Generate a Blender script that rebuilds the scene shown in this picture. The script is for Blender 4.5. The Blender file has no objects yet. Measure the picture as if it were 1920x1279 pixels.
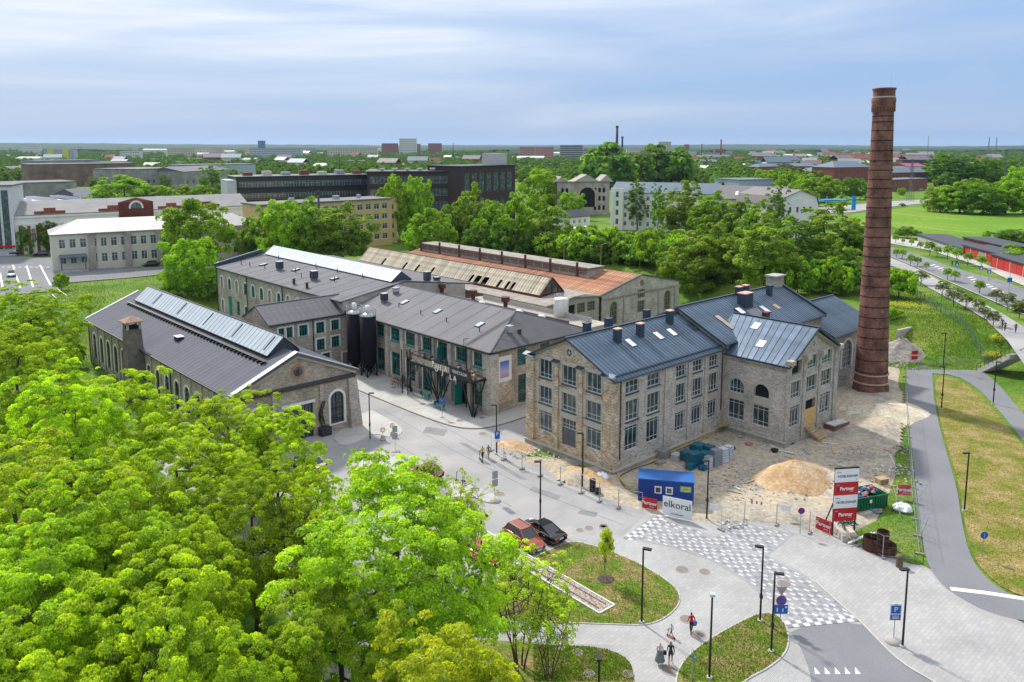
import bpy, math, random
import numpy as np
from math import sin, cos, radians, pi
from mathutils import Matrix, Vector

SC = bpy.context.scene
COL = SC.collection
R0 = random.Random(7)

# ------------------------------------------------------------------ camera
F_PX, CAM_H, HOR, PIT_PX = 1493.0, 36.0, 273.0, 205.0
PITCH = math.atan(PIT_PX / F_PX)
cam_d = bpy.data.cameras.new('camera')
cam = bpy.data.objects.new('camera', cam_d); COL.objects.link(cam)
cam.location = (0, 0, CAM_H)
cam.rotation_euler = (pi / 2 - PITCH, 0, 0)
cam_d.sensor_width = 36.0
cam_d.lens = 36.0 * F_PX / 1920.0
cam_d.shift_y = -(639.5 - (HOR + PIT_PX)) / 1920.0
cam_d.clip_start = 0.5
cam_d.clip_end = 30000.0
SC.camera = cam

# ------------------------------------------------------------------ sky, sun, exposure
SUN_EL, SUN_DIR = radians(44), Vector((-0.56, 0.83))
W = bpy.data.worlds.new('World'); SC.world = W; W.use_nodes = True
def ramp2(N, stops):
 r = N.new('ShaderNodeValToRGB'); e = r.color_ramp.elements
 e[0].position, e[0].color = stops[0][0], (*stops[0][1], 1); e[1].position, e[1].color = stops[-1][0], (*stops[-1][1], 1)
 for p, c in stops[1:-1]: k = e.new(p); k.color = (*c, 1)
 return r
def build_world():
 nt = W.node_tree; N = nt.nodes; L = nt.links; N.clear()
 out = N.new('ShaderNodeOutputWorld'); mixs = N.new('ShaderNodeMixShader')
 sky = N.new('ShaderNodeTexSky'); sky.sky_type = 'NISHITA'; sky.sun_disc = False
 sky.sun_elevation = SUN_EL
 sky.sun_rotation = math.atan2(SUN_DIR.x, SUN_DIR.y)
 sky.air_density = 1.3; sky.dust_density = 0.6; sky.ozone_density = 2.5
 b1 = N.new('ShaderNodeBackground'); b1.inputs[1].default_value = 0.13
 L.new(sky.outputs[0], b1.inputs[0])
 b2 = N.new('ShaderNodeBackground'); b2.inputs[1].default_value = 1.0
 tc = N.new('ShaderNodeTexCoord'); sep = N.new('ShaderNodeSeparateXYZ')
 L.new(tc.outputs['Generated'], sep.inputs[0])
 def m(op, a, b=None):
  n = N.new('ShaderNodeMath'); n.operation = op
  for i, v in enumerate((a, b)):
   if v is None: continue
   if isinstance(v, (int, float)): n.inputs[i].default_value = v
   else: L.new(v, n.inputs[i])
  return n.outputs[0]
 zc = m('MAXIMUM', sep.outputs[2], 0.0)
 # streaky high cloud: noise in direction space, flattened towards the horizon and slightly tilted
 mp = N.new('ShaderNodeMapping'); mp.inputs['Rotation'].default_value = (0, radians(3.4), 0)
 mp.inputs['Scale'].default_value = (1.5, 1.5, 13.0); mp.inputs['Location'].default_value = (3.7, 1.3, 0.4)
 L.new(tc.outputs['Generated'], mp.inputs[0])
 nz = N.new('ShaderNodeTexNoise'); nz.inputs['Scale'].default_value = 1.25
 nz.inputs['Detail'].default_value = 8; nz.inputs['Roughness'].default_value = 0.55; nz.inputs['Distortion'].default_value = 0.5
 L.new(mp.outputs[0], nz.inputs['Vector'])
 dot = N.new('ShaderNodeVectorMath'); dot.operation = 'DOT_PRODUCT'
 L.new(tc.outputs['Generated'], dot.inputs[0])
 ce = cos(SUN_EL); dot.inputs[1].default_value = (SUN_DIR.x * ce, SUN_DIR.y * ce, sin(SUN_EL))
 g = m('MAXIMUM', m('ADD', dot.outputs['Value'], -0.5), -0.15)
 w = m('ADD', m('MULTIPLY', zc, 3.0), m('MULTIPLY', m('MULTIPLY', zc, g), 9.0))
 w = m('ADD', w, m('MULTIPLY', m('ADD', nz.outputs[0], -0.48), 1.75))
 cr2 = ramp2(N, [(0.0, (0.31, 0.48, 0.79)), (0.30, (0.39, 0.525, 0.79)), (0.62, (0.54, 0.645, 0.85)), (0.98, (0.86, 0.89, 0.96))])
 L.new(w, cr2.inputs[0])
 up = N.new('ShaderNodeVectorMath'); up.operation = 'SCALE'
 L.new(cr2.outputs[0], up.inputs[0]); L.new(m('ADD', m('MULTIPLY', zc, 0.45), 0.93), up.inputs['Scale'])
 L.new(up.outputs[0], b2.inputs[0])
 fac = m('ADD', 0.0, 0.90)
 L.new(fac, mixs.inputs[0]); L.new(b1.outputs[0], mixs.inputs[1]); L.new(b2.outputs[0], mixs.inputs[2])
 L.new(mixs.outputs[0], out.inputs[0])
build_world()
sun_d = bpy.data.lights.new('sun', 'SUN'); sun = bpy.data.objects.new('sun', sun_d); COL.objects.link(sun)
sun_d.energy = 4.6; sun_d.angle = radians(4.0); sun_d.color = (1.0, 0.95, 0.86)
sun.rotation_euler = Vector((-SUN_DIR.x * cos(SUN_EL), -SUN_DIR.y * cos(SUN_EL), -sin(SUN_EL))).to_track_quat('-Z', 'Y').to_euler()
sun.location = (-60, 60, 120)
VS = SC.view_settings
VS.view_transform = 'Standard'; VS.look = 'None'; VS.exposure = 0.14; VS.gamma = 1.0; VS.use_curve_mapping = False
SC.cycles.use_denoising = True
SC.cycles.max_bounces = 8; SC.cycles.diffuse_bounces = 3; SC.cycles.transmission_bounces = 4
SC.cycles.transparent_max_bounces = 6; SC.cycles.volume_bounces = 0
SC.cycles.sample_clamp_indirect = 6.0

# ------------------------------------------------------------------ geometry of the survey: where a sight line meets a height
def ray(x, y):
 a = (x - 960.0) / F_PX; b = (y - HOR - PIT_PX) / F_PX
 return (a, cos(PITCH) - b * sin(PITCH), -sin(PITCH) - b * cos(PITCH))
def G(x, y, z=0.0):
 d = ray(x, y); t = (z - CAM_H) / d[2]
 return (d[0] * t, d[1] * t)
def hgt(x, y, ytop, z=0.0):
 X, Y = G(x, y, z); lo, hi = z - 1, 150
 for _ in range(40):
  mm = (lo + hi) / 2; dz = mm - CAM_H
  fw = Y * cos(PITCH) - dz * sin(PITCH); dn = -Y * sin(PITCH) - dz * cos(PITCH)
  if HOR + PIT_PX + F_PX * dn / fw > ytop: lo = mm
  else: hi = mm
 return lo - z
SO = (-2.9, 103.2); SB = radians(47.5)          # the factory yard's own grid
SU = (sin(SB), cos(SB)); SV = (-cos(SB), sin(SB)); STH = pi / 2 - SB
def S(u, v): return (SO[0] + u * SU[0] + v * SV[0], SO[1] + u * SU[1] + v * SV[1])
def Sinv(X, Y):
 a, b = X - SO[0], Y - SO[1]
 return (a * SU[0] + b * SU[1], a * SV[0] + b * SV[1])

# ------------------------------------------------------------------ materials
MATS = {}
def newmat(name):
 m = bpy.data.materials.new(name); m.use_nodes = True
 return m, m.node_tree.nodes, m.node_tree.links, m.node_tree.nodes['Principled BSDF']
def ramp(N, stops):
 r = N.new('ShaderNodeValToRGB'); e = r.color_ramp.elements
 while len(e) > 1: e.remove(e[-1])
 e[0].position = stops[0][0]; e[0].color = (*stops[0][1], 1)
 for p, c in stops[1:]:
  k = e.new(p); k.color = (*c, 1)
 return r
def sc(c, k): return tuple(min(1.0, v * k) for v in c)
def mat(name, col, rough=0.7, metal=0.0, var=0.18, scale=1.5, bump=0.0, bscale=20, spec=0.4, detail=5, col2=None, world=False, stretch=None, coat=0.0, rnd=0.0):
 """plain surface: base colour broken up by noise, optional fine relief"""
 if name in MATS: return MATS[name]
 m, N, L, B = newmat(name)
 tc = N.new('ShaderNodeTexCoord'); src = tc.outputs['Object']
 if world:
  g = N.new('ShaderNodeNewGeometry'); src = g.outputs['Position']
 if stretch:
  mp = N.new('ShaderNodeMapping'); mp.inputs['Scale'].default_value = stretch; L.new(src, mp.inputs[0]); src = mp.outputs[0]
 nz = N.new('ShaderNodeTexNoise'); nz.inputs['Scale'].default_value = scale; nz.inputs['Detail'].default_value = detail; nz.inputs['Roughness'].default_value = 0.62
 L.new(src, nz.inputs['Vector'])
 c2 = col2 or sc(col, 1 + var)
 r = ramp(N, [(0.32, sc(col, 1 - var) if not col2 else col), (0.68, c2)])
 L.new(nz.outputs[0], r.inputs[0]); cout = r.outputs[0]
 if rnd:
  oi = N.new('ShaderNodeObjectInfo'); mr = N.new('ShaderNodeMapRange'); mr.inputs[3].default_value = 1 - rnd; mr.inputs[4].default_value = 1 + rnd
  L.new(oi.outputs['Random'], mr.inputs[0])
  mx = N.new('ShaderNodeVectorMath'); mx.operation = 'SCALE'; L.new(cout, mx.inputs[0]); L.new(mr.outputs[0], mx.inputs['Scale']); cout = mx.outputs[0]
 L.new(cout, B.inputs['Base Color'])
 B.inputs['Roughness'].default_value = rough; B.inputs['Metallic'].default_value = metal
 B.inputs['Specular IOR Level'].default_value = spec
 if coat: B.inputs['Coat Weight'].default_value = coat; B.inputs['Coat Roughness'].default_value = 0.05
 if bump:
  n2 = N.new('ShaderNodeTexNoise'); n2.inputs['Scale'].default_value = bscale; n2.inputs['Detail'].default_value = 4; L.new(src, n2.inputs['Vector'])
  bp = N.new('ShaderNodeBump'); bp.inputs['Strength'].default_value = bump; bp.inputs['Distance'].default_value = 0.05
  L.new(n2.outputs[0], bp.inputs['Height']); L.new(bp.outputs[0], B.inputs['Normal'])
 MATS[name] = m; return m
def masonry(name, c1, c2, mortar, bw, bh, ms=0.02, patch=(0.62, 1.15), pscale=0.35, tint=None, bump=0.6, rough=0.9, warp=0.02):
 """coursed stone or brick on wall coordinates (metres), stained in patches"""
 if name in MATS: return MATS[name]
 m, N, L, B = newmat(name)
 uv = N.new('ShaderNodeUVMap'); uv.uv_map = 'UVMap'
 nw = N.new('ShaderNodeTexNoise'); nw.inputs['Scale'].default_value = 1.6; nw.inputs['Detail'].default_value = 3; L.new(uv.outputs[0], nw.inputs['Vector'])
 sb = N.new('ShaderNodeVectorMath'); sb.operation = 'MULTIPLY_ADD'; sb.inputs[1].default_value = (warp * 5, warp * 5, 0)
 L.new(nw.outputs['Color'], sb.inputs[0]); L.new(uv.outputs[0], sb.inputs[2])
 br = N.new('ShaderNodeTexBrick'); L.new(sb.outputs[0], br.inputs['Vector'])
 br.inputs['Color1'].default_value = (*c1, 1); br.inputs['Color2'].default_value = (*c2, 1); br.inputs['Mortar'].default_value = (*mortar, 1)
 br.inputs['Scale'].default_value = 1.0; br.inputs['Brick Width'].default_value = bw; br.inputs['Row Height'].default_value = bh
 br.inputs['Mortar Size'].default_value = ms; br.inputs['Mortar Smooth'].default_value = 0.4; br.offset = 0.47
 nz = N.new('ShaderNodeTexNoise'); nz.inputs['Scale'].default_value = pscale; nz.inputs['Detail'].default_value = 6; nz.inputs['Roughness'].default_value = 0.65; L.new(uv.outputs[0], nz.inputs['Vector'])
 r = ramp(N, [(0.34, (patch[0],) * 3), (0.66, (patch[1],) * 3)]) if tint is None else ramp(N, [(0.36, tint), (0.64, (patch[1],) * 3)])
 L.new(nz.outputs[0], r.inputs[0])
 nf = N.new('ShaderNodeTexNoise'); nf.inputs['Scale'].default_value = 4.5; nf.inputs['Detail'].default_value = 4; L.new(uv.outputs[0], nf.inputs['Vector'])
 rf = ramp(N, [(0.3, (0.78,) * 3), (0.7, (1.2,) * 3)]); L.new(nf.outputs[0], rf.inputs[0])
 m1 = N.new('ShaderNodeMix'); m1.data_type = 'RGBA'; m1.blend_type = 'MULTIPLY'; m1.inputs[0].default_value = 1
 L.new(br.outputs['Color'], m1.inputs[6]); L.new(r.outputs[0], m1.inputs[7])
 m2 = N.new('ShaderNodeMix'); m2.data_type = 'RGBA'; m2.blend_type = 'MULTIPLY'; m2.inputs[0].default_value = 1
 L.new(m1.outputs[2], m2.inputs[6]); L.new(rf.outputs[0], m2.inputs[7])
 L.new(m2.outputs[2], B.inputs['Base Color']); B.inputs['Roughness'].default_value = rough; B.inputs['Specular IOR Level'].default_value = 0.2
 bp = N.new('ShaderNodeBump'); bp.inputs['Strength'].default_value = bump; bp.inputs['Distance'].default_value = 0.06; bp.invert = True
 ad = N.new('ShaderNodeMath'); ad.operation = 'MULTIPLY_ADD'; ad.inputs[1].default_value = 0.5
 L.new(nf.outputs[0], ad.inputs[0]); L.new(br.outputs['Fac'], ad.inputs[2])
 L.new(ad.outputs[0], bp.inputs['Height']); L.new(bp.outputs[0], B.inputs['Normal'])
 MATS[name] = m; return m
def glassmat(name, col, rough=0.06, rnd=0.5, light=(0.35, 0.38, 0.36), share=0.25):
 """window glass: mirror-like over a dark room; pale patches are blinds, on far glass painted reflections"""
 if name in MATS: return MATS[name]
 m, N, L, B = newmat(name)
 oi = N.new('ShaderNodeObjectInfo'); tc = N.new('ShaderNodeTexCoord')
 nz = N.new('ShaderNodeTexNoise'); nz.inputs['Scale'].default_value = 0.9; nz.inputs['Detail'].default_value = 2
 ad = N.new('ShaderNodeVectorMath'); ad.operation = 'ADD'; L.new(tc.outputs['Object'], ad.inputs[0])
 mu = N.new('ShaderNodeVectorMath'); mu.operation = 'SCALE'; mu.inputs['Scale'].default_value = 37.0
 cb = N.new('ShaderNodeCombineXYZ'); L.new(oi.outputs['Random'], cb.inputs[0]); L.new(oi.outputs['Random'], cb.inputs[2])
 L.new(cb.outputs[0], mu.inputs[0]); L.new(mu.outputs[0], ad.inputs[1]); L.new(ad.outputs[0], nz.inputs['Vector'])
 r = ramp(N, [(0.35, sc(col, 0.5)), (0.55, col), (0.62 if share > 0 else 0.99, sc(col, 1.6)), (0.80, light if share > 0 else sc(col, 1.8))])
 L.new(nz.outputs[0], r.inputs[0]); L.new(r.outputs[0], B.inputs['Base Color'])
 B.inputs['Roughness'].default_value = rough; B.inputs['Specular IOR Level'].default_value = 0.8; B.inputs['IOR'].default_value = 1.5
 MATS[name] = m; return m
def leafmat(name, col, trans=0.45, var=0.35, rough=0.55):
 """leaf: reflects and lets light through; each leaf a little different (attribute tone)"""
 if name in MATS: return MATS[name]
 m, N, L, B = newmat(name); N.remove(B)
 out = N['Material Output']
 at = N.new('ShaderNodeAttribute'); at.attribute_name = 'tone'
 r = ramp(N, [(0.0, sc((col[0] * 0.80, col[1] * 0.92, col[2]), 1 - var)), (0.5, col), (1.0, sc((col[0] * 1.15, col[1] * 1.03, col[2] * 0.9), 1 + var))])
 L.new(at.outputs['Fac'], r.inputs[0])
 oi = N.new('ShaderNodeObjectInfo'); hs = N.new('ShaderNodeHueSaturation')
 mr = N.new('ShaderNodeMapRange'); mr.inputs[3].default_value = 0.493; mr.inputs[4].default_value = 0.507; L.new(oi.outputs['Random'], mr.inputs[0])
 L.new(mr.outputs[0], hs.inputs['Hue']); L.new(r.outputs[0], hs.inputs['Color'])
 mv = N.new('ShaderNodeMapRange'); mv.inputs[3].default_value = 0.86; mv.inputs[4].default_value = 1.2; L.new(oi.outputs['Random'], mv.inputs[0]); L.new(mv.outputs[0], hs.inputs['Value'])
 d = N.new('ShaderNodeBsdfDiffuse'); t = N.new('ShaderNodeBsdfTranslucent'); g = N.new('ShaderNodeBsdfGlossy'); g.inputs['Roughness'].default_value = rough
 L.new(hs.outputs[0], d.inputs[0])
 sat = N.new('ShaderNodeHueSaturation'); sat.inputs['Saturation'].default_value = 1.1; sat.inputs['Value'].default_value = 1.25; L.new(hs.outputs[0], sat.inputs['Color']); L.new(sat.outputs[0], t.inputs[0])
 a = N.new('ShaderNodeMixShader'); a.inputs[0].default_value = trans; L.new(d.outputs[0], a.inputs[1]); L.new(t.outputs[0], a.inputs[2])
 b = N.new('ShaderNodeMixShader'); b.inputs[0].default_value = 0.03; L.new(a.outputs[0], b.inputs[1]); L.new(g.outputs[0], b.inputs[2])
 L.new(b.outputs[0], out.inputs[0])
 MATS[name] = m; return m

# ------------------------------------------------------------------ mesh helpers
class MB:
 def __init__(s): s.v = []; s.f = []; s.uv = {}
 def face(s, pts, uv=None):
  k = len(s.v); s.v += [tuple(p) for p in pts]
  if uv: s.uv[len(s.f)] = uv
  s.f.append(tuple(range(k, k + len(pts)))); return s
 def box(s, x0, x1, y0, y1, z0, z1, M=None, uv=False):
  P = [(x0, y0, z0), (x1, y0, z0), (x1, y1, z0), (x0, y1, z0), (x0, y0, z1), (x1, y0, z1), (x1, y1, z1), (x0, y1, z1)]
  if M is not None: P = [tuple(M @ Vector(p)) for p in P]
  k = len(s.v); s.v += P
  for q, (a, b) in zip(((0, 3, 2, 1), (4, 5, 6, 7), (0, 1, 5, 4), (1, 2, 6, 5), (2, 3, 7, 6), (3, 0, 4, 7)),
                             (((x0, y0), (x1, y1)),) * 2 + (((x0, z0), (x1, z1)), ((y0, z0), (y1, z1))) * 2):
   if uv:
    n = len(s.f)
    if q in ((0, 3, 2, 1), (4, 5, 6, 7)): s.uv[n] = [(P[i][0], P[i][1]) for i in q]
    elif q in ((0, 1, 5, 4), (2, 3, 7, 6)): s.uv[n] = [(P[i][0], P[i][2]) for i in q]
    else: s.uv[n] = [(P[i][1], P[i][2]) for i in q]
   s.f.append(tuple(k + i for i in q))
  return s
 def cbox(s, c, d, rz=0.0, M=None, uv=False):
  T = Matrix.Translation(c) @ Matrix.Rotation(rz, 4, 'Z')
  if M is not None: T = M @ T
  return s.box(-d[0] / 2, d[0] / 2, -d[1] / 2, d[1] / 2, -d[2] / 2, d[2] / 2, T, uv)
 def cyl(s, p0, p1, r0, r1=None, n=8, cap=True, uv=False):
  r1 = r0 if r1 is None else r1
  p0, p1 = Vector(p0), Vector(p1); ax = (p1 - p0); ln = ax.length; q = ax.to_track_quat('Z', 'Y').to_matrix()
  k = len(s.v)
  for p, r in ((p0, r0), (p1, r1)):
   for i in range(n):
    a = 2 * pi * i / n; s.v.append(tuple(p + q @ Vector((r * cos(a), r * sin(a), 0))))
  for i in range(n):
   j = (i + 1) % n
   if uv: s.uv[len(s.f)] = [(i * 2 * pi * r0 / n, 0), ((i + 1) * 2 * pi * r0 / n, 0), ((i + 1) * 2 * pi * r0 / n, ln), (i * 2 * pi * r0 / n, ln)]
   s.f.append((k + i, k + j, k + n + j, k + n + i))
  if cap:
   s.f.append(tuple(k + i for i in reversed(range(n)))); s.f.append(tuple(k + n + i for i in range(n)))
  return s
 def bar(s, p0, p1, w, h=None):
  """square bar between two points"""
  h = h or w; p0, p1 = Vector(p0), Vector(p1); d = p1 - p0
  q = d.to_track_quat('X', 'Z').to_matrix().to_4x4(); T = Matrix.Translation(p0) @ q
  return s.box(0, d.length, -w / 2, w / 2, -h / 2, h / 2, T)
 def prism(s, poly, z0, z1, uv=True):
  """vertical prism over a CCW polygon"""
  n = len(poly); acc = 0
  for i in range(n):
   a, b = poly[i], poly[(i + 1) % n]; l = math.hypot(b[0] - a[0], b[1] - a[1])
   s.face([(a[0], a[1], z0), (b[0], b[1], z0), (b[0], b[1], z1), (a[0], a[1], z1)], [(acc, z0), (acc + l, z0), (acc + l, z1), (acc, z1)]); acc += l
  s.face([(p[0], p[1], z1) for p in poly], [(p[0], p[1]) for p in poly])
  s.face([(p[0], p[1], z0) for p in reversed(poly)], [(p[0], p[1]) for p in reversed(poly)])
  return s
 def lathe(s, prof, n=16, c=(0, 0, 0), uv=False):
  k = len(s.v)
  for r, z in prof:
   for i in range(n):
    a = 2 * pi * i / n; s.v.append((c[0] + r * cos(a), c[1] + r * sin(a), c[2] + z))
  for j in range(len(prof) - 1):
   for i in range(n):
    i2 = (i + 1) % n; a = k + j * n
    if uv:
     rm = max(prof[0][0], 0.1); w0, w1 = i * 2 * pi * rm / n, (i + 1) * 2 * pi * rm / n
     s.uv[len(s.f)] = [(w0, prof[j][1]), (w1, prof[j][1]), (w1, prof[j + 1][1]), (w0, prof[j + 1][1])]
    s.f.append((a + i, a + i2, a + n + i2, a + n + i))
  if prof[-1][0] > 1e-4: s.f.append(tuple(k + (len(prof) - 1) * n + i for i in range(n)))
  if prof[0][0] > 1e-4: s.f.append(tuple(k + i for i in reversed(range(n))))
  return s
 def slab(s, quad, t):
  """roof plane (upper face CCW from above) with thickness t straight down"""
  q = [Vector(p) for p in quad]; lo = [p - Vector((0, 0, t)) for p in q]
  def uvs(p):
   a = (q[1] - q[0]).normalized(); nrm = (q[1] - q[0]).cross(q[-1] - q[0]).normalized(); b = nrm.cross(a)
   return [((x - q[0]).dot(a), (x - q[0]).dot(b)) for x in p]
  s.face(q, uvs(q)); s.face(list(reversed(lo)), uvs(list(reversed(lo))))
  for i in range(len(q)):
   j = (i + 1) % len(q); s.face([q[j], q[i], lo[i], lo[j]])
  return s
 def mesh(s, name, m, smooth=False):
  me = bpy.data.meshes.new(name); me.from_pydata(s.v, [], s.f)
  if s.uv:
   ul = me.uv_layers.new(name='UVMap'); buf = np.zeros(len(me.loops) * 2, 'f')
   for fi, uv in s.uv.items():
    p = me.polygons[fi]
    for j, c in enumerate(uv): buf[(p.loop_start + j) * 2:(p.loop_start + j) * 2 + 2] = c
   ul.data.foreach_set('uv', buf)
  if smooth: me.polygons.foreach_set('use_smooth', [True] * len(me.polygons))
  for mm in (m if isinstance(m, (list, tuple)) else [m]): me.materials.append(mm)
  me.update(); return me
 def obj(s, name, m, parent=None, smooth=False, loc=(0, 0, 0), rz=0.0):
  return link(name, s.mesh(name, m, smooth), parent, loc, rz)
def link(name, me, parent=None, loc=(0, 0, 0), rz=0.0, scale=None):
 o = bpy.data.objects.new(name, me); COL.objects.link(o)
 o.parent = parent; o.location = loc
 if rz: o.rotation_euler = (0, 0, rz)
 if scale: o.scale = scale
 return o
def tag(o, label=None, cat=None, group=None, kind=None):
 if label: o['label'] = label
 if cat: o['category'] = cat
 if group: o['group'] = group
 if kind: o['kind'] = kind
 return o
def thing(name, label, cat, loc=(0, 0, 0), rz=0.0, group=None):
 o = bpy.data.objects.new(name, None); COL.objects.link(o); o.location = (*loc[:2], loc[2] if len(loc) > 2 else 0)
 o.rotation_euler = (0, 0, rz); o.empty_display_size = 0.3
 return tag(o, label, cat, group)
def dup(root, loc, rz=0.0, label=None, scale=None):
 r = root.copy(); COL.objects.link(r); r.location = loc; r.rotation_euler = (0, 0, rz)
 if label: r['label'] = label
 if scale: r.scale = scale if isinstance(scale, tuple) else (scale,) * 3
 for ch in list(root.children):
  c = ch.copy(); COL.objects.link(c); c.parent = r
  for g in list(ch.children):
   d = g.copy(); COL.objects.link(d); d.parent = c
 return r
def text(body, size, m, parent, loc, rot, name='lettering', align='CENTER', ext=0.004, sx=1.0, bold=0.0):
 c = bpy.data.curves.new(name, 'FONT'); c.body = body; c.size = size; c.align_x = align; c.align_y = 'CENTER'; c.extrude = ext; c.offset = bold
 c.resolution_u = 3; c.materials.append(m)
 o = bpy.data.objects.new(name, c); COL.objects.link(o)
 me = bpy.data.meshes.new_from_object(o); bpy.data.objects.remove(o); bpy.data.curves.remove(c)
 me.name = name
 if not me.materials: me.materials.append(m)
 o = link(name, me, parent, loc); o.rotation_euler = rot; o.scale = (sx, 1, 1)
 return o
ORD = ['first', 'second', 'third', 'fourth', 'fifth', 'sixth', 'seventh', 'eighth', 'ninth', 'tenth', 'eleventh', 'twelfth', 'thirteenth', 'fourteenth', 'fifteenth', 'sixteenth', 'seventeenth', 'eighteenth', 'nineteenth', 'twentieth', 'twenty-first', 'twenty-second', 'twenty-third', 'twenty-fourth']

# ------------------------------------------------------------------ walls with real openings, windows
def arch_pts(w, h, n=10, full=True):
 """outline of an opening w x h with a round head, CCW from bottom left, x 0..w"""
 r = w / 2; zs = h - r
 return [(0, 0), (w, 0)] + [(r + r * cos(a), zs + r * sin(a)) for a in [pi * i / n for i in range(n + 1)]]
def wall(parent, name, p0, p1, z0, z1, ops, m, depth=0.3, top=None):
 """wall seen from outside with p0 at its left; ops: (s0,s1,za,zb,'r'|'a'); top: extra (s,z) points above z1 (gable)"""
 p0, p1 = Vector((*p0, 0)), Vector((*p1, 0)); L = (p1 - p0).length; d = (p1 - p0) / L; n = Vector((d.y, -d.x, 0))
 def P(s_, z, dep=0): q = p0 + d * s_ - n * dep; return (q.x, q.y, z)
 b = MB()
 def F(pts): b.face([P(*q) for q in pts], [(q[0], q[1]) for q in pts])
 xs = sorted({0, L} | {round(v, 4) for o in ops for v in o[:2]}); zs = sorted({z0, z1} | {round(v, 4) for o in ops for v in o[2:4]})
 for i in range(len(xs) - 1):
  zc = z0; run = None
  for j in range(len(zs) - 1):
   cx, cz = (xs[i] + xs[i + 1]) / 2, (zs[j] + zs[j + 1]) / 2
   hole = any(o[0] < cx < o[1] and o[2] < cz < o[3] for o in ops)
   if hole:
    if run is not None: F([(xs[i], run), (xs[i + 1], run), (xs[i + 1], zs[j]), (xs[i], zs[j])]); run = None
   elif run is None: run = zs[j]
  if run is not None: F([(xs[i], run), (xs[i + 1], run), (xs[i + 1], zs[-1]), (xs[i], zs[-1])])
 for s0, s1, za, zb, k in [o[:5] for o in ops]:
  w, h = s1 - s0, zb - za
  out = arch_pts(w, h) if k == 'a' else [(0, 0), (w, 0), (w, h), (0, h)]
  out = [(s0 + x, za + z) for x, z in out]
  for i in range(len(out)):
   a, c = out[i], out[(i + 1) % len(out)]
   b.face([P(*a), P(*a, depth), P(*c, depth), P(*c)], [(a[0], a[1]), (a[0] + depth, a[1]), (c[0] + depth, c[1]), (c[0], c[1])])
  if k == 'a':
   ar = out[2:]; r = w / 2
   for i in range(len(ar) - 1):
    a, c = ar[i], ar[i + 1]
    side = s1 if i < (len(ar) - 1) / 2 else s0
    if i == (len(ar) - 1) // 2 and False: pass
    F([a, (side, zb), c])
   mid = ar[(len(ar) - 1) // 2]
   F([mid, (s1, zb), (s0, zb)]) if abs(mid[1] - zb) > 1e-3 else None
 if top: F([(0, z1), (L, z1)] + list(top))
 o = b.obj(name, m, parent)
 return dict(o=o, p0=p0, d=d, n=n, L=L, par=parent)
WCACHE = {}
def window_mesh(w, h, k, xb, zb, fm, gm, t=0.07, inset=0.0, t2=None):
 """frame with bars at fractions xb (upright) and zb (across), and its glass"""
 key = (round(w, 2), round(h, 2), k, tuple(xb), tuple(zb), fm.name, gm.name, t)
 if key in WCACHE: return WCACHE[key]
 t2 = t2 or t * 0.62
 f = MB(); out = arch_pts(w, h) if k == 'a' else [(0, 0), (w, 0), (w, h), (0, h)]
 cx, cz = w / 2, (h - w / 2 if k == 'a' else h / 2)
 def inn(p):
  x = min(max(p[0], t), w - t); z = min(max(p[1], t), h - t)
  if k == 'a' and p[1] > h - w / 2 + 1e-6:
   r = w / 2; q = (p[0] - r, p[1] - (h - r)); g = (r - t) / r; return (r + q[0] * g, h - r + q[1] * g)
  return (x, z)
 ii = [inn(p) for p in out]
 for i in range(len(out)):
  j = (i + 1) % len(out); a, c, e, g = out[i], out[j], ii[j], ii[i]
  f.face([(a[0], -0.04, a[1]), (c[0], -0.04, c[1]), (e[0], -0.04, e[1]), (g[0], -0.04, g[1])])
  f.face([(g[0], -0.04, g[1]), (e[0], -0.04, e[1]), (e[0], 0.04, e[1]), (g[0], 0.04, g[1])])
 for q in xb:
  x = q * w; zt = h - t * 0.5
  if k == 'a': r = w / 2; zt = h - r + math.sqrt(max(0, r * r - (x - r) ** 2)) - t * 0.5
  f.box(x - t2 / 2, x + t2 / 2, -0.035, 0.03, t * 0.5, zt)
 for q in zb:
  z = q * h; xa, xc = t * 0.5, w - t * 0.5
  if k == 'a' and z > h - w / 2: r = w / 2; e = math.sqrt(max(0, r * r - (z - h + r) ** 2)); xa, xc = r - e + t * 0.5, r + e - t * 0.5
  f.box(xa, xc, -0.033, 0.028, z - t2 / 2, z + t2 / 2)
 g = MB(); g.face([(p[0], 0.02, p[1]) for p in out])
 WCACHE[key] = (f.mesh('window', fm), g.mesh('pane', gm)); return WCACHE[key]
def add_window(wl, op, xb, zb, fm, gm, t=0.07, setback=0.16, parent=None, name='window'):
 s0, s1, za, z1, k = op[:5]
 fme, gme = window_mesh(s1 - s0, z1 - za, k, xb, zb, fm, gm, t)
 p = wl['p0'] + wl['d'] * s0 - wl['n'] * setback
 o = link(name, fme, parent or wl['par'], (p.x, p.y, za), math.atan2(wl['d'].y, wl['d'].x))
 link('pane', gme, o)
 return o
def on_wall(wl, b, name, m, s_, z, out=0.0, parent=None, smooth=False):
 """a mesh modelled in wall coordinates (x along, -y outwards, z up)"""
 p = wl['p0'] + wl['d'] * s_ + wl['n'] * out
 me = b if isinstance(b, bpy.types.Mesh) else b.mesh(name, m, smooth)
 return link(name, me, parent or wl['par'], (p.x, p.y, z), math.atan2(wl['d'].y, wl['d'].x))
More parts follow.
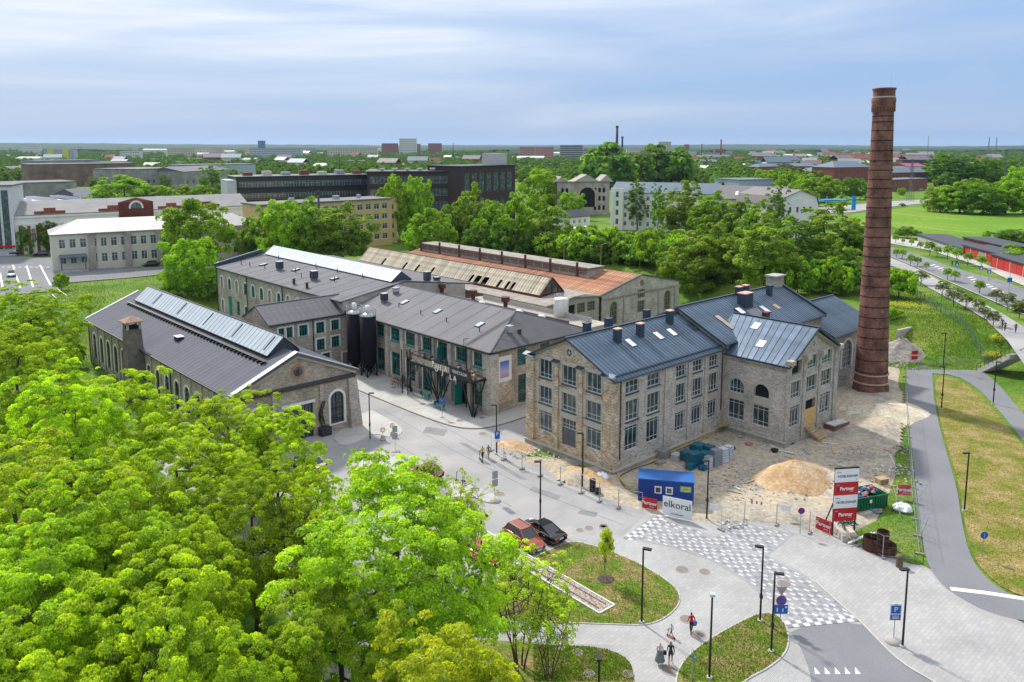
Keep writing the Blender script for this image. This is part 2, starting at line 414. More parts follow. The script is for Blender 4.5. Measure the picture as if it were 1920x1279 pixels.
def surround(w, h, k, bw, pr=0.05, sill=True, top=None, down=0.0):
 """raised band round an opening (wall coordinates, origin at the opening's lower left)"""
 b = MB(); out = arch_pts(w, h, 12) if k == 'a' else [(0, 0), (w, 0), (w, h), (0, h)]
 def ex(p):
  if k == 'a' and p[1] >= h - w / 2 - 1e-6:
   r = w / 2; g = (r + bw) / r; return (r + (p[0] - r) * g, h - r + (p[1] - h + r) * g)
  return (p[0] + (bw if p[0] > w / 2 else -bw), p[1] + ((top or bw) if p[1] > h / 2 else -down))
 ee = [ex(p) for p in out]; n = len(out)
 for i in range(n):
  if i == 0 and not down: continue
  j = (i + 1) % n; a, c, e, g = out[i], out[j], ee[j], ee[i]
  b.face([(a[0], -pr, a[1]), (g[0], -pr, g[1]), (e[0], -pr, e[1]), (c[0], -pr, c[1])][::-1])
  b.face([(g[0], -pr, g[1]), (g[0], 0.02, g[1]), (e[0], 0.02, e[1]), (e[0], -pr, e[1])])
  b.face([(a[0], -pr, a[1]), (c[0], -pr, c[1]), (c[0], 0.02, c[1]), (a[0], 0.02, a[1])])
 return b
def panels(parent, e0, e1, r1, r0, width, m, name='roof_panel', t=0.05, seam=0.05, skip=(), sw=0.045):
 """standing-seam sheets from eave line e0-e1 up to ridge line r0-r1, each an object of its own"""
 e0, e1, r0, r1 = map(Vector, (e0, e1, r0, r1)); n = max(1, round((e1 - e0).length / width)); cache = None
 par = ((e1 - e0) - (r1 - r0)).length < 1e-3
 for i in range(n):
  if i in skip: continue
  a, c, d, b_ = e0.lerp(e1, i / n), e0.lerp(e1, (i + 1) / n), r0.lerp(r1, (i + 1) / n), r0.lerp(r1, i / n)
  if cache is None or not par:
   q = MB(); O = Vector((0, 0, 0)); x = c - a; y = b_ - a; z = d - a
   q.slab([O, x, z, y], t)
   k = x.normalized() * sw; up = Vector((0, 0, seam))
   q.face([O + up, k + up, y + k + up, y + up]); q.face([O, O + up, y + up, y]); q.face([k + up, k, y + k, y + k + up]); q.face([O, k, k + up, up])
   me = q.mesh(name, m)
   if par: cache = me
  else: me = cache
  link(name, me, parent, a)

# ================================================================== terrain and paving
PLAT = 4.5
AO = (-19.94, 99.40)                       # front right corner of the vaulted hall with the long rooflight
def pin(poly, X, Y):
 """inside test on arrays"""
 X = np.asarray(X, float); Y = np.asarray(Y, float); ins = np.zeros(X.shape, bool); n = len(poly)
 for i in range(n):
  x0, y0 = poly[i]; x1, y1 = poly[(i + 1) % n]
  if y0 == y1: continue
  c = ((y0 > Y) != (y1 > Y)) & (X < (x1 - x0) * (Y - y0) / (y1 - y0) + x0)
  ins ^= c
 return ins
def pdist(poly, X, Y, closed=True):
 X = np.asarray(X, float); Y = np.asarray(Y, float); d = np.full(X.shape, 1e9); n = len(poly)
 for i in range(n if closed else n - 1):
  x0, y0 = poly[i]; x1, y1 = poly[(i + 1) % n]; vx, vy = x1 - x0, y1 - y0; q = vx * vx + vy * vy
  if q < 1e-9: continue
  t = np.clip(((X - x0) * vx + (Y - y0) * vy) / q, 0, 1)
  d = np.minimum(d, np.hypot(X - x0 - t * vx, Y - y0 - t * vy))
 return d
_a = Sinv(*AO)
LOW = [(-220, -80), (240, -80), (240, 60), G(1960, 780), G(1838, 697), G(1745, 690), G(1690, 668), S(64, -1), S(67, 8), S(80, 14), S(82, 92), S(20, 93), S(-4, 91),
       S(_a[0] - 3, _a[1] + 60), S(_a[0] - 16, _a[1] + 61), S(_a[0] - 24, _a[1] + 56), (-120, 108), (-220, 100)]
def sstep(a, b, x): t = np.clip((x - a) / (b - a), 0, 1); return t * t * (3 - 2 * t)
def wav(X, Y, s, k):
 return np.sin(X / s + k) * np.cos(Y / (s * 1.31) + 2.1 * k) + 0.5 * np.sin(X / (s * 0.47) - Y / (s * 0.6) + 3.3 * k)
def ground_z(X, Y):
 X = np.asarray(X, float); Y = np.asarray(Y, float)
 ins = pin(LOW, X, Y); d = pdist(LOW, X, Y)
 z = np.where(ins, -0.05, -0.05 + (PLAT + 0.05) * sstep(0, 13, d) + np.minimum(d / 13, 1) * (0.12 * wav(X, Y, 3.1, 1.0)) * (d < 26))
 r = np.hypot(X, Y)
 far = sstep(3500, 9500, r)
 return z + far * (16 + 14 * wav(X, Y, 1700, 0.4) + 7 * wav(X, Y, 510, 1.7) + 12 * sstep(500, -4000, X))
GZ = lambda x, y: float(ground_z(np.array([x]), np.array([y]))[0])

def mixmat(name, stops, scale=0.08, det=8, rough=0.95, bump=0.3, bscale=8.0, fine=(0.8, 1.2), fscale=3.0):
 """ground cover: broad patches of several colours plus fine mottling, in world metres"""
 m, N, L, B = newmat(name); g = N.new('ShaderNodeNewGeometry')
 nz = N.new('ShaderNodeTexNoise'); nz.inputs['Scale'].default_value = scale; nz.inputs['Detail'].default_value = det; nz.inputs['Roughness'].default_value = 0.62; L.new(g.outputs['Position'], nz.inputs['Vector'])
 r = ramp(N, stops); L.new(nz.outputs[0], r.inputs[0])
 n2 = N.new('ShaderNodeTexNoise'); n2.inputs['Scale'].default_value = fscale; n2.inputs['Detail'].default_value = 5; L.new(g.outputs['Position'], n2.inputs['Vector'])
 r2 = ramp(N, [(0.3, (fine[0],) * 3), (0.7, (fine[1],) * 3)]); L.new(n2.outputs[0], r2.inputs[0])
 mx = N.new('ShaderNodeMix'); mx.data_type = 'RGBA'; mx.blend_type = 'MULTIPLY'; mx.inputs[0].default_value = 1
 L.new(r.outputs[0], mx.inputs[6]); L.new(r2.outputs[0], mx.inputs[7]); L.new(mx.outputs[2], B.inputs['Base Color'])
 B.inputs['Roughness'].default_value = rough; B.inputs['Specular IOR Level'].default_value = 0.15
 bp = N.new('ShaderNodeBump'); bp.inputs['Strength'].default_value = bump; bp.inputs['Distance'].default_value = 0.1
 n3 = N.new('ShaderNodeTexNoise'); n3.inputs['Scale'].default_value = bscale; n3.inputs['Detail'].default_value = 4; L.new(g.outputs['Position'], n3.inputs['Vector'])
 L.new(n3.outputs[0], bp.inputs['Height']); L.new(bp.outputs[0], B.inputs['Normal']); MATS[name] = m; return m
def pavemat(name, c1, c2, mortar, bw, bh, ms, rot, rough=0.8, dirt=(0.86, 1.08)):
 m, N, L, B = newmat(name); g = N.new('ShaderNodeNewGeometry'); mp = N.new('ShaderNodeMapping'); mp.inputs['Rotation'].default_value = (0, 0, rot); L.new(g.outputs['Position'], mp.inputs[0])
 br = N.new('ShaderNodeTexBrick'); L.new(mp.outputs[0], br.inputs['Vector']); br.inputs['Scale'].default_value = 1
 for k, c in (('Color1', c1), ('Color2', c2), ('Mortar', mortar)): br.inputs[k].default_value = (*c, 1)
 br.inputs['Brick Width'].default_value = bw; br.inputs['Row Height'].default_value = bh; br.inputs['Mortar Size'].default_value = ms
 nz = N.new('ShaderNodeTexNoise'); nz.inputs['Scale'].default_value = 0.22; nz.inputs['Detail'].default_value = 7; L.new(g.outputs['Position'], nz.inputs['Vector'])
 r = ramp(N, [(0.3, (dirt[0],) * 3), (0.7, (dirt[1],) * 3)]); L.new(nz.outputs[0], r.inputs[0])
 mx = N.new('ShaderNodeMix'); mx.data_type = 'RGBA'; mx.blend_type = 'MULTIPLY'; mx.inputs[0].default_value = 1
 L.new(br.outputs[0], mx.inputs[6]); L.new(r.outputs[0], mx.inputs[7]); L.new(mx.outputs[2], B.inputs['Base Color']); B.inputs['Roughness'].default_value = rough; B.inputs['Specular IOR Level'].default_value = 0.25
 MATS[name] = m; return m
M_GRASS = mixmat('rough grass', [(0.30, (0.050, 0.115, 0.012)), (0.46, (0.085, 0.17, 0.018)), (0.60, (0.14, 0.20, 0.03)), (0.74, (0.22, 0.19, 0.07))], 0.09, fscale=2.5, fine=(0.68, 1.3))
M_LAWN = mixmat('patchy lawn', [(0.34, (0.075, 0.155, 0.012)), (0.47, (0.115, 0.165, 0.02)), (0.56, (0.20, 0.17, 0.06)), (0.70, (0.27, 0.20, 0.10))], 0.42, fscale=7.0, fine=(0.5, 1.5), bump=0.6, bscale=14)
M_DRY = mixmat('dry lawn', [(0.32, (0.10, 0.15, 0.015)), (0.45, (0.17, 0.17, 0.03)), (0.56, (0.25, 0.20, 0.075)), (0.72, (0.33, 0.25, 0.12))], 0.35, fscale=7.5, fine=(0.5, 1.5), bump=0.6, bscale=14)
M_FIELD = mixmat('meadow', [(0.3, (0.085, 0.19, 0.012)), (0.5, (0.12, 0.235, 0.015)), (0.72, (0.19, 0.24, 0.03))], 0.02, fscale=0.8, fine=(0.8, 1.2))
M_DIRT = mixmat('site dirt', [(0.30, (0.14, 0.125, 0.11)), (0.37, (0.25, 0.23, 0.20)), (0.46, (0.36, 0.325, 0.265)), (0.57, (0.43, 0.36, 0.265)), (0.70, (0.32, 0.30, 0.265))], 0.16, fscale=2.2, fine=(0.7, 1.2), bump=0.5, bscale=4)
M_ASPH = mixmat('worn asphalt', [(0.3, (0.245, 0.245, 0.257)), (0.48, (0.31, 0.307, 0.31)), (0.7, (0.37, 0.363, 0.355))], 0.14, fscale=9, fine=(0.88, 1.08), bump=0.15, bscale=40)
M_ASPH2 = mixmat('fresh asphalt', [(0.3, (0.16, 0.165, 0.185)), (0.6, (0.195, 0.20, 0.215)), (0.75, (0.22, 0.222, 0.235))], 0.12, fscale=9, fine=(0.9, 1.1), bump=0.12, bscale=40)
M_PAVE = pavemat('concrete pavers', (0.315, 0.313, 0.315), (0.36, 0.358, 0.355), (0.25, 0.248, 0.25), 0.60, 0.30, 0.012, -STH)
M_WALK = pavemat('light walkway', (0.38, 0.375, 0.365), (0.43, 0.425, 0.41), (0.32, 0.315, 0.305), 1.2, 0.6, 0.01, -STH)
M_SETT = pavemat('grey setts', (0.33, 0.33, 0.335), (0.42, 0.42, 0.42), (0.24, 0.24, 0.24), 0.14, 0.14, 0.018, 0.3)
M_COBB = mixmat('cobbles', [(0.36, (0.25, 0.21, 0.19)), (0.5, (0.38, 0.33, 0.30)), (0.64, (0.5, 0.46, 0.43))], 5.0, det=2, fscale=12, fine=(0.7, 1.2), bump=1.0, bscale=9)
M_BITU = mat('bitumen', (0.10, 0.10, 0.105), 0.7, var=0.2)
M_KERB = mat('kerb stone', (0.40, 0.39, 0.375), 0.85, var=0.12, scale=2)
M_WHITE = mat('white paint', (0.66, 0.66, 0.65), 0.7, var=0.10, scale=3)
M_DARKS = mat('dark slab', (0.20, 0.205, 0.23), 0.8, var=0.2, scale=2.2, rnd=0.12)
M_WSLAB = mat('white slab', (0.50, 0.505, 0.51), 0.7, var=0.12, scale=3, rnd=0.10)

def chaikin(p, it=2, closed=True):
 for _ in range(it):
  q = []; n = len(p)
  for i in range(n if closed else n - 1):
   a, b = p[i], p[(i + 1) % n]
   q += [(a[0] * .75 + b[0] * .25, a[1] * .75 + b[1] * .25), (a[0] * .25 + b[0] * .75, a[1] * .25 + b[1] * .75)]
  p = q if closed else [p[0]] + q + [p[-1]]
 return p
def ccw(p):
 a = sum(p[i][0] * p[(i + 1) % len(p)][1] - p[(i + 1) % len(p)][0] * p[i][1] for i in range(len(p)))
 return p if a > 0 else p[::-1]
def gp(px, z=0.0, it=2): return ccw(chaikin([G(x, y, z) for x, y in px], it))
def sheet(name, poly, z, m, parent=None, kind='structure'):
 b = MB(); b.face([(x, y, z) for x, y in ccw(poly)]); o = b.obj(name, m, parent)
 if not parent and kind: o['kind'] = kind
 return o
def ribbon(name, line, w, z, h, m, parent=None, kind='structure', side=0.0):
 """kerb or edging: a bar of width w that follows a polyline"""
 b = MB(); n = len(line); L_, R_ = [], []
 for i in range(n):
  a, c = line[max(i - 1, 0)], line[min(i + 1, n - 1)]; dx, dy = c[0] - a[0], c[1] - a[1]; l = math.hypot(dx, dy) or 1; nx, ny = -dy / l, dx / l
  L_.append((line[i][0] + nx * (side + w / 2), line[i][1] + ny * (side + w / 2))); R_.append((line[i][0] + nx * (side - w / 2), line[i][1] + ny * (side - w / 2)))
 for i in range(n - 1):
  a, c, d, e = R_[i], R_[i + 1], L_[i + 1], L_[i]
  b.face([(*a, z + h), (*c, z + h), (*d, z + h), (*e, z + h)]); b.face([(*a, z), (*c, z), (*c, z + h), (*a, z + h)]); b.face([(*d, z), (*e, z), (*e, z + h), (*d, z + h)])
 o = b.obj(name, m, parent)
 if not parent and kind: o['kind'] = kind
 return o

def build_ground():
 def lines(lo, hi, near0, near1, step, grow=1.35):
  v = list(np.arange(near0, near1 + 1e-6, step)); s_ = step; x = near1
  while x < hi: s_ *= grow; x += s_; v.append(min(x, hi))
  s_ = step; x = near0; pre = []
  while x > lo: s_ *= grow; x -= s_; pre.append(max(x, lo))
  return np.array(pre[::-1] + v)
 xs = lines(-11000, 11000, -150, 150, 2.5); ys = lines(-90, 13000, 30, 240, 2.5, 1.3)
 X, Y = np.meshgrid(xs, ys); Z = ground_z(X, Y); nx, ny = len(xs), len(ys)
 V = np.stack([X.ravel(), Y.ravel(), Z.ravel()], 1); I = np.arange(nx * ny).reshape(ny, nx)
 Fc = np.stack([I[:-1, :-1].ravel(), I[:-1, 1:].ravel(), I[1:, 1:].ravel(), I[1:, :-1].ravel()], 1)
 me = bpy.data.meshes.new('ground'); me.from_pydata(V.tolist(), [], Fc.tolist()); me.materials.append(M_GRASS)
 me.polygons.foreach_set('use_smooth', [True] * len(me.polygons)); o = link('ground', me); o['kind'] = 'structure'
build_ground()

# street surface over the whole lower yard
sheet('street', [G(-140, 1010), G(-60, 1400), (-14, 30), (70, 30), G(2050, 1279), G(1935, 1178), G(1735, 1062), G(1560, 995), G(1250, 955), G(1080, 898), G(950, 838), S(3.0, -22), S(34, -23.2), S(34, -3.0), S(-5, -2.5), S(-9, 40), S(_a[0] + 1, _a[1] + 1), S(_a[0] - 18, _a[1]), G(150, 830), G(0, 860)], 0.0, M_ASPH)
# bright walkway wrapped round the brewery
walk = [S(17.5, 0.6), S(17.5, -3.2)] + chaikin([S(17.5, -3.2), S(6, -3.4), S(-1.5, -3.9), S(-5.4, -2.6), S(-7.0, 2), S(-7.2, 20), S(-7.0, 33.5)], 2, False)[1:-1] + [S(-7.0, 33.5), S(.4, 35.8), S(.4, 0.6)]
wb = MB(); wb.prism(ccw(walk), -0.02, 0.11); tag(wb.obj('brewery_pavement', M_WALK), kind='structure')
kl = chaikin([S(17.5, -3.2), S(6, -3.4), S(-1.5, -3.9), S(-5.4, -2.6), S(-7.0, 2), S(-7.2, 20), S(-7.0, 33.5)], 2, False)
ribbon('pavement_kerb', kl, 0.16, -0.02, 0.135, mat('brown kerb', (0.22, 0.19, 0.165), 0.85, var=0.15))
# paved squares and paths of the near green
sheet('paver_square', gp([(1065, 985), (1165, 1008), (1215, 960), (1300, 975), (1345, 995), (1372, 983), (1400, 972), (1502, 996), (1545, 1003), (1600, 1020), (1660, 1045), (1738, 1066), (1758, 1092), (1790, 1118), (1850, 1160), (1935, 1178), (2050, 1290), (2050, 1420), (1850, 1420), (1755, 1282), (1690, 1245), (1640, 1196), (1612, 1166), (1545, 1172), (1477, 1178), (1420, 1150), (1340, 1200), (1285, 1240), (1262, 1300), (1255, 1420), (1190, 1420), (1150, 1210), (980, 1205), (880, 1160), (960, 1150), (1050, 1160), (1250, 1160), (1000, 1000)], 0, 0), 0.004, M_PAVE)
sheet('approach_road', gp([(1477, 1176), (1612, 1164), (1640, 1195), (1690, 1245), (1760, 1284), (1830, 1420), (1530, 1420), (1524, 1290), (1500, 1215)], 0, 1), 0.010, M_ASPH2)
kr = [G(x, y) for x, y in ((1530, 1092), (1580, 1138), (1612, 1164), (1640, 1195), (1690, 1245), (1760, 1284), (1840, 1340))]
ribbon('road_kerb', chaikin(kr, 2, False), 0.14, -0.01, 0.10, M_KERB)
sheet('sett_strip', gp([(1481, 1183), (1500, 1212), (1520, 1262), (1521, 1300), (1523, 1400), (1370, 1400), (1400, 1279), (1440, 1262), (1478, 1228), (1485, 1200)], 0, 1), 0.014, M_SETT)
L1 = [(1066, 1013), (1110, 1022), (1160, 1040), (1205, 1060), (1250, 1088), (1273, 1110), (1276, 1128), (1262, 1148), (1235, 1166), (1205, 1173), (1150, 1171), (1060, 1168), (960, 1164), (860, 1150), (930, 1082), (985, 1056)]
L2 = [(870, 1196), (1000, 1208), (1060, 1211), (1110, 1213), (1152, 1222), (1178, 1238), (1188, 1258), (1190, 1300), (1190, 1420), (700, 1420), (760, 1240)]
L3 = [(1262, 1420), (1266, 1275), (1276, 1246), (1302, 1218), (1348, 1188), (1400, 1160), (1430, 1149), (1458, 1153), (1474, 1174), (1480, 1200), (1472, 1228), (1440, 1254), (1404, 1271), (1370, 1300), (1350, 1420)]
def lawn(name, px, m, z=0.055, it=2):
 b = MB(); p = gp(px, 0, it); b.prism(p, -0.02, z); o = b.obj(name, m); o['kind'] = 'structure'; return p
P1 = lawn('teardrop_lawn', L1, M_LAWN); P2 = lawn('lower_lawn', L2, M_LAWN); P3 = lawn('corner_lawn', L3, M_LAWN)
ribbon('lawn_edging', P3 + P3[:1], 0.12, -0.01, 0.075, M_KERB); ribbon('lawn_edging', P1 + P1[:1], 0.10, -0.01, 0.07, M_KERB)
PATHL = [(1700, 688), (1701, 740), (1706, 800), (1714, 880), (1724, 970), (1735, 1050), (1760, 1092), (1800, 1122), (1860, 1152), (1960, 1172)]
PATHR = [(1748, 697), (1752, 760), (1772, 840), (1794, 910), (1805, 990), (1822, 1052), (1862, 1098), (1910, 1122), (1980, 1140)]
cyc = [G(*p) for p in PATHL] ; cyr = [G(*p) for p in PATHR]
sheet('cycle_path', chaikin(cyc, 2, False) + chaikin(cyr, 2, False)[::-1], 0.012, M_ASPH2)
sheet('cycle_path', gp([(1701, 688), (1760, 683), (1832, 690), (1868, 715), (1930, 790), (1990, 860), (1990, 900), (1925, 835), (1870, 765), (1830, 725), (1790, 703), (1742, 700)], 0, 1), 0.016, M_ASPH2)
ribbon('path_line', [G(1782, 1104), G(1850, 1112), G(1935, 1125)], 0.55, 0.016, 0.002, M_WHITE)
PV = lawn('verge_lawn', [(1752, 705), (1790, 708), (1826, 732), (1866, 772), (1925, 845), (2050, 980), (2100, 1140), (1985, 1135), (1912, 1118), (1866, 1094), (1827, 1050), (1810, 990), (1799, 910), (1777, 840), (1757, 765)], M_DRY, 0.06, 1)
PF = lawn('fence_verge', [(1690, 700), (1699, 740), (1704, 800), (1712, 880), (1722, 970), (1733, 1052), (1722, 1062), (1660, 1042), (1600, 1018), (1580, 1012), (1640, 985), (1670, 940), (1690, 850), (1686, 760)], M_GRASS, 0.05, 1)

# building-site dirt: uneven sheet
def dirt():
 poly = [S(2.3, -20.0), G(940, 853), G(1015, 890), G(1095, 930), G(1195, 964), G(1330, 992), G(1380, 986), G(1480, 996), G(1575, 1022), G(1660, 980), G(1692, 900), G(1697, 800), G(1697, 708), S(66, -28), S(64, -24), S(-5, -20)]
 X0, X1 = min(p[0] for p in poly), max(p[0] for p in poly); Y0, Y1 = min(p[1] for p in poly), max(p[1] for p in poly); st = 0.5
 xs = np.arange(X0, X1 + st, st); ys = np.arange(Y0, Y1 + st, st); X, Y = np.meshgrid(xs, ys); rs = np.random.RandomState(3)
 ins = pin(poly, X, Y); d = pdist(poly, X, Y); e = sstep(0, 2.0, d)
 Z = -0.16 + e * (0.28 + 0.07 * wav(X, Y, 1.9, 0.3) + 0.06 * wav(X, Y, 5.0, 2.0) + 0.03 * rs.rand(*X.shape))
 def mound(px, py, r, h, sq=1.0, ang=0.0):
  cx, cy = G(px, py); a, b_ = X - cx, Y - cy; c, s_ = cos(ang), sin(ang); q = np.hypot(a * c + b_ * s_, (-a * s_ + b_ * c) / sq) / r
  k = np.clip(1 - q, 0, 1); return h * (k ** 1.15) * (1 + 0.12 * wav(X, Y, 0.8, 1.1))
 global SANDZ
 # low banks: along the gable wall, and the levelled heap round the chimney foot
 Z = Z + mound(1085, 893, 4.5, 0.75, 0.45, 0.75) + mound(965, 832, 4.0, 0.5) + mound(1640, 800, 11, 0.9, 0.75, 0.5) + mound(1660, 750, 8, 0.7) + mound(1590, 760, 6, 0.8)
 SX, SY = X, Y
 idx = -np.ones(X.shape, int); idx[ins] = np.arange(ins.sum()); V = np.stack([X[ins], Y[ins], Z[ins]], 1)
 a, b_, c, d_ = idx[:-1, :-1], idx[:-1, 1:], idx[1:, 1:], idx[1:, :-1]; ok = (a >= 0) & (b_ >= 0) & (c >= 0) & (d_ >= 0)
 Fc = np.stack([a[ok], b_[ok], c[ok], d_[ok]], 1)
 me = bpy.data.meshes.new('site_dirt'); me.from_pydata(V.tolist(), [], Fc.tolist()); me.materials.append(M_DIRT); me.polygons.foreach_set('use_smooth', [True] * len(me.polygons))
 o = link('building_site_ground', me); o['kind'] = 'structure'
dirt()
def heap(name, label, cat, px, py, rx, ry, h, rz, m, seed=1, n=34, z=0.02, rough=0.10, plateau=0.0):
 rs = random.Random(seed); b = MB(); k = 0; cx, cy = G(px, py)
 ph = [rs.uniform(0, 6.28) for _ in range(6)]
 rings = 12
 for i in range(rings + 1):
  q = i / rings
  for j in range(n):
   a = 2 * pi * j / n; w = 1 + 0.10 * sin(2 * a + ph[0]) + 0.08 * sin(3 * a + ph[1]) + 0.05 * sin(7 * a + ph[2])
   g = max(0.0, 1 - q); zz = h * (min(1, g * 1.12) ** 1.1) * (1 + 0.10 * sin(5 * a + q * 7 + ph[3]) * (1 - g)) + rs.uniform(-1, 1) * rough * h * 0.25 * (0.2 + g)
   if i == rings: zz = -0.1
   b.v.append((cos(a) * rx * q * w, sin(a) * ry * q * w, zz))
 for i in range(rings):
  for j in range(n):
   j2 = (j + 1) % n; b.f.append((i * n + j, i * n + j2, (i + 1) * n + j2, (i + 1) * n + j)[::-1])
 o = b.obj(name, m, None, True, (cx, cy, z), rz); return tag(o, label, cat)
M_SAND = mixmat('yellow sand', [(0.3, (0.36, 0.235, 0.125)), (0.5, (0.47, 0.32, 0.185)), (0.7, (0.56, 0.43, 0.29))], 0.35, fscale=3, fine=(0.72, 1.15), bump=0.8, bscale=3.5)
M_PSAND = mixmat('pale sand', [(0.3, (0.42, 0.37, 0.27)), (0.5, (0.56, 0.50, 0.38)), (0.7, (0.62, 0.57, 0.46))], 0.3, fscale=3, fine=(0.7, 1.15), bump=0.8, bscale=3)
M_GRAV = mixmat('gravel', [(0.3, (0.22, 0.20, 0.18)), (0.5, (0.34, 0.315, 0.28)), (0.7, (0.42, 0.39, 0.35))], 1.6, det=3, fscale=9, fine=(0.55, 1.35), bump=1.0, bscale=9)
heap('sand_heap', 'big heap of orange-yellow sand in the middle of the building site', 'sand heap', 1487, 898, 5.0, 4.0, 2.0, 0.3, M_SAND, 2)
heap('sand_heap', 'long low bank of orange sand against the brick gable, outside its entrance', 'sand heap', 1103, 895, 4.0, 1.7, 0.9, 2.35, M_SAND, 5)
heap('sand_heap', 'small orange sand bank at the far foot of the gabled block, beside the lane', 'sand heap', 968, 838, 3.2, 1.5, 0.55, 2.4, M_SAND, 6)
heap('gravel_heap', 'round heap of grey gravel beside the foot of the tall chimney', 'gravel heap', 1688, 668, 5.6, 4.2, 3.0, 0.2, M_GRAV, 8, rough=0.3)
heap('sand_heap', 'spread of pale sand heaped around the foot of the tall brick chimney', 'sand heap', 1640, 778, 8.0, 5.5, 1.25, 0.6, M_PSAND, 9, rough=0.5)

# --- chequered raised crossing: white and dark slabs laid in the square
CHK = gp([(1170, 1008), (1226, 966), (1290, 986), (1338, 1006), (1365, 992), (1400, 980), (1490, 1002), (1440, 1042), (1500, 1072), (1552, 1110), (1596, 1148), (1604, 1158), (1540, 1163), (1482, 1167), (1448, 1132), (1400, 1092), (1335, 1052), (1262, 1027)], 0, 0)
chk = sheet('chequered_crossing', CHK, 0.018, pavemat('mixed pavers', (0.27, 0.272, 0.285), (0.315, 0.315, 0.325), (0.23, 0.23, 0.24), 0.40, 0.20, 0.012, -STH))
def slabs():
 us = [Sinv(*p) for p in CHK]; u0, u1 = min(p[0] for p in us), max(p[0] for p in us); v0, v1 = min(p[1] for p in us), max(p[1] for p in us)
 du, dv = 0.46, 0.98; rs = random.Random(4); W_, D_ = [], []
 for i in range(int((u1 - u0) / du) + 1):
  for j in range(int((v1 - v0) / dv) + 1):
   u, v = u0 + i * du, v0 + j * dv + (i % 2) * .49 + rs.choice((-.16, 0, 0, .16))
   if rs.random() < .86: W_.append((u, v))
   if rs.random() < .85: D_.append((u + rs.choice((0, .1)), v + .47))
 def keep(L):
  P = np.array([S(*q) for q in L]); ok = pin(CHK, P[:, 0], P[:, 1]) & (pdist(CHK, P[:, 0], P[:, 1]) > 0.28); P = P[ok]
  return P[np.argsort(P[:, 1] ** 2 + P[:, 0] ** 2)]
 W_, D_ = keep(W_), keep(D_)
 mw = MB().box(-0.085, 0.085, -0.21, 0.21, -0.01, 0.006).mesh('white_slab', M_WSLAB); md = MB().box(-0.17, 0.17, -0.22, 0.22, -0.01, 0.004).mesh('dark_slab', M_DARKS)
 for nm, me, P, m, d in (('white_slab', mw, W_, M_WSLAB, (0.085, 0.21, 0.006)), ('dark_slab', md, D_, M_DARKS, (0.17, 0.22, 0.004))):
  for x, y in P[:290]: link(nm, me, chk, (x, y, 0.018), STH)
  if len(P) > 290:
   b = MB()
   for x, y in P[290:]: b.box(-d[0], d[0], -d[1], d[1], -0.01, d[2], Matrix.Translation((x, y, 0.018)) @ Matrix.Rotation(STH, 4, 'Z'))
   o = b.obj(nm + '_field', m, chk); o['kind'] = 'stuff'
 # bold chequer bands at both ends of the crossing
 for (a, c, n, rows) in ((G(1479, 1178), G(1613, 1165), 13, 2), (G(1168, 1009), G(1240, 962), 15, 2)):
  a, c = Vector((*a, 0)), Vector((*c, 0)); d = (c - a) / n; nrm = Vector((-d.y, d.x, 0))
  if n == 15: nrm = -nrm
  ang = math.atan2(d.y, d.x); h = d.length if n == 15 else d.length * 0.92
  me1 = MB().box(0, d.length - .012, 0, h - .012, -0.01, 0.008).mesh('white_square', M_WSLAB); me2 = MB().box(0, d.length - .012, 0, h - .012, -0.01, 0.008).mesh('dark_square', M_DARKS)
  for r in range(rows):
   for i in range(n):
    p = a + d * i + nrm.normalized() * h * (r if n != 15 else -r - 1 + 1)
    if n == 15: p = a + d * i + nrm.normalized() * h * (r + 1)
    link('white_square' if (i + r) % 2 else 'dark_square', me1 if (i + r) % 2 else me2, chk, (p.x, p.y, 0.026), ang)
slabs()
# give-way triangles on the approach road
for i, x in enumerate((1527, 1546, 1565, 1584, 1603)):
 a = G(x, 1251); c = G(x + 11, 1264); d = G(x + 1, 1264)
 o = MB().face([(*d, 0.016), (*c, 0.016), (*a, 0.016)]).obj('give_way_mark', M_WHITE); o['kind'] = 'structure'
# cobbled strip with old rails across the teardrop lawn
def rails():
 q = [G(938, 1030), G(958, 1024), G(1152, 1136), G(1126, 1153)]
 q = [Vector((*p, 0)) for p in q]; d = (q[2] - q[1]).normalized(); n = Vector((-d.y, d.x, 0)); wd = abs((q[3] - q[2]).dot(n)); end = q[2]; ln = 16.0
 sgn = 1 if (q[3] - q[2]).dot(n) > 0 else -1; n *= sgn
 t = tag(sheet('tramway_strip', [tuple((end - d * ln).xy), tuple(end.xy), tuple((end + n * wd).xy), tuple((end - d * ln + n * wd).xy)], 0.075, M_COBB), kind='structure')
 rm = mat('rusty rail', (0.20, 0.085, 0.06), 0.7, 0.3, var=0.3, scale=4)
 for f in (0.27, 0.73):
  a, c = end - d * ln + n * wd * f, end - d * 0.5 + n * wd * f; MB().bar((a.x, a.y, 0.085), (c.x, c.y, 0.085), 0.09, 0.07).obj('rail', rm, t)
 for a, c in ((end - d * ln, end), (end - d * ln + n * wd, end + n * wd), (end, end + n * wd)):
  MB().bar((a.x, a.y, 0.08), (c.x, c.y, 0.08), 0.12, 0.10).obj('edging', M_WHITE, t)
rails()
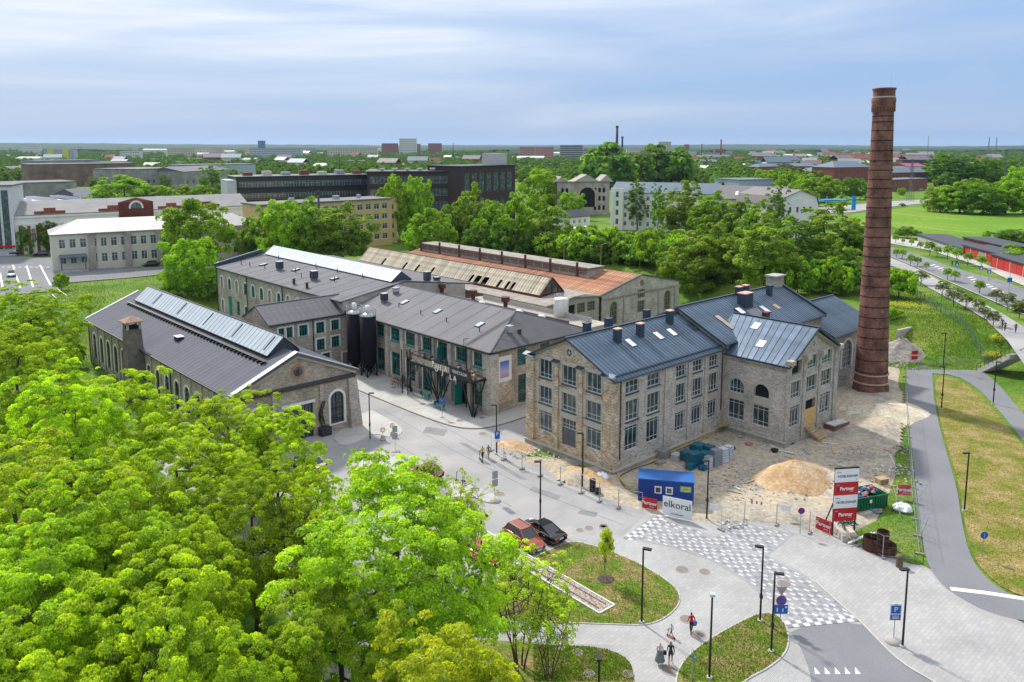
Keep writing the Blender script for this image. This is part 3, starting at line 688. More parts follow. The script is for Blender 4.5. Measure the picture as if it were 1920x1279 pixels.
# parking bay pavers and traffic islands
sheet('parking_bay', gp([(940, 1035), (1058, 1012), (1000, 985), (975, 985), (900, 1010), (880, 1060)], 0, 0), 0.007, M_PAVE)
isl = gp([(700, 845), (735, 850), (745, 842), (780, 905), (830, 903), (890, 912), (930, 930), (936, 940), (918, 946), (880, 930), (800, 940), (760, 960), (640, 870)], 0, 1)
b = MB(); b.prism(isl, -0.02, 0.10); b.obj('traffic_island', M_WALK)['kind'] = 'structure'
isl = gp([(690, 765), (720, 782), (752, 800), (756, 812), (735, 822), (700, 812), (670, 830), (640, 838), (620, 818)], 0, 1)
b = MB(); b.prism(isl, -0.02, 0.06); b.obj('hall_forecourt', M_WALK)['kind'] = 'structure'
M_PATCH = mixmat('asphalt repair', [(0.3, (0.19, 0.19, 0.20)), (0.7, (0.25, 0.248, 0.25))], 0.5, fscale=9, fine=(0.85, 1.1), bump=0.15, bscale=40)
for px in ([(800, 800), (840, 806), (832, 818), (792, 811)], [(1000, 912), (1052, 930), (1044, 938), (992, 919)], [(1090, 955), (1122, 961), (1116, 970), (1082, 963)], [(700, 880), (735, 886), (725, 902), (690, 893)], [(860, 830), (875, 832), (990, 900), (975, 899)]): sheet('asphalt_repair', [G(*p) for p in px], 0.004, M_PATCH)
for px in ([(720, 770), (860, 850), (1000, 920), (1170, 985)], [(690, 800), (820, 880), (960, 950)], [(760, 760), (900, 838), (930, 880)]): ribbon('tar_seam', [G(*p) for p in px], 0.05, 0.005, 0.002, M_BITU)
# ground under the big trees
sheet('park_ground', [G(-80, 830), G(180, 800), G(330, 905), G(420, 1010), G(520, 1120), G(600, 1240), G(640, 1420), (-60, 28), (-120, 40)], 0.02, M_GRASS)
# plateau roads: far left street and the parade on the right
zP = PLAT + 0.16
sheet('upper_street', [G(x, y, zP) for x, y in ((-60, 478), (95, 483), (110, 505), (310, 500), (420, 492), (520, 480), (520, 489), (420, 503), (250, 520), (125, 530), (105, 545), (-60, 560))], zP, M_ASPH2)
for i, (a, c) in enumerate((((24, 497), (38, 540)), ((50, 498), (62, 538)), ((75, 497), (95, 535)), ((0, 512), (6, 545)))):
 ribbon('lane_mark', [G(*a, zP), G(*c, zP)], 0.35, zP + .004, 0.003, M_WHITE)
for i in range(9): ribbon('zebra_bar', [G(3 + i * 10.5, 501, zP), G(9 + i * 10.5, 500.6, zP)], 0.6, zP + .004, 0.003, M_WHITE)
road = [(1600, 462), (1660, 476), (1720, 502), (1770, 524), (1835, 552), (1930, 594), (2000, 626)]
roadb = [(1600, 450), (1668, 462), (1720, 477), (1780, 499), (1830, 514), (1880, 526), (1930, 546), (2000, 575)]
sheet('parade_road', [G(x, y, zP) for x, y in road + roadb[::-1]], zP, M_ASPH2)
sheet('parade_footway', [G(x, y, zP) for x, y in ((1600, 442), (1667, 456), (1742, 469), (1800, 487), (1850, 504), (1884, 521), (1960, 552), (2000, 545), (1858, 500), (1806, 479), (1720, 452), (1600, 428))], zP + .008, M_WALK)
sheet('parade_walk', [G(x, y, zP) for x, y in ((1640, 488), (1690, 505), (1742, 540), (1800, 570), (1850, 600), (1890, 640), (1925, 690), (2000, 690), (1930, 620), (1880, 588), (1830, 562), (1770, 530), (1712, 500), (1650, 475))], zP + .006, M_ASPH)
for (x0, y0, n, dx, dy, w) in ((1745, 498, 5, 7, 3.1, 9), (1815, 521, 4, 5, 4, 10), (1846, 535, 5, 6.5, 3.6, 9)):
 for i in range(n):
  a = G(x0 + i * dx, y0 + i * dy, zP); c = G(x0 + i * dx + w, y0 + i * dy - 2, zP); ribbon('crossing_bar', [a, c], 0.5, zP + .004, 0.003, M_WHITE)
ribbon('road_edge_line', [G(x, y, zP) for x, y in ((1640, 472), (1660, 476), (1720, 502), (1770, 524), (1835, 552), (1930, 594))], 0.3, zP + .004, 0.05, M_WALK)
sheet('meadow', [G(x, y, zP) for x, y in ((1597, 425), (1660, 422), (1720, 440), (1790, 462), (1850, 470), (2050, 478), (2050, 395), (1880, 392), (1760, 385), (1690, 390), (1597, 402))], zP, M_FIELD)
for a in (((1600, 412), (1680, 419), (1760, 430), (1830, 436)), ((1640, 396), (1720, 405), (1800, 412))):
 ribbon('trodden_path', [G(x, y, zP) for x, y in a], 0.7, zP + .006, 0.004, mat('trodden earth', (0.33, 0.30, 0.20), 0.9, world=True))
sheet('meadow_road', [G(x, y, zP) for x, y in ((1500, 402), (1597, 398), (1690, 385), (1755, 380), (1740, 374), (1660, 378), (1560, 388), (1480, 392))], zP + .01, M_ASPH)

# ================================================================== materials of the buildings
M_LIME = masonry('pale limestone', (0.58, 0.53, 0.465), (0.34, 0.305, 0.265), (0.63, 0.60, 0.55), 0.46, 0.17, 0.022, (0.68, 1.15), 0.30)
M_LIMEB = masonry('brown stained limestone', (0.60, 0.52, 0.405), (0.26, 0.20, 0.145), (0.65, 0.60, 0.52), 0.46, 0.18, 0.026, (0.55, 1.2), 0.45, tint=(0.74, 0.62, 0.49))
M_LIMEG = masonry('grey limestone', (0.51, 0.46, 0.40), (0.31, 0.275, 0.24), (0.56, 0.53, 0.48), 0.46, 0.17, 0.022, (0.66, 1.12), 0.25)
M_LIMEY = masonry('weathered limestone', (0.50, 0.43, 0.345), (0.30, 0.25, 0.20), (0.54, 0.48, 0.40), 0.44, 0.16, 0.022, (0.58, 1.12), 0.3)
M_RENDER = mat('grey render', (0.41, 0.385, 0.34), 0.9, var=0.10, scale=1.2)
M_PLINTH = masonry('plinth stone', (0.40, 0.37, 0.33), (0.30, 0.28, 0.25), (0.42, 0.40, 0.37), 0.5, 0.22, 0.02, (0.7, 1.1), 0.3)
M_BLUE = mat('blue-grey sheet metal', (0.072, 0.108, 0.156), 0.45, 0.25, var=0.24, scale=0.5, rnd=0.14, stretch=(1, 1, 1))
M_BLUE_SHEEN = mat('sky-sheen blue sheet metal', (0.100, 0.140, 0.195), 0.36, 0.4, var=0.24, scale=0.7, rnd=0.18)  # wing roof: sky reflection painted in as a lighter blue-grey
M_BLUED = mat('dark blue flashing', (0.040, 0.066, 0.10), 0.45, 0.3, var=0.1)
M_WFR = mat('grey-white frame', (0.50, 0.53, 0.53), 0.5, var=0.05)
M_GLS = glassmat('hall glass', (0.035, 0.060, 0.066))
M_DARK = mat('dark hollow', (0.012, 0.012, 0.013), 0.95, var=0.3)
M_BLK = mat('black metal', (0.018, 0.020, 0.024), 0.45, 0.3, var=0.15)
M_LAMP = mat('black lamp paint', (0.012, 0.012, 0.013), 0.5, var=0.1)
M_LOUV = mat('dark louvre', (0.045, 0.055, 0.068), 0.5, 0.3, var=0.15)
M_PINK = mat('pink cap', (0.62, 0.33, 0.27), 0.8, var=0.12)
M_SKYL = mat('white rooflight', (0.74, 0.76, 0.80), 0.25, var=0.04, spec=0.6)
M_CONC = mat('concrete', (0.36, 0.35, 0.33), 0.9, var=0.18, scale=0.8, bump=0.2)
M_WOOD = mat('raw timber', (0.46, 0.33, 0.18), 0.8, var=0.2, scale=3, stretch=(1, 1, 6))
M_PLY = mat('yellow plywood', (0.58, 0.36, 0.12), 0.7, var=0.15)
M_STEEL = mat('galvanised steel', (0.42, 0.44, 0.46), 0.4, 0.7, var=0.12)
M_WHT = mat('white plaster', (0.70, 0.69, 0.66), 0.85, var=0.07, scale=0.6)

GX = (1/3, 2/3); ZL = (0.26,); ZH = (0.20, 0.87)
def stack(parent, x, y, z, w, d, h, cap=M_PINK, body=M_BLUED, name='chimney_stack'):
 o = MB().box(-w/2, w/2, -d/2, d/2, -0.6, h).obj(name, body, parent, loc=(x, y, z))
 MB().box(-w/2 - .06, w/2 + .06, -d/2 - .06, d/2 + .06, h + .002, h + .12).obj('cap', cap, o); return o
def rooflight(parent, x, y, zfun, w=0.95, l=1.35, axis='y', pane=M_SKYL, up=0.10):
 """flat roof window lying on a slope; axis says which way the slope rises"""
 b = MB(); g = MB()
 if axis == 'y': P = [(x - w/2, y - l/2), (x + w/2, y - l/2), (x + w/2, y + l/2), (x - w/2, y + l/2)]
 else: P = [(x - l/2, y - w/2), (x + l/2, y - w/2), (x + l/2, y + w/2), (x - l/2, y + w/2)]
 b.slab([(px, py, zfun(px, py) + up) for px, py in P], 0.25)
 c = [(x + (px - x) * 0.86, y + (py - y) * 0.88) for px, py in P]; g.slab([(px, py, zfun(px, py) + up + .02) for px, py in c], 0.018)
 o = b.obj('roof_window', M_BLUED, parent); g.obj('pane', pane, o); return o
def downpipe(parent, x, y, z0, z1, m=M_BLUED, r=0.07):
 return MB().cyl((x, y, z0), (x, y, z1), r, n=6).obj('downpipe', m, parent)
def rose(wl, s, z, r, ring, bars=6, rm=M_RENDER, fm=M_WFR, gm=M_GLS, out=0.0):
 b = MB(); n = 24
 for i in range(n):
  a, c = 2*pi*i/n, 2*pi*(i+1)/n
  q = [(r*cos(a), -.06, r*sin(a)), ((r+ring)*cos(a), -.06, (r+ring)*sin(a)), ((r+ring)*cos(c), -.06, (r+ring)*sin(c)), (r*cos(c), -.06, r*sin(c))]
  b.face(q); b.face([(x, 0.0 if k in (0, 1) else -.06, zz) for k, (x, _, zz) in enumerate((q[1], q[2], q[2], q[1]))]); b.face([(q[0][0], -.06, q[0][2]), (q[3][0], -.06, q[3][2]), (q[3][0], -.012, q[3][2]), (q[0][0], -.012, q[0][2])])
 o = on_wall(wl, b, 'round_window', rm, s, z, out)
 g = MB().face([(r*cos(2*pi*i/n), -.010, r*sin(2*pi*i/n)) for i in range(n)]); g.obj('pane', gm, o)
 f = MB()
 for i in range(bars // 2):
  a = pi * i / (bars // 2) + .3; f.bar((-r*cos(a), -.03, -r*sin(a)), (r*cos(a), -.03, r*sin(a)), .05, .03)
 f.cyl((0, -.045, 0), (0, -.02, 0), r*.3, n=10); f.obj('bars', fm, o); return o

def main_block():
 T = thing('stone_office_block', 'three-storey limestone block with blue-grey metal roof, gable and side wing, under conversion', 'building', (*S(-2.9, -23.83), 0), radians(42.2))
 # --- gabled front part
 gd, sd = 13.6, 21.05
 ops = []
 for i, (a, c) in enumerate(((2.0, 4.13), (5.8, 8.02), (9.6, 11.8))):
  ops += [(a, c, 8.72, 10.95, 'r'), (a, c, 5.57, 7.68, 'r'), (a, c, 2.1 if i != 1 else 1.43, 4.62, 'r')]
 w = wall(T, 'gable_wall', (0, gd), (0, 0), -0.6, 11.25, ops, M_LIMEB, 0.35, top=[(13.6, 11.25), (13.0, 11.25), (6.8, 14.05), (0.6, 11.25)][1:])
 for k, o in enumerate(ops):
  if k == 5:
   d = MB(); W_, H_ = o[1]-o[0], 2.05
   d.box(0.02, W_-.02, -.05, .03, 0, H_)
   for xx in (.1, W_/2+.05):
    for zz in (.12, 1.05): d.box(xx, xx+W_/2-.17, -.08, -.05, zz, zz+.8)
   on_wall(w, d, 'entrance_door', mat('slate door', (0.095, 0.10, 0.125), .6, var=.1), o[0], o[2], -.2)
   add_window(w, (o[0], o[1], o[2]+2.07, o[3], 'r'), (.25, .5, .75), (.4,), M_WFR, M_GLS)
  else: add_window(w, o, GX, ZL if k % 3 == 1 else ((.22,) if k % 3 == 0 else ZH), M_WFR, M_GLS, .08)
  if k % 3 < 2:
   sb = MB().box(-.05, o[1]-o[0]+.05, -.12, .06, -.16, -.02); on_wall(w, sb, 'sill', M_BLUED, o[0], o[2])
  if k % 3 == 1: on_wall(w, surround(o[1]-o[0], o[3]-o[2], 'r', .48), 'render_surround', M_RENDER, o[0], o[2])
  if k % 3 == 0: on_wall(w, surround(o[1]-o[0], o[3]-o[2], 'r', .22, top=.1), 'render_surround', M_RENDER, o[0], o[2])
  if k % 3 == 1: on_wall(w, MB().box(-.3, o[1]-o[0]+.3, -.05, .02, -.92, -.17), 'render_panel', M_RENDER, o[0], o[2])
 for s0, s1 in ((-.05, 1.25), (4.72, 5.28), (8.55, 9.1), (12.35, 13.65)):
  big = s1 - s0 > 1
  p = MB(); p.box(0, s1-s0, -.28 if big else -.2, .05, -.6, 10.95, uv=True); po = on_wall(w, p, 'pilaster', M_LIMEB, s0, 0)
  c = MB(); e = .18; c.box(-e, s1-s0+e, -.55, .02, 10.952, 11.12); c.box(-e*.5, s1-s0+e*.5, -.42, .02, 10.6, 10.95); c.obj('capital', M_RENDER, po)
  MB().slab([(-e-.1, -.65, 11.14), (s1-s0+e+.1, -.65, 11.14), (s1-s0+e+.1, .0, 11.42), (-e-.1, .0, 11.42)], .02).obj('flashing', M_BLUED, po)
 on_wall(w, MB().box(1.3, 12.3, -.10, .02, 11.0, 11.42), 'cornice', M_RENDER, 0, 0)
 rose(w, 6.9, 12.55, .42, .34)
 for sgn in (1, -1):
  a, c = ((0.2, 11.25), (6.8, 14.12)) if sgn > 0 else ((13.4, 11.25), (6.8, 14.12))
  on_wall(w, MB().bar((a[0], -.12, a[1]-.30), (c[0], -.12, c[1]-.22), .28, .2), 'raking_cornice', M_LIMEY, 0, 0)
 on_wall(w, MB().box(-.15, 13.75, -.35, .02, -.7, .45, uv=True), 'plinth', M_PLINTH, 0, 0)
 on_wall(w, MB().box(-.18, 13.78, -.42, .02, .452, .58), 'plinth_cap', M_RENDER, 0, 0)
 # --- long side
 ops = []
 for i, (a, c) in enumerate(((2.0, 4.25), (5.85, 8.1), (11.25, 13.1), (14.6, 16.55), (18.05, 19.92))):
  b_ = i < 2
  ops += [(a, c, 8.75, 10.2, 'r'), (a, c, 5.56 if b_ else 5.68, 7.93, 'r'), (a, c, 2.12, 4.93 if b_ else 4.42, 'r')]
 w2 = wall(T, 'side_wall', (0, 0), (sd, 0), -0.8, 10.75, ops, M_LIME, 0.35)
 for k, o in enumerate(ops):
  add_window(w2, o, GX, ((.5,), (.27,), (.20, .88))[k % 3], M_WFR, M_GLS, .08)
  if k % 3 < 2: on_wall(w2, MB().box(-.05, o[1]-o[0]+.05, -.12, .06, -.16, -.02), 'sill', M_BLUED, o[0], o[2])
  if k % 3 == 1:
   on_wall(w2, surround(o[1]-o[0], o[3]-o[2], 'r', .42 if k < 6 else .2), 'render_surround', M_RENDER, o[0], o[2])
   on_wall(w2, MB().box(-.06, o[1]-o[0]+.06, -.045, .02, -.9 if k > 5 else -.10-.0, -.17) if k > 5 else MB().box(-.4, o[1]-o[0]+.4, -.045, .02, -.12-.0, -.165+.17), 'render_panel', M_RENDER, o[0], o[2]) if k > 5 else None
  if k % 3 == 0: on_wall(w2, MB().box(-.15, o[1]-o[0]+.15, -.05, .02, -.35, -.165), 'render_panel', M_RENDER, o[0], o[2])
 for s0, s1 in ((-.3, 1.3), (9.0, 10.4), (13.55, 14.15), (17.0, 17.6), (20.25, 21.0)):
  on_wall(w2, MB().box(0, s1-s0, -.14, .05, -.8, 10.3, uv=True), 'pilaster', M_LIME if s0 > 1 else M_LIMEB, s0, 0)
 for i in range(3): on_wall(w2, MB().box(-.2, sd, -.12-.09*i, .02, 10.3+.15*i, 10.445+.15*i, uv=True), 'eaves_course', M_LIMEY, 0, 0)
 on_wall(w2, MB().box(-.2, sd, -.32, .02, -.9, .4, uv=True), 'plinth', M_PLINTH, 0, 0); on_wall(w2, MB().box(-.2, sd, -.40, .02, .402, .55), 'plinth_cap', M_RENDER, 0, 0)
 wall(T, 'back_wall', (21, gd), (0, gd), -.6, 10.75, [], M_LIMEY)
 downpipe(T, .95, -.22, 1.6, 10.6, mat('rust pipe', (.10, .045, .04), .6)); downpipe(T, 20.55, -.25, 2.9, 10.5); downpipe(T, 20.86, -.25, 2.9, 10.5)
 # --- roof of the front part
 zC = lambda x, y: 10.78 + (y + .5) * (14.28 - 10.78) / 7.3 if y < 6.8 else 14.28 - (y - 6.8) * (14.28 - 10.78) / 7.3
 rf = MB(); rf.slab([(-.55, -.5, 10.76), (21, -.5, 10.76), (21, 6.8, 14.26), (-.55, 6.8, 14.26)], .16); rf.slab([(-.55, 6.8, 14.26), (21, 6.8, 14.26), (21, 14.1, 10.76), (-.55, 14.1, 10.76)], .16)
 ro = rf.obj('roof', M_BLUED, T)
 panels(ro, (-.55, -.5, 10.82), (21, -.5, 10.82), (21, 6.8, 14.32), (-.55, 6.8, 14.32), .60, M_BLUE)
 panels(ro, (21, 14.1, 10.82), (-.55, 14.1, 10.82), (-.55, 6.8, 14.32), (21, 6.8, 14.32), .60, M_BLUE)
 MB().bar((-.6, 6.8, 14.38), (21, 6.8, 14.38), .3, .10).obj('ridge_cap', M_BLUED, ro)
 MB().bar((-.5, -.58, 10.72), (21, -.58, 10.72), .16, .12).obj('gutter', M_BLUED, ro)
 MB().slab([(-.3, -.05, 11.16), (20.8, -.05, 11.16), (20.8, .05, 11.26), (-.3, .05, 11.26)], .16).obj('snow_guard', M_BLUED, ro)
 for x in (7.5, 12.8, 15.5): rooflight(ro, x, 3.9, zC)
 rooflight(ro, 19.9, 3.9, zC, pane=M_GLS)
 for x, y, h in ((5.9, 4.6, 1.5), (10.1, 4.6, 1.5), (17.0, 5.4, 1.6)): stack(ro, x, y, zC(x, y), .85, .65, h)
 for x, y in ((5.0, 8.6), (8.9, 8.6), (16.4, 8.6)): stack(ro, x, y, zC(x, y), .85, .65, 1.45, M_BLUED)
 # --- higher middle part
 zM = lambda x, y: 11.45 + (y + .8) * (15.05 - 11.45) / 7.5
 MB().prism([(20.6, -.35), (46, -.35), (46, 13.6), (20.6, 13.6)], -.5, 11.3).obj('middle_walls', M_LIMEY, T)
 g = MB()
 for x in (20.6, 46):
  g.face([(x, -.35, 11.3), (x, 13.6, 11.3), (x, 6.7, 14.9)] if x > 30 else [(x, -.35, 11.3), (x, 6.7, 14.9), (x, 13.6, 11.3)], [(0, 11.3), (14, 11.3), (7, 15)])
 g.obj('middle_gable', M_LIMEY, T)
 rf = MB(); rf.slab([(20.2, -.8, 11.43), (46.3, -.8, 11.43), (46.3, 6.7, 15.03), (20.2, 6.7, 15.03)], .2); rf.slab([(20.2, 6.7, 15.03), (46.3, 6.7, 15.03), (46.3, 14.2, 11.43), (20.2, 14.2, 11.43)], .2)
 rm = rf.obj('roof', M_BLUED, T)
 panels(rm, (20.2, -.8, 11.49), (46.3, -.8, 11.49), (46.3, 6.7, 15.09), (20.2, 6.7, 15.09), .60, M_BLUE)
 MB().bar((20.1, 6.7, 15.15), (46.3, 6.7, 15.15), .3, .1).obj('ridge_cap', M_BLUED, rm); MB().bar((20.2, -.9, 11.38), (46.3, -.9, 11.38), .16, .12).obj('gutter', M_BLUED, rm)
 MB().bar((46.35, -.85, 11.62), (46.35, 6.7, 15.2), .35, .35).obj('verge_parapet', M_BLUED, rm); MB().bar((46.35, 6.7, 15.2), (46.35, 14.2, 11.62), .35, .35).obj('verge_parapet', M_BLUED, rm)
 o = MB().box(-1.2, 1.2, -.8, .8, -1.2, 1.2, uv=True).obj('ridge_stack', M_LIMEG, rm, loc=(45.2, 6.9, 15.2)); MB().box(-1.4, 1.4, -1, 1, 1.202, 1.42).obj('cap', M_CONC, o)
 stack(rm, 32.9, 4.4, zM(32.9, 4.4), 2.0, 1.3, 1.7)
 stack(rm, 40.5, 5.1, zM(40.5, 5.1), .8, .6, 1.4, M_BLUED); stack(rm, 34.3, 6.3, 14.9, .9, .7, 1.2); stack(rm, 36.0, 6.3, 14.9, .9, .7, 1.2); stack(rm, 33.0, 1.2, zM(33, 1.2), .9, .7, 1.0, mat('red cap', (.35, .05, .04)))
 rooflight(rm, 30.0, 3.3, zM, 1.2, 1.3, up=.35); rooflight(rm, 35.5, 2.8, zM, 1.0, 1.6); rooflight(rm, 38.7, 2.8, zM, 1.1, 1.1, pane=M_WOOD, up=.05); rooflight(rm, 32.9, 2.3, zM, 3.2, 2.6, pane=mat('old glass', (.16, .19, .18), .2), up=.06)
 rooflight(rm, 24.9, 2.4, zM, 1.0, 3.0, pane=mat('bare batten', (.38, .33, .26)), up=.12)
 # --- projecting wing
 ops = [(1.0, 3.1, 5.4, 7.25, 'a'), (4.5, 6.55, 5.55, 7.25, 'a'), (.95, 3.2, 2.0, 4.53, 'r'), (4.37, 6.6, 2.0, 4.53, 'r'), (4.95, 5.9, .05, .6, 'r'), (1.8, 2.65, -.9, .75, 'r')]
 w3 = wall(T, 'wing_wall', (sd, 0), (sd, -8.7), -1.0, 10.1, ops, M_LIME, .4)
 add_window(w3, ops[0], (.25, .5, .75), (.3,), M_WFR, M_GLS, .08); add_window(w3, ops[2], GX, (.22, .82), M_WFR, M_GLS, .08); add_window(w3, ops[3], GX, (.22, .82), M_WFR, M_GLS, .08); add_window(w3, ops[4], (.5,), (), M_WFR, M_GLS, .06)
 bk = MB(); bk.face([(0, .39, 0), (2.05, .39, 0), (2.05, .39, 1.7), (0, .39, 1.7)]); on_wall(w3, bk, 'empty_opening', M_DARK, 4.5, 5.55)
 on_wall(w3, MB().face([(0, .39, 0), (.85, .39, 0), (.85, .39, 1.65), (0, .39, 1.65)]), 'cellar_opening', M_DARK, 1.8, -.9)
 for o in ops[:2]:
  on_wall(w3, surround(o[1]-o[0], o[3]-o[2], 'a', .42), 'render_surround', M_RENDER, o[0], o[2]); on_wall(w3, MB().box(0, o[1]-o[0], -.03, .02, -.9, -.02), 'render_panel', M_RENDER, o[0], o[2])
 for i in range(4): on_wall(w3, MB().box(0, 8.7+.1*i, -.08-.08*i, .02, 9.4+.15*i, 9.545+.15*i, uv=True), 'eaves_course', M_LIMEY, 0, 0)
 on_wall(w3, MB().box(0, 8.9, -.2, .02, -1.2, .70, uv=True), 'plinth', M_PLINTH, 0, 0); on_wall(w3, MB().box(0, 8.95, -.28, .02, .702, .84), 'plinth_cap', M_RENDER, 0, 0)
 ops = []
 for i, (a, c) in enumerate(((1.1, 3.4), (4.85, 7.35), (8.55, 11.15))): ops += [(a, c, 8.75, 10.45, 'r'), (a, c, 5.8, 7.9, 'r'), (a, c, 2.2 if i != 1 else 1.55, 4.87, 'r')]
 w4 = wall(T, 'wing_gable_wall', (sd, -8.7), (33.9, -8.7), -1.0, 10.6, ops, M_LIMEG, .4, top=[(12.5, 10.6), (6.15, 13.6), (.35, 10.6)])
 for k, o in enumerate(ops):
  if k == 0: on_wall(w4, MB().face([(0, .39, 0), (2.3, .39, 0), (2.3, .39, 1.7), (0, .39, 1.7)]), 'empty_opening', M_DARK, o[0], o[2])
  elif k == 5:
   on_wall(w4, MB().face([(0, .39, 0), (2.5, .39, 0), (2.5, .39, 3.32), (0, .39, 3.32)]), 'empty_opening', M_DARK, o[0], o[2])
   d = MB().box(.02, 1.25, -.02, .04, 0, 2.15).box(1.27, 2.48, -.02, .04, 0, 2.15).box(.1, 2.4, -.05, -.02, .3, .42).box(.1, 2.4, -.05, -.02, 1.7, 1.82); on_wall(w4, d, 'boarded_door', M_PLY, o[0], o[2], .02)
  else: add_window(w4, o, GX, ((.24,), (.27,), (.20, .85))[k % 3], M_WFR, M_GLS, .08)
  on_wall(w4, surround(o[1]-o[0], o[3]-o[2], 'r', .34, top=.3), 'render_surround', M_RENDER, o[0], o[2])
  if k % 3 == 1: on_wall(w4, MB().box(0, o[1]-o[0], -.03, .02, -.6, -.02), 'render_panel', M_RENDER, o[0], o[2])
 for s0, s1 in ((-.05, .65), (3.85, 4.4), (7.75, 8.15), (11.9, 12.9)): on_wall(w4, MB().box(0, s1-s0, -.16, .05, -.9, 10.3, uv=True), 'pilaster', M_LIMEG, s0, 0)
 for s0 in (-.25, 3.6, 7.5, 11.9):
  on_wall(w4, MB().box(0, 1.0, -.75, .05, 10.3, 10.85).box(.12, .88, -.5, .05, 9.95, 10.298), 'corbel', M_LIMEY if s0 < 0 else M_RENDER, s0, 0)
 rose(w4, 6.2, 11.9, .36, .28)
 for a, c in (((-.3, 10.45), (6.15, 13.72)), ((12.9, 10.45), (6.15, 13.72))):
  for j in range(3): on_wall(w4, MB().bar((a[0], -.12-.12*j, a[1]-.62+.12*j), (c[0], -.12-.12*j, c[1]-.52+.12*j), .14, .12), 'raking_cornice', M_LIMEY, 0, 0)
 on_wall(w4, MB().box(-.1, 12.95, -.22, .02, -1.2, .68, uv=True), 'plinth', M_PLINTH, 0, 0)
 for s0 in (1.4, 9.6): on_wall(w4, MB().box(0, .7, -.24, -.22, -.1, .35), 'cellar_vent', M_DARK, s0, 0)
 wall(T, 'wing_back_wall', (33.9, -8.7), (33.9, 0), -.8, 10.3, [], M_LIMEG)
 rz0, rz1 = 10.16, 13.9; xm = 27.3
 rf = MB(); rf.slab([(20.7, -9.25, rz0), (xm, -9.25, rz1), (xm, 2.7, rz1), (20.7, 2.7, rz0)], .18); rf.slab([(xm, -9.25, rz1), (34.3, -9.25, rz0), (34.3, 2.7, rz0), (xm, 2.7, rz1)], .18)
 rw = rf.obj('roof', M_BLUED, T); zW = lambda x, y: rz0 + (x - 20.7) * (rz1 - rz0) / (xm - 20.7)
 panels(rw, (20.7, 0.6, rz0 + .06), (20.7, -9.25, rz0 + .06), (xm, -9.25, rz1 + .06), (xm, 2.7, rz1 + .06), .82, M_BLUE_SHEEN, seam=.06)
 panels(rw, (34.3, -9.25, rz0 + .06), (34.3, 2.7, rz0 + .06), (xm, 2.7, rz1 + .06), (xm, -9.25, rz1 + .06), .82, M_BLUE_SHEEN)
 MB().bar((xm, -9.3, rz1 + .12), (xm, 2.6, rz1 + .12), .3, .1).obj('ridge_cap', M_BLUED, rw)
 MB().bar((20.62, .4, rz0 - .02), (20.62, -9.3, rz0 - .02), .16, .14).obj('gutter', M_BLUED, rw); MB().bar((20.7, -9.3, rz0 + .02), (xm, -9.3, rz1 + .02), .12, .26).obj('verge', M_BLUED, rw); MB().bar((34.3, -9.3, rz0 + .02), (xm, -9.3, rz1 + .02), .12, .26).obj('verge', M_BLUED, rw)
 rooflight(rw, 25.8, -1.6, zW, 1.1, 1.25, 'x'); rooflight(rw, 23.2, -3.95, zW, 1.1, 1.25, 'x')
 # --- low end part by the chimney
 ops = [(3.3, 6.3, 2.9, 7.1, 'a'), (-.2 + .3, 1.9, 2.9, 7.1, 'a')]
 w5 = wall(T, 'end_hall_wall', (46.4, -2.0), (60, -2.0), -.5, 8.4, ops, M_LIMEG, .4)
 for o in ops: add_window(w5, o, (.25, .5, .75), (.2, .4, .6, .8), M_WFR, M_GLS, .08); on_wall(w5, surround(o[1]-o[0], o[3]-o[2], 'a', .4, .07), 'arch_surround', M_WHT, o[0], o[2])
 wall(T, 'end_hall_gable', (46.4, 12), (46.4, -2.0), -.5, 8.4, [], M_LIMEG, top=[(14, 8.4), (7, 11.6)][1:]); wall(T, 'end_hall_gable', (60, -2.0), (60, 12), -.5, 8.4, [], M_LIMEG, top=[(7, 11.6)])
 rf = MB(); rf.slab([(46.0, -2.45, 8.38), (60.4, -2.45, 8.38), (60.4, 5, 11.78), (46.0, 5, 11.78)], .18); rf.slab([(46, 5, 11.78), (60.4, 5, 11.78), (60.4, 12.4, 8.38), (46, 12.4, 8.38)], .18); rn = rf.obj('roof', M_BLUED, T)
 panels(rn, (46.0, -2.45, 8.44), (60.4, -2.45, 8.44), (60.4, 5, 11.84), (46, 5, 11.84), .6, M_BLUE); MB().bar((46, -2.53, 8.34), (60.4, -2.53, 8.34), .16, .12).obj('gutter', M_BLUED, rn); MB().bar((46, 5, 11.9), (60.4, 5, 11.9), .3, .1).obj('ridge_cap', M_BLUED, rn)
 zN = lambda x, y: 8.38 + (y + 2.45) * 3.4 / 7.45
 rooflight(rn, 50.2, 3.0, zN, 1, 1.4); rooflight(rn, 48.4, 3.0, zN, .8, .9); stack(rn, 47.2, 1.6, zN(47, 1.6), 1.5, 1.5, .9, M_BLUED)
main_block()

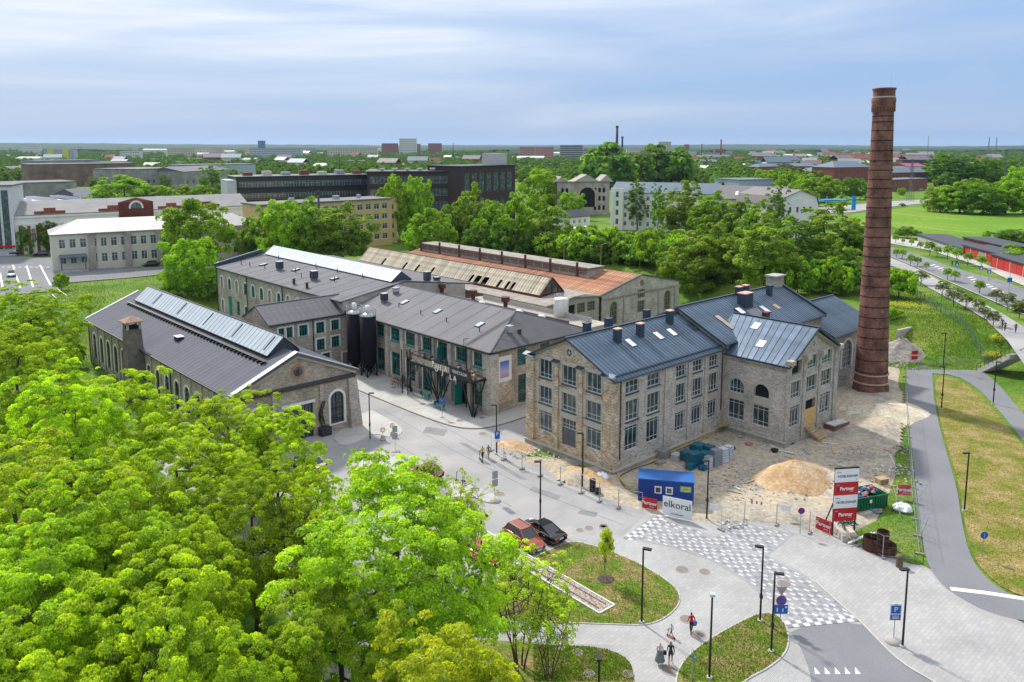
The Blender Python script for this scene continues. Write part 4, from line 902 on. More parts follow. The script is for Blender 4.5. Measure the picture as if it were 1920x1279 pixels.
def big_chimney():
 X, Y = 52.85, 113.59; Hh = 44.0
 T = thing('factory_chimney', 'tall tapering red-brown brick chimney with dark iron bands', 'chimney', (X, Y, 0), 0)
 T.rotation_euler = (0, radians(-0.95), 0)
 br = masonry('chimney brick', (0.23, 0.10, 0.07), (0.125, 0.056, 0.042), (0.26, 0.16, 0.13), 0.30, 0.11, 0.014, (0.45, 1.4), 0.33, bump=0.4)
 rad = lambda z: 2.36 + (1.36 - 2.36) * (z / 41.5) ** 0.85 if z < 41.5 else 1.36
 prof = [(2.5, -1.0), (2.48, .9), (2.42, 1.2)] + [(rad(z), z) for z in np.arange(2.0, 40.2, 1.0)] + [(1.38, 40.4), (1.42, 41.0), (1.55, 41.4), (1.55, 41.9), (1.60, 42.1), (1.60, 42.45), (1.46, 42.6), (1.44, 43.6), (1.56, 43.75), (1.58, 43.95), (1.2, 44.0), (1.1, 43.0)]
 MB().lathe(prof, 32, uv=True).obj('shaft', br, T, True)
 hz = [3.4, 5.2, 6.9, 8.5, 10.0, 11.5, 13.0, 14.5, 16.0, 17.5, 18.9, 20.3, 21.7, 23.1, 24.5, 25.9, 27.3, 28.7, 30.0, 31.3, 32.6, 33.9, 35.3, 36.7, 38.1, 39.3, 40.1]
 bm = mat('iron band', (.025, .018, .016), .7, .3)
 for z in hz:
  r = rad(z) + .035; o = MB().lathe([(r - .06, z - .055), (r, z - .055), (r, z + .055), (r - .06, z + .055)], 32).obj('iron_band', bm, T, False)
  a = R0.uniform(3.6, 5.6); MB().cbox((r * cos(a), r * sin(a), z), (.2, .28, .16), a).obj('band_lock', bm, o)
 for z, r in ((1.75, 2.5), (3.0, 2.36)): MB().lathe([(r - .1, z - .08), (r + .06, z - .08), (r + .06, z + .08), (r - .1, z + .08)], 32).obj('foot_ring', mat('pale ring', (.42, .30, .22), .8), T)
 MB().lathe([(1.5, 42.62), (1.56, 42.62), (1.56, 42.8), (1.4, 42.8)], 32).obj('stone_ring', mat('pale crown stone', (.46, .40, .33), .8), T)
 for i in range(24):
  a = 2 * pi * i / 24; MB().cbox((1.46 * cos(a), 1.46 * sin(a), 41.05), (.2, .16, .7), a).obj('corbel_brick', br, T)
 MB().cyl((0.9, 0, 43.5), (0.9, 0, 46.0), .012, n=4).obj('lightning_rod', M_STEEL, T)
big_chimney()

# ================================================================== the vaulted hall, the brewery, the long hall and the derelict hall
M_TEAL = mat('teal paint', (0.0, 0.215, 0.185), 0.45, var=0.12)
M_TGL = glassmat('teal window glass', (0.02, 0.05, 0.05), light=(0.20, 0.27, 0.26))
M_DFR = mat('charcoal frame', (0.03, 0.033, 0.04), 0.5, var=0.1)
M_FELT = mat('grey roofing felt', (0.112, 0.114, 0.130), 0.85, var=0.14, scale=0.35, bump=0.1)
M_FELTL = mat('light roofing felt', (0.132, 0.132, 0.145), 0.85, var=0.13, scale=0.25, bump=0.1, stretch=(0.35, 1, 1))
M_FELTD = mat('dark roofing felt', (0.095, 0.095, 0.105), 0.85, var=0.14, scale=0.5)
M_RIB = mat('ribbed grey sheet', (0.090, 0.095, 0.120), 0.8, 0.0, var=0.14, scale=0.3, rnd=0.07, spec=.2)
M_SKGL = mat('pale rooflight glass', (0.36, 0.41, 0.46), 0.18, 0.0, var=0.10, scale=0.5, spec=0.7, rnd=0.08)
M_SKMT = mat('polycarbonate panel', (0.58, 0.62, 0.66), 0.25, var=0.08, scale=0.8, spec=0.6, rnd=0.06)
M_RUST = mat('rusty red vent', (0.11, 0.035, 0.028), 0.75, 0.2, var=0.25)
M_REDR = mat('rusted red sheet', (0.22, 0.07, 0.04), 0.9, 0.0, col2=(0.38, 0.21, 0.125), scale=0.8, rnd=0.22)
M_CORR = mat('aged cream sheet', (0.35, 0.31, 0.23), 0.8, var=0.4, scale=1.6, rnd=0.25)
M_OLDR = mat('crumbling roof felt', (0.19, 0.175, 0.155), 0.95, 0, col2=(0.33, 0.30, 0.265), scale=0.8, bump=0.5, bscale=3)
M_OLDC = mat('aged concrete render', (0.34, 0.315, 0.275), 0.95, var=0.25, scale=0.45)
M_OGL = glassmat('dirty glass', (0.05, 0.055, 0.05), 0.3, light=(0.16, 0.17, 0.15))
M_PEBB = mat('weathered brick', (0.27, 0.16, 0.11), 0.9, var=0.25, scale=2)

def vent_box(parent, x, y, z, s=0.9, h=1.1, m=M_LOUV):
 o = MB().box(-s/2, s/2, -s/2, s/2, .42, h).obj('roof_ventilator', m, parent, loc=(x, y, z)); MB().box(-s*.42, s*.42, -s*.42, s*.42, -.5, .36).obj('curb', mat('vent curb', (.16, .17, .19), .6, .2), o); MB().box(-s/2-.05, s/2+.05, -s/2-.05, s/2+.05, h+.002, h+.07).obj('lid', mat('pale lid', (.34, .36, .40), .5, .3), o); return o
def vent_pipe(parent, x, y, z, h=.7, r=.07, m=M_BLK):
 o = MB().cyl((0, 0, -.3), (0, 0, h), r, n=6).obj('vent_pipe', m, parent, loc=(x, y, z)); MB().cyl((0, 0, h), (0, 0, h+.12), r*1.7, r*1.2, n=6).obj('cowl', m, o); return o

def hall_A():
 T = thing('vaulted_stone_hall', 'long limestone hall with grey ribbed roof, glazed ridge rooflight and round gable window', 'building', (*AO, 0), radians(42.7))
 W_, Ln = 16.3, 57.0; ze, zr, xm = 7.3, 10.85, -8.15
 st = M_LIMEY
 ops = [(12.5, 14.4, 1.0, 5.15, 'a'), (1.9, 3.8, 1.0, 5.15, 'a'), (6.2, 10.1, .05, 4.5, 'r')]
 w = wall(T, 'front_wall', (-W_, .3), (0, .3), -.3, ze, ops, st, .45, top=[(W_/2, zr)])
 for o in ops[:2]:
  add_window(w, o, (.25, .5, .75), (.12, .24, .36, .48, .6, .72, .84), M_DFR, M_GLS, .07, .25); on_wall(w, surround(o[1]-o[0], o[3]-o[2], 'a', .30, .08, down=.16), 'arch_surround', M_WHT, o[0], o[2])
  on_wall(w, MB().box(o[0]+.9, o[0]+1.0, .18, .26, o[2], o[3]-.1).box(o[0], o[1], .18, .26, o[2]+1.75, o[2]+1.87), 'mullion', M_DFR, 0, 0)
 o = ops[2]; add_window(w, o, (.125, .25, .375, .5, .625, .75, .875), (.3, .72), M_DFR, M_GLS, .09, .3, name='glazed_doors')
 on_wall(w, MB().box(-.3, 4.2, -.06, .02, 4.47, 4.82), 'lintel', M_WHT, o[0], 0)
 on_wall(w, MB().slab([(.1, -.35, 6.86), (W_-.1, -.35, 6.86), (W_-.1, .0, 7.12), (.1, .0, 7.12)], .06), 'pediment_flashing', M_DFR, 0, 0)
 for i in range(54): on_wall(w, MB().box(0, .15, -.2, .0, 6.5, 6.72), 'dentil', M_PEBB, .15 + i*.3, 0) if i % 1 == 0 else None
 on_wall(w, MB().box(.1, W_-.1, -.14, .02, 6.722, 6.84, uv=True), 'cornice', st, 0, 0)
 rose(w, 8.2, 8.75, .62, .28, 8, rm=mat('brick ring', (.34, .17, .11), .9, var=.2), fm=M_DFR)
 for sgn in (-1, 1):
  a = (0, ze - .15) if sgn < 0 else (W_, ze - .15)
  on_wall(w, MB().bar((a[0], -.1, a[1]), (W_/2, -.1, zr - .15), .22, .4), 'raking_course', st, 0, 0)
  on_wall(w, MB().bar((a[0] + sgn*.35, .1, a[1] + .33), (W_/2, .1, zr + .36), .75, .08), 'verge_coping', mat('pale coping', (.50, .53, .58), .4, .3), 0, 0)
 for s0 in (0, 4.7, 11.0, W_ - 1.2):
  big = s0 in (0, W_-1.2); b = MB()
  e = .75 if big else .22; wd = 1.2 if big else .55
  b.face([(0, -e, -.3), (wd, -e, -.3), (wd, -.18, 6.5), (0, -.18, 6.5)], [(0, 0), (wd, 0), (wd, 6.8), (0, 6.8)])
  ex = .45 if (big and s0 > 1) else 0; ex0 = .45 if (big and s0 < 1) else 0
  b.v = []; b.f = []; b.uv = {}
  P = [(-ex0, -e, -.3), (wd+ex, -e, -.3), (wd+ex, .05, -.3), (-ex0, .05, -.3), (0, -.18, 6.5), (wd, -.18, 6.5), (wd, .05, 6.5), (0, .05, 6.5)]
  for q in ((0, 1, 5, 4), (1, 2, 6, 5), (3, 0, 4, 7), (4, 5, 6, 7)): b.face([P[k] for k in q], [(P[k][0]+P[k][1], P[k][2]) for k in q])
  on_wall(w, b, 'buttress', M_LIMEG, s0, 0)
 # side walls
 cs = [54.55, 50.85, 47.3, 43.6, 39.96, 28.5, 25.05, 21.55, 18.0, 14.5, 11.0, 7.5]
 ops = [(Ln-c-.85, Ln-c+.85, .9, 5.3, 'a') for c in cs]
 w2 = wall(T, 'side_wall', (-W_, Ln), (-W_, .3), -.3, ze, ops, st, .45)
 for o in ops: add_window(w2, o, (.5,), (.25, .5, .75), M_DFR, M_GLS, .08, .2); on_wall(w2, surround(1.7, 4.4, 'a', .28, .07), 'arch_surround', M_WHT, o[0], o[2])
 for k in range(16): on_wall(w2, MB().box(0, .55, -.16, .04, -.3, 6.9, uv=True), 'pilaster', M_LIMEG, Ln-56.6+k*3.6, 0)
 wall(T, 'far_gable', (0, Ln), (-W_, Ln), -.3, ze, [], st, top=[(W_/2, zr)]); wall(T, 'yard_wall', (0, .3), (0, Ln), -.3, ze, [], st)
 for y in (56.6, 38.6, 19.5): downpipe(T, -W_-.28, y, 0, ze-.2, M_BLK, .09)
 # roof: ribbed sheets
 rf = MB(); rf.slab([(-W_-.55, Ln+.3, ze), (-W_-.55, 0, ze), (xm, 0, zr+.12), (xm, Ln+.3, zr+.12)], .22); rf.slab([(xm, 0, zr+.12), (.55, 0, ze), (.55, Ln+.3, ze), (xm, Ln+.3, zr+.12)], .22); ro = rf.obj('roof', M_FELTD, T)
 panels(ro, (-W_-.55, Ln+.3, ze+.06), (-W_-.55, 0, ze+.06), (xm, 0, zr+.18), (xm, Ln+.3, zr+.18), 1.05, M_RIB, 'roof_sheet', seam=.014, sw=.05)
 panels(ro, (.55, 0, ze+.06), (.55, Ln+.3, ze+.06), (xm, Ln+.3, zr+.18), (xm, 0, zr+.18), 1.05, M_RIB, 'roof_sheet', seam=.014, sw=.05)
 MB().bar((-W_-.65, Ln+.3, ze-.05), (-W_-.65, 0, ze-.05), .2, .16).obj('gutter', M_BLK, ro)
 MB().bar((-W_-.5, Ln+.35, ze+.12), (xm, Ln+.35, zr+.26), .5, .08).obj('verge_coping', mat('pale coping', (.5, .53, .58)), ro)
 zA = lambda x: ze + (x + W_ + .55) * (zr + .12 - ze) / (xm + W_ + .55)
 # ridge rooflight
 y0, y1, hb, zt = 3.8, 52.2, 2.2, 12.5
 q = MB(); zl = zA(xm-hb)+.42
 q.box(xm-hb, xm+hb, y0, y1, zl-.9, zl); sk = q.obj('rooflight_curb', M_BLK, T)
 for y in (y0+.02, y1-.02): MB().face([(xm-hb, y, zl), (xm+hb, y, zl), (xm, y, zt)]).obj('rooflight_gable', mat('slate cheek', (.05, .06, .08), .5), sk)
 panels(sk, (xm-hb-.1, y1, zl+.02), (xm-hb-.1, y0-.3, zl+.02), (xm, y0-.3, zt+.05), (xm, y1, zt+.05), 1.15, M_SKGL, 'glass_pane', t=.04, seam=.05, sw=.07)
 panels(sk, (xm+hb+.1, y0-.3, zl+.02), (xm+hb+.1, y1, zl+.02), (xm, y1, zt+.05), (xm, y0-.3, zt+.05), 1.15, M_SKGL, 'glass_pane', t=.04, seam=.05, sw=.07)
 MB().bar((xm, y0-.3, zt+.1), (xm, y1, zt+.1), .16, .08).obj('ridge_bar', M_BLK, sk); MB().bar((xm-hb-.12, y0-.3, zl-.05), (xm-hb-.12, y1, zl-.05), .10, .18).obj('sill_bar', M_BLK, sk)
 for y in (5.2, 14.6, 24.3, 34.2, 44.6):
  f0, f1 = .12, .85; MB().bar((xm-hb+f0*hb, y, zl+.13+f0*(zt-zl)), (xm-hb+f1*hb, y, zl+.13+f1*(zt-zl)), .22, .05).obj('opening_rail', M_BLK, sk)
 # catwalk beside the rooflight
 cw = MB().bar((xm-hb-.75, 2.6, zA(xm-hb-.75)+.34), (xm-hb-.75, 54, zA(xm-hb-.75)+.34), .42, .04).obj('roof_walkway', M_BLK, ro)
 for i in range(46): MB().box(-.36, .36, -.06, .06, -.30, -.02).obj('bracket', M_BLK, cw, loc=(xm-hb-.85, 3.0+i*1.1, zA(xm-hb-.85)+.3))
 o = MB().box(-.45, .45, -.7, .7, -.2, .42).obj('roof_hatch', M_BLK, ro, loc=(-13.0, 25.6, zA(-13.0)+.05)); MB().box(-.5, .5, -.75, .75, .422, .5).obj('lid', mat('white lid', (.62, .64, .64), .4), o)
 # square masonry flue outside the side wall
 sk2 = MB(); cx, cy = -17.45, 31.2
 P0, P1 = 1.35, .98
 b = MB()
 for i, (sx, sy) in enumerate(((-1, -1), (1, -1), (1, 1), (-1, 1))):
  nx, ny = ((1, -1), (1, 1), (-1, 1), (-1, -1))[i]
  b.face([(sx*P0, sy*P0, -.3), (nx*P0, ny*P0, -.3), (nx*P1, ny*P1, 10.3), (sx*P1, sy*P1, 10.3)], [(0, 0), (2.6, 0), (2.4, 10.6), (.2, 10.6)])
 b.face([(-P1, -P1, 10.3), (P1, -P1, 10.3), (P1, P1, 10.3), (-P1, P1, 10.3)])
 fl = b.obj('masonry_flue', mat('sooty render', (.15, .13, .115), .95, var=.35, scale=1.1, bump=.4, bscale=4), T, loc=(cx, cy, 0))
 for sx in (-1, 1):
  for sy in (-1, 1): MB().box(-.14, .14, -.14, .14, 10.25, 11.3).obj('cap_post', M_CONC, fl, loc=(sx*.82, sy*.82, 0))
 MB().box(-.7, .7, -.7, .7, 10.302, 10.75).obj('flue_mouth', M_DARK, fl)
 c = MB(); c.box(-1.35, 1.35, -1.35, 1.35, 11.3, 11.42); k = len(c.v)
 for a_, b_ in (((-1.35, -1.35), (1.35, -1.35)), ((1.35, -1.35), (1.35, 1.35)), ((1.35, 1.35), (-1.35, 1.35)), ((-1.35, 1.35), (-1.35, -1.35))): c.face([(*a_, 11.425), (*b_, 11.425), (0, 0, 12.15)])
 c.obj('tiled_cap', mat('lichened tile', (.30, .19, .13), .95, var=.3, scale=4), fl)
hall_A()

M_POS = None
def brewery():
 global BREW
 T = thing('brewery_building', 'two-storey limestone brewery with teal windows and hipped grey roof, terrace in front', 'building', (*S(0, 0), 0), STH); BREW = T
 Ln, Dp, ze = 37.0, 19.0, 8.85
 st = M_LIMEG
 cols = [(1.2, 3.4), (5.1, 7.25), (9.4, 11.4), (13.2, 15.2), (17.2, 19.45), (21.2, 23.4), (25.4, 27.5), (29.4, 31.5)]
 ops = []
 for i, (a, c) in enumerate(cols):
  up = (Ln-c, Ln-a, 6.25 if i != 2 else 5.45, 8.2, 'r'); dn = (Ln-c, Ln-a, .12 if i in (1, 3) else (.75 if i != 2 else 1.0), 3.95 if i < 4 else 4.35, 'r'); ops += [up, dn]
 w = wall(T, 'front_wall', (0, Ln), (0, 0), -.1, ze, ops, M_LIMEY, .4)
 for k, o in enumerate(ops):
  i = k // 2
  if k == 3: # ground-floor entrance: glazed side light and an open leaf
   hw = (o[1]-o[0])/2; add_window(w, (o[0], o[0]+hw, o[2], o[3], 'r'), (), (.12, .75), M_TEAL, M_TGL, .1); add_window(w, (o[0]+hw, o[1], 3.1, o[3], 'r'), (), (), M_TEAL, M_TGL, .08)
   on_wall(w, MB().face([(0, .38, 0), (hw, .38, 0), (hw, .38, 3), (0, .38, 3)]), 'doorway', M_DARK, o[0]+hw, .1)
   d = MB().box(0, hw, -.03, .03, 0, 2.95).box(.12, hw-.12, -.045, .045, 1.2, 2.7); dd = on_wall(w, d, 'open_door', M_TEAL, o[0]+hw, .12, .02); dd.rotation_euler[2] += radians(-100)
  elif k == 4: # terrace door
   add_window(w, o, (.5,), (.1, .78), M_TEAL, M_TGL, .12); d = MB().box(0, 1.0, -.03, .03, 0, 2.1).box(.1, .9, -.05, .05, .9, 1.95); dd = on_wall(w, d, 'open_door', M_TEAL, o[0]+.9, 5.5, .02); dd.rotation_euler[2] += radians(-80)
  else: add_window(w, o, (.25, .5, .75) if k % 2 == 0 else (.5,), (.36, .70) if k % 2 == 0 else (.16, .74), M_TEAL, M_TGL, .085, .18)
  if k % 2 == 0: on_wall(w, MB().box(-.08, o[1]-o[0]+.08, -.10, .02, -.20, -.03), 'sill', M_TEAL if i != 2 else M_BLK, o[0], o[2])
  on_wall(w, MB().box(-.22, -.02, -.04, .02, -.05, o[3]-o[2]+.05), 'reveal_render', M_WHT, o[0], o[2])
 for s0 in [Ln-4.7, Ln-8.85, Ln-12.9, Ln-16.7, Ln-20.6, Ln-24.7, Ln-28.8, .3]: on_wall(w, MB().box(0, .75, -.32, .04, -.1, 8.5, uv=True), 'pilaster', M_LIME, s0, 0)
 on_wall(w, MB().box(Ln-1.05, Ln+.3, -.55, .04, -.1, 8.5, uv=True), 'corner_buttress', M_LIME, 0, 0)
 ops = [(1.3, 1.31, 1, 1.01, 'r'), (4.95, 6.55, 5.85, 8.3, 'r'), (5.1, 6.7, .55, 4.6, 'r'), (9.3, 11.2, 5.85, 8.3, 'r'), (9.3, 11.2, .55, 4.6, 'r'), (14, 15.8, 5.85, 8.3, 'r')][1:]
 w2 = wall(T, 'side_wall', (0, 0), (Dp, 0), -.1, ze, ops, mat('x', (.4, .4, .4)) if False else M_LIMEY, .4)
 for o in ops: add_window(w2, o, (.25, .5, .75) if o[2] > 5 else (.5,), (.36, .7) if o[2] > 5 else (.33, .64), M_TEAL, M_TGL, .085, .2); on_wall(w2, MB().box(-.25, o[1]-o[0]+.25, -.06, .02, o[3]-o[2]+.02, o[3]-o[2]+.26), 'lintel', M_CONC, o[0], o[2])
 on_wall(w2, MB().box(-.45, 1.05, -.50, .04, -.1, 8.5, uv=True), 'corner_buttress', M_LIME, 0, 0)
 on_wall(w2, MB().box(0, 2.15, -.03, .02, 0, 2.9, uv=True), 'bricked_up_window', M_LIMEB, 1.45, 1.4)
 # framed sky picture on the side wall
 p = on_wall(w2, MB().box(0, 2.5, -.06, .02, 0, 3.55), 'picture_panel', M_WHT, 1.3, 4.25)
 pm, N, L_, Bs = newmat('sky picture'); tc = N.new('ShaderNodeTexCoord'); sp = N.new('ShaderNodeSeparateXYZ'); L_.new(tc.outputs['Object'], sp.inputs[0])
 r = ramp(N, [(0.0, (.36, .26, .40)), (.35, (.50, .36, .52)), (.6, (.20, .30, .60)), (1.0, (.03, .10, .38))]); mr = N.new('ShaderNodeMapRange'); mr.inputs[1].default_value = .55; mr.inputs[2].default_value = 2.85; L_.new(sp.outputs[2], mr.inputs[0]); L_.new(mr.outputs[0], r.inputs[0]); L_.new(r.outputs[0], Bs.inputs['Base Color'])
 MB().box(.42, 2.02, -.075, -.062, .55, 2.85).obj('picture', pm, p)
 wall(T, 'back_wall', (Dp, 0), (Dp, Ln), -.1, ze, [], M_WHT); wall(T, 'end_wall', (Dp, Ln), (0, Ln), -.1, ze, [], M_LIMEG)
 # hipped roof
 zr = 12.1; xm = 9.9; e = .55; yh = 5.8
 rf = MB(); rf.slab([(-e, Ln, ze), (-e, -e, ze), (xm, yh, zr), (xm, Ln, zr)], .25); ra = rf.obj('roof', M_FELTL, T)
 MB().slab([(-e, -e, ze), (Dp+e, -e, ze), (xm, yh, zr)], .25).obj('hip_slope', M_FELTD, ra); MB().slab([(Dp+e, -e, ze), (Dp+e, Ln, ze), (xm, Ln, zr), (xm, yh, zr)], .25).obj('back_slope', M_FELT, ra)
 MB().bar((-e-.08, Ln, ze-.12), (-e-.08, -e, ze-.12), .18, .16).obj('gutter', M_BLK, ra); MB().bar((-e, -e-.08, ze-.12), (Dp+e, -e-.08, ze-.12), .18, .16).obj('gutter', M_BLK, ra)
 MB().bar((xm, yh, zr+.02), (xm, Ln, zr+.02), .2, .06).obj('ridge_cap', M_FELTD, ra); MB().bar((-e, -e, ze+.02), (xm, yh, zr+.02), .2, .06).obj('hip_cap', M_FELT, ra); MB().bar((Dp+e, -e, ze+.02), (xm, yh, zr+.02), .2, .06).obj('hip_cap', M_FELT, ra)
 for i in range(11): MB().bar((-e+.1, 1.4+i*3.3, ze+.035), (xm, 1.4+i*3.3, zr+.02) if i > 1 else (xm*(.45 if i == 0 else .8), 1.4+i*3.3, ze+(zr-ze)*(.45 if i == 0 else .8)), .08, .03).obj('felt_lap', M_FELT, ra)
 zB = lambda x, y: ze + (x + e) * (zr - ze) / (xm + e)
 for x, y in ((5.4, 27.5), (5.2, 18.4), (4.6, 7.6)):
  o = rooflight(ra, x, y, zB, 1.0, 1.3, 'x', pane=mat('grey pane', (.42, .45, .47), .15), up=.16)
 vent_box(ra, 4.2, 31.5, zB(4.2, 0), .95, 1.5); vent_box(ra, 7.2, 32.5, zB(7.2, 0), .9, 1.0, mat('pale cowl', (.45, .46, .48), .5, .3))
 for x, y in ((4.0, 27.0), (3.6, 20.5), (3.4, 13.8), (3.2, 6.0)): vent_pipe(ra, x, y, zB(x, y), .55)
 vent_box(ra, 5.2, 1.9, 9.9, .75, 1.3, M_STEEL); vent_pipe(ra, 6.8, 1.6, 9.75, .8, .3, M_LOUV)
 ld = MB()
 for dy in (0, .35): ld.bar((-e+.1, 4.3+dy, ze+.2), (8.6, 4.3+dy, zB(8.6, 0)+.2), .05)
 for i in range(22): ld.bar((-.2+i*.4, 4.3, zB(-.2+i*.4, 0)+.2), (-.2+i*.4, 4.65, zB(-.2+i*.4, 0)+.2), .035)
 for i in range(4): ld.bar((-e-.25, 4.3, ze-1.6+i*.55), (-e-.25, 4.65, ze-1.6+i*.55), .04)
 for dy in (0, .35): ld.bar((-e-.25, 4.3+dy, ze-2.4), (-e-.25, 4.3+dy, ze+1.0), .045); ld.bar((-e-.25, 4.3+dy, ze+1.0), (-e+.5, 4.3+dy, ze+1.0), .045)
 ld.obj('roof_ladder', M_BLK, ra)
 for y in (36.5, 27.6, 19.2):
  o = MB().cyl((0, 0, -1.5), (0, 0, 1.0), .35, n=10).cyl((0, 0, 1.0), (0, 0, 1.7), .72, n=12).cyl((0, 0, 1.7), (0, 0, 1.78), .78, n=12).obj('rust_ventilator', M_RUST, ra, loc=(Dp+.6, y-.5, 9.3))
 for y in (23.5, 14.2, 9.0): MB().lathe([(.7, -.4), (.7, .2), (.45, .5), (0, .62)], 12).obj('white_fan', M_WHT, ra, loc=(Dp-.6, y, 9.2))
 MB().bar((Dp+.3, 36, ze+.35), (Dp+.3, 4, ze+.35), .35, .5).obj('cable_tray', M_FELTD, ra)
 # flat link roof behind, with white hoardings
 MB().prism([(Dp+.2, 4), (29, 4), (29, 36), (Dp+.2, 36)], -.1, 7.6).obj('link_building', M_OLDC, T)
 for i in range(9): MB().box(-.05, .05, 0, 2.9, 7.7, 8.5).obj('white_hoarding', M_CONC, T, loc=(26.8, 6+i*3.0, 0))
 for y in (12.9, 4.8, 28.9): downpipe(T, -.45, y-.3, .1, ze-.3, M_BLK, .07)
brewery()

def terrace():
 T = thing('steel_terrace', 'black steel terrace on splayed columns with PÕHJALA letters, in front of the brewery', 'terrace', (*S(0, 0), 0), STH)
 x0, x1, y0, y1, z = -3.0, -.36, .2, 14.2, 5.35
 MB().box(x0, x1, y0, y1, z-.18, z).obj('deck', mat('deck boards', (.10, .09, .085), .8), T)
 b = MB()
 for a, c in (((x0, y0), (x0, y1)), ((x1, y0), (x1, y1)), ((x0, y0), (x1, y0)), ((x0, y1), (x1, y1))): b.bar((*a, z-.26), (*c, z-.26), .14, .28)
 b.obj('edge_beam', M_BLK, T)
 r = MB()
 for a, c in (((x0, y0), (x0, y1)), ((x0, y0), (x1, y0)), ((x0, y1), (x1, y1))): r.bar((*a, z+1.1), (*c, z+1.1), .07)
 for k in range(9): r.bar((x0, y0+(y1-y0)*k/8, z), (x0, y0+(y1-y0)*k/8, z+1.1), .05)
 for k in range(8):
  ya, yb = y0+(y1-y0)*k/8, y0+(y1-y0)*(k+1)/8
  if k in (0, 1, 2, 6, 7): r.bar((x0, ya, z), (x0, yb, z+1.1), .06)
 r.obj('railing', M_BLK, T)
 pb = MB().box(x0-.05, x0-.02, .35, 4.9, z-.02, z+1.0).obj('dark_banner', mat('charcoal banner', (.025, .027, .033), .6), T)
 rot = (pi/2, 0, -pi/2)
 lm = mat('white letters', (.78, .78, .76), .6, var=.03)
 text('TERVETULOA!', .62, lm, T, (x0-.06, 2.75, z+.5), rot, 'banner_lettering', sx=.82)
 for ch, y, dz in (('P', 8.55, .62), ('\u00d5', 7.75, .05), ('H', 7.05, .38), ('J', 6.35, -.1), ('A', 5.65, .45), ('L', 4.6, -.42), ('A', 3.7, -.42)):
  text(ch, .98, lm, T, (x0-.12, y, z+dz), rot, 'letter_' + ('o_tilde' if ch == '\u00d5' else ch.lower()), ext=.03, bold=.012)
 MB().box(x0-.02, x0, 5.0, 13.6, z+.05, z+.85).obj('glass_screen', mat('pale screen', (.36, .33, .26), .3), T)
 for bx, by, tops in ((-2.37, .96, ((x0+.1, .3), (x1-.3, .3), (x0+.1, 2.6), (x1-.3, 2.6))), (-2.25, 8.7, ((x0+.1, 6.6), (x1-.3, 7.0), (x0+.1, 9.6), (x0+.1, 11), (x1-.3, 10.6), (x1-.3, 8.4)))):
  for i, (tx, ty) in enumerate(tops): MB().cyl((bx+.16*(i % 2), by+.20*(i-len(tops)/2), .11), (tx, ty, z-.3), .10, n=6).obj('column', M_BLK, T)
 # spiral stair at the end
 st = MB(); cx, cy = -2.0, 15.6
 st.cyl((cx, cy, .1), (cx, cy, z+1.2), .10, n=6)
 for i in range(22):
  a = i*.33 + .8; z_ = .3 + i*.235; M_ = Matrix.Translation((cx, cy, z_)) @ Matrix.Rotation(a, 4, 'Z'); st.box(.05, 1.15, -.16, .16, -.03, .03, M_); p = M_ @ Vector((1.13, 0, 0)); st.bar(p, p + Vector((0, 0, 1.0)), .04)
  if i: st.bar(pp, p + Vector((0, 0, 1.0)), .05)
  pp = p + Vector((0, 0, 1.0))
 st.obj('spiral_stair', M_BLK, T);
 MB().bar((cx-1.2, cy-1.0, .1), (cx-1.2, cy-1.0, z+1.3), .12).bar((cx-1.2, cy+.4, .1), (cx-1.2, cy+.4, z+1.3), .12).obj('stair_post', M_BLK, T)
 b = MB()
 for k in range(5): b.bar((x0+.9, .9+k*2.9, z), (x0+.9, .9+k*2.9, z+.72), .08); b.cyl((x0+.9, .9+k*2.9, z+.72), (x0+.9, .9+k*2.9, z+.76), .42, n=10)
 return T
TERR = terrace()

def silos():
 for i, (u, v, lab) in enumerate(((-2.12, 26.6, 'black grain silo with domed white cap, nearer of the pair by the brewery'), (-2.6, 29.75, 'black grain silo behind its twin, beside the annexe wall'))):
  T = thing('grain_silo', lab, 'silo', (*S(u, v), .1), STH, 'silos beside the brewery')
  bm = mat('black silo paint', (.007, .008, .012), .65, .0, var=.15, spec=.12); h = 9.7
  MB().lathe([(.16, .75), (1.26, 2.3), (1.26, h)], 24).obj('body', bm, T, True)
  MB().lathe([(1.27, h), (1.3, h+.05), (.35, h+.5), (.3, h+.5)], 20).obj('roof', M_STEEL, T, True)
  MB().lathe([(.36, h+.5), (.40, h+.9), (.40, h+1.35), (.30, h+1.6), (0, h+1.68)], 14).obj('filter_dome', M_WHT, T, True)
  g = MB(); n = 14
  for zz in (h+.65, h+1.15):
   for k in range(n): g.bar((1.25*cos(2*pi*k/n), 1.25*sin(2*pi*k/n), zz), (1.25*cos(2*pi*(k+1)/n), 1.25*sin(2*pi*(k+1)/n), zz), .045)
  for k in range(n): g.bar((1.25*cos(2*pi*k/n), 1.25*sin(2*pi*k/n), h), (1.25*cos(2*pi*k/n), 1.25*sin(2*pi*k/n), h+1.15), .04)
  g.obj('guard_rail', M_STEEL, T)
  for k in range(4):
   a, c = pi/4+k*pi/2, pi/4+(k+1)*pi/2
   l = MB().bar((1.25*cos(a), 1.25*sin(a), 0), (1.25*cos(a), 1.25*sin(a), 2.4), .12); o = l.obj('leg', bm, T); MB().bar((1.25*cos(a), 1.25*sin(a), .1), (1.25*cos(c), 1.25*sin(c), 1.9), .07).bar((1.25*cos(c), 1.25*sin(c), .1), (1.25*cos(a), 1.25*sin(a), 1.9), .07).obj('brace', bm, o)
  MB().box(-1.6, 1.6, -1.6, 1.6, -.1, .06).obj('slab', M_CONC, T)
silos()

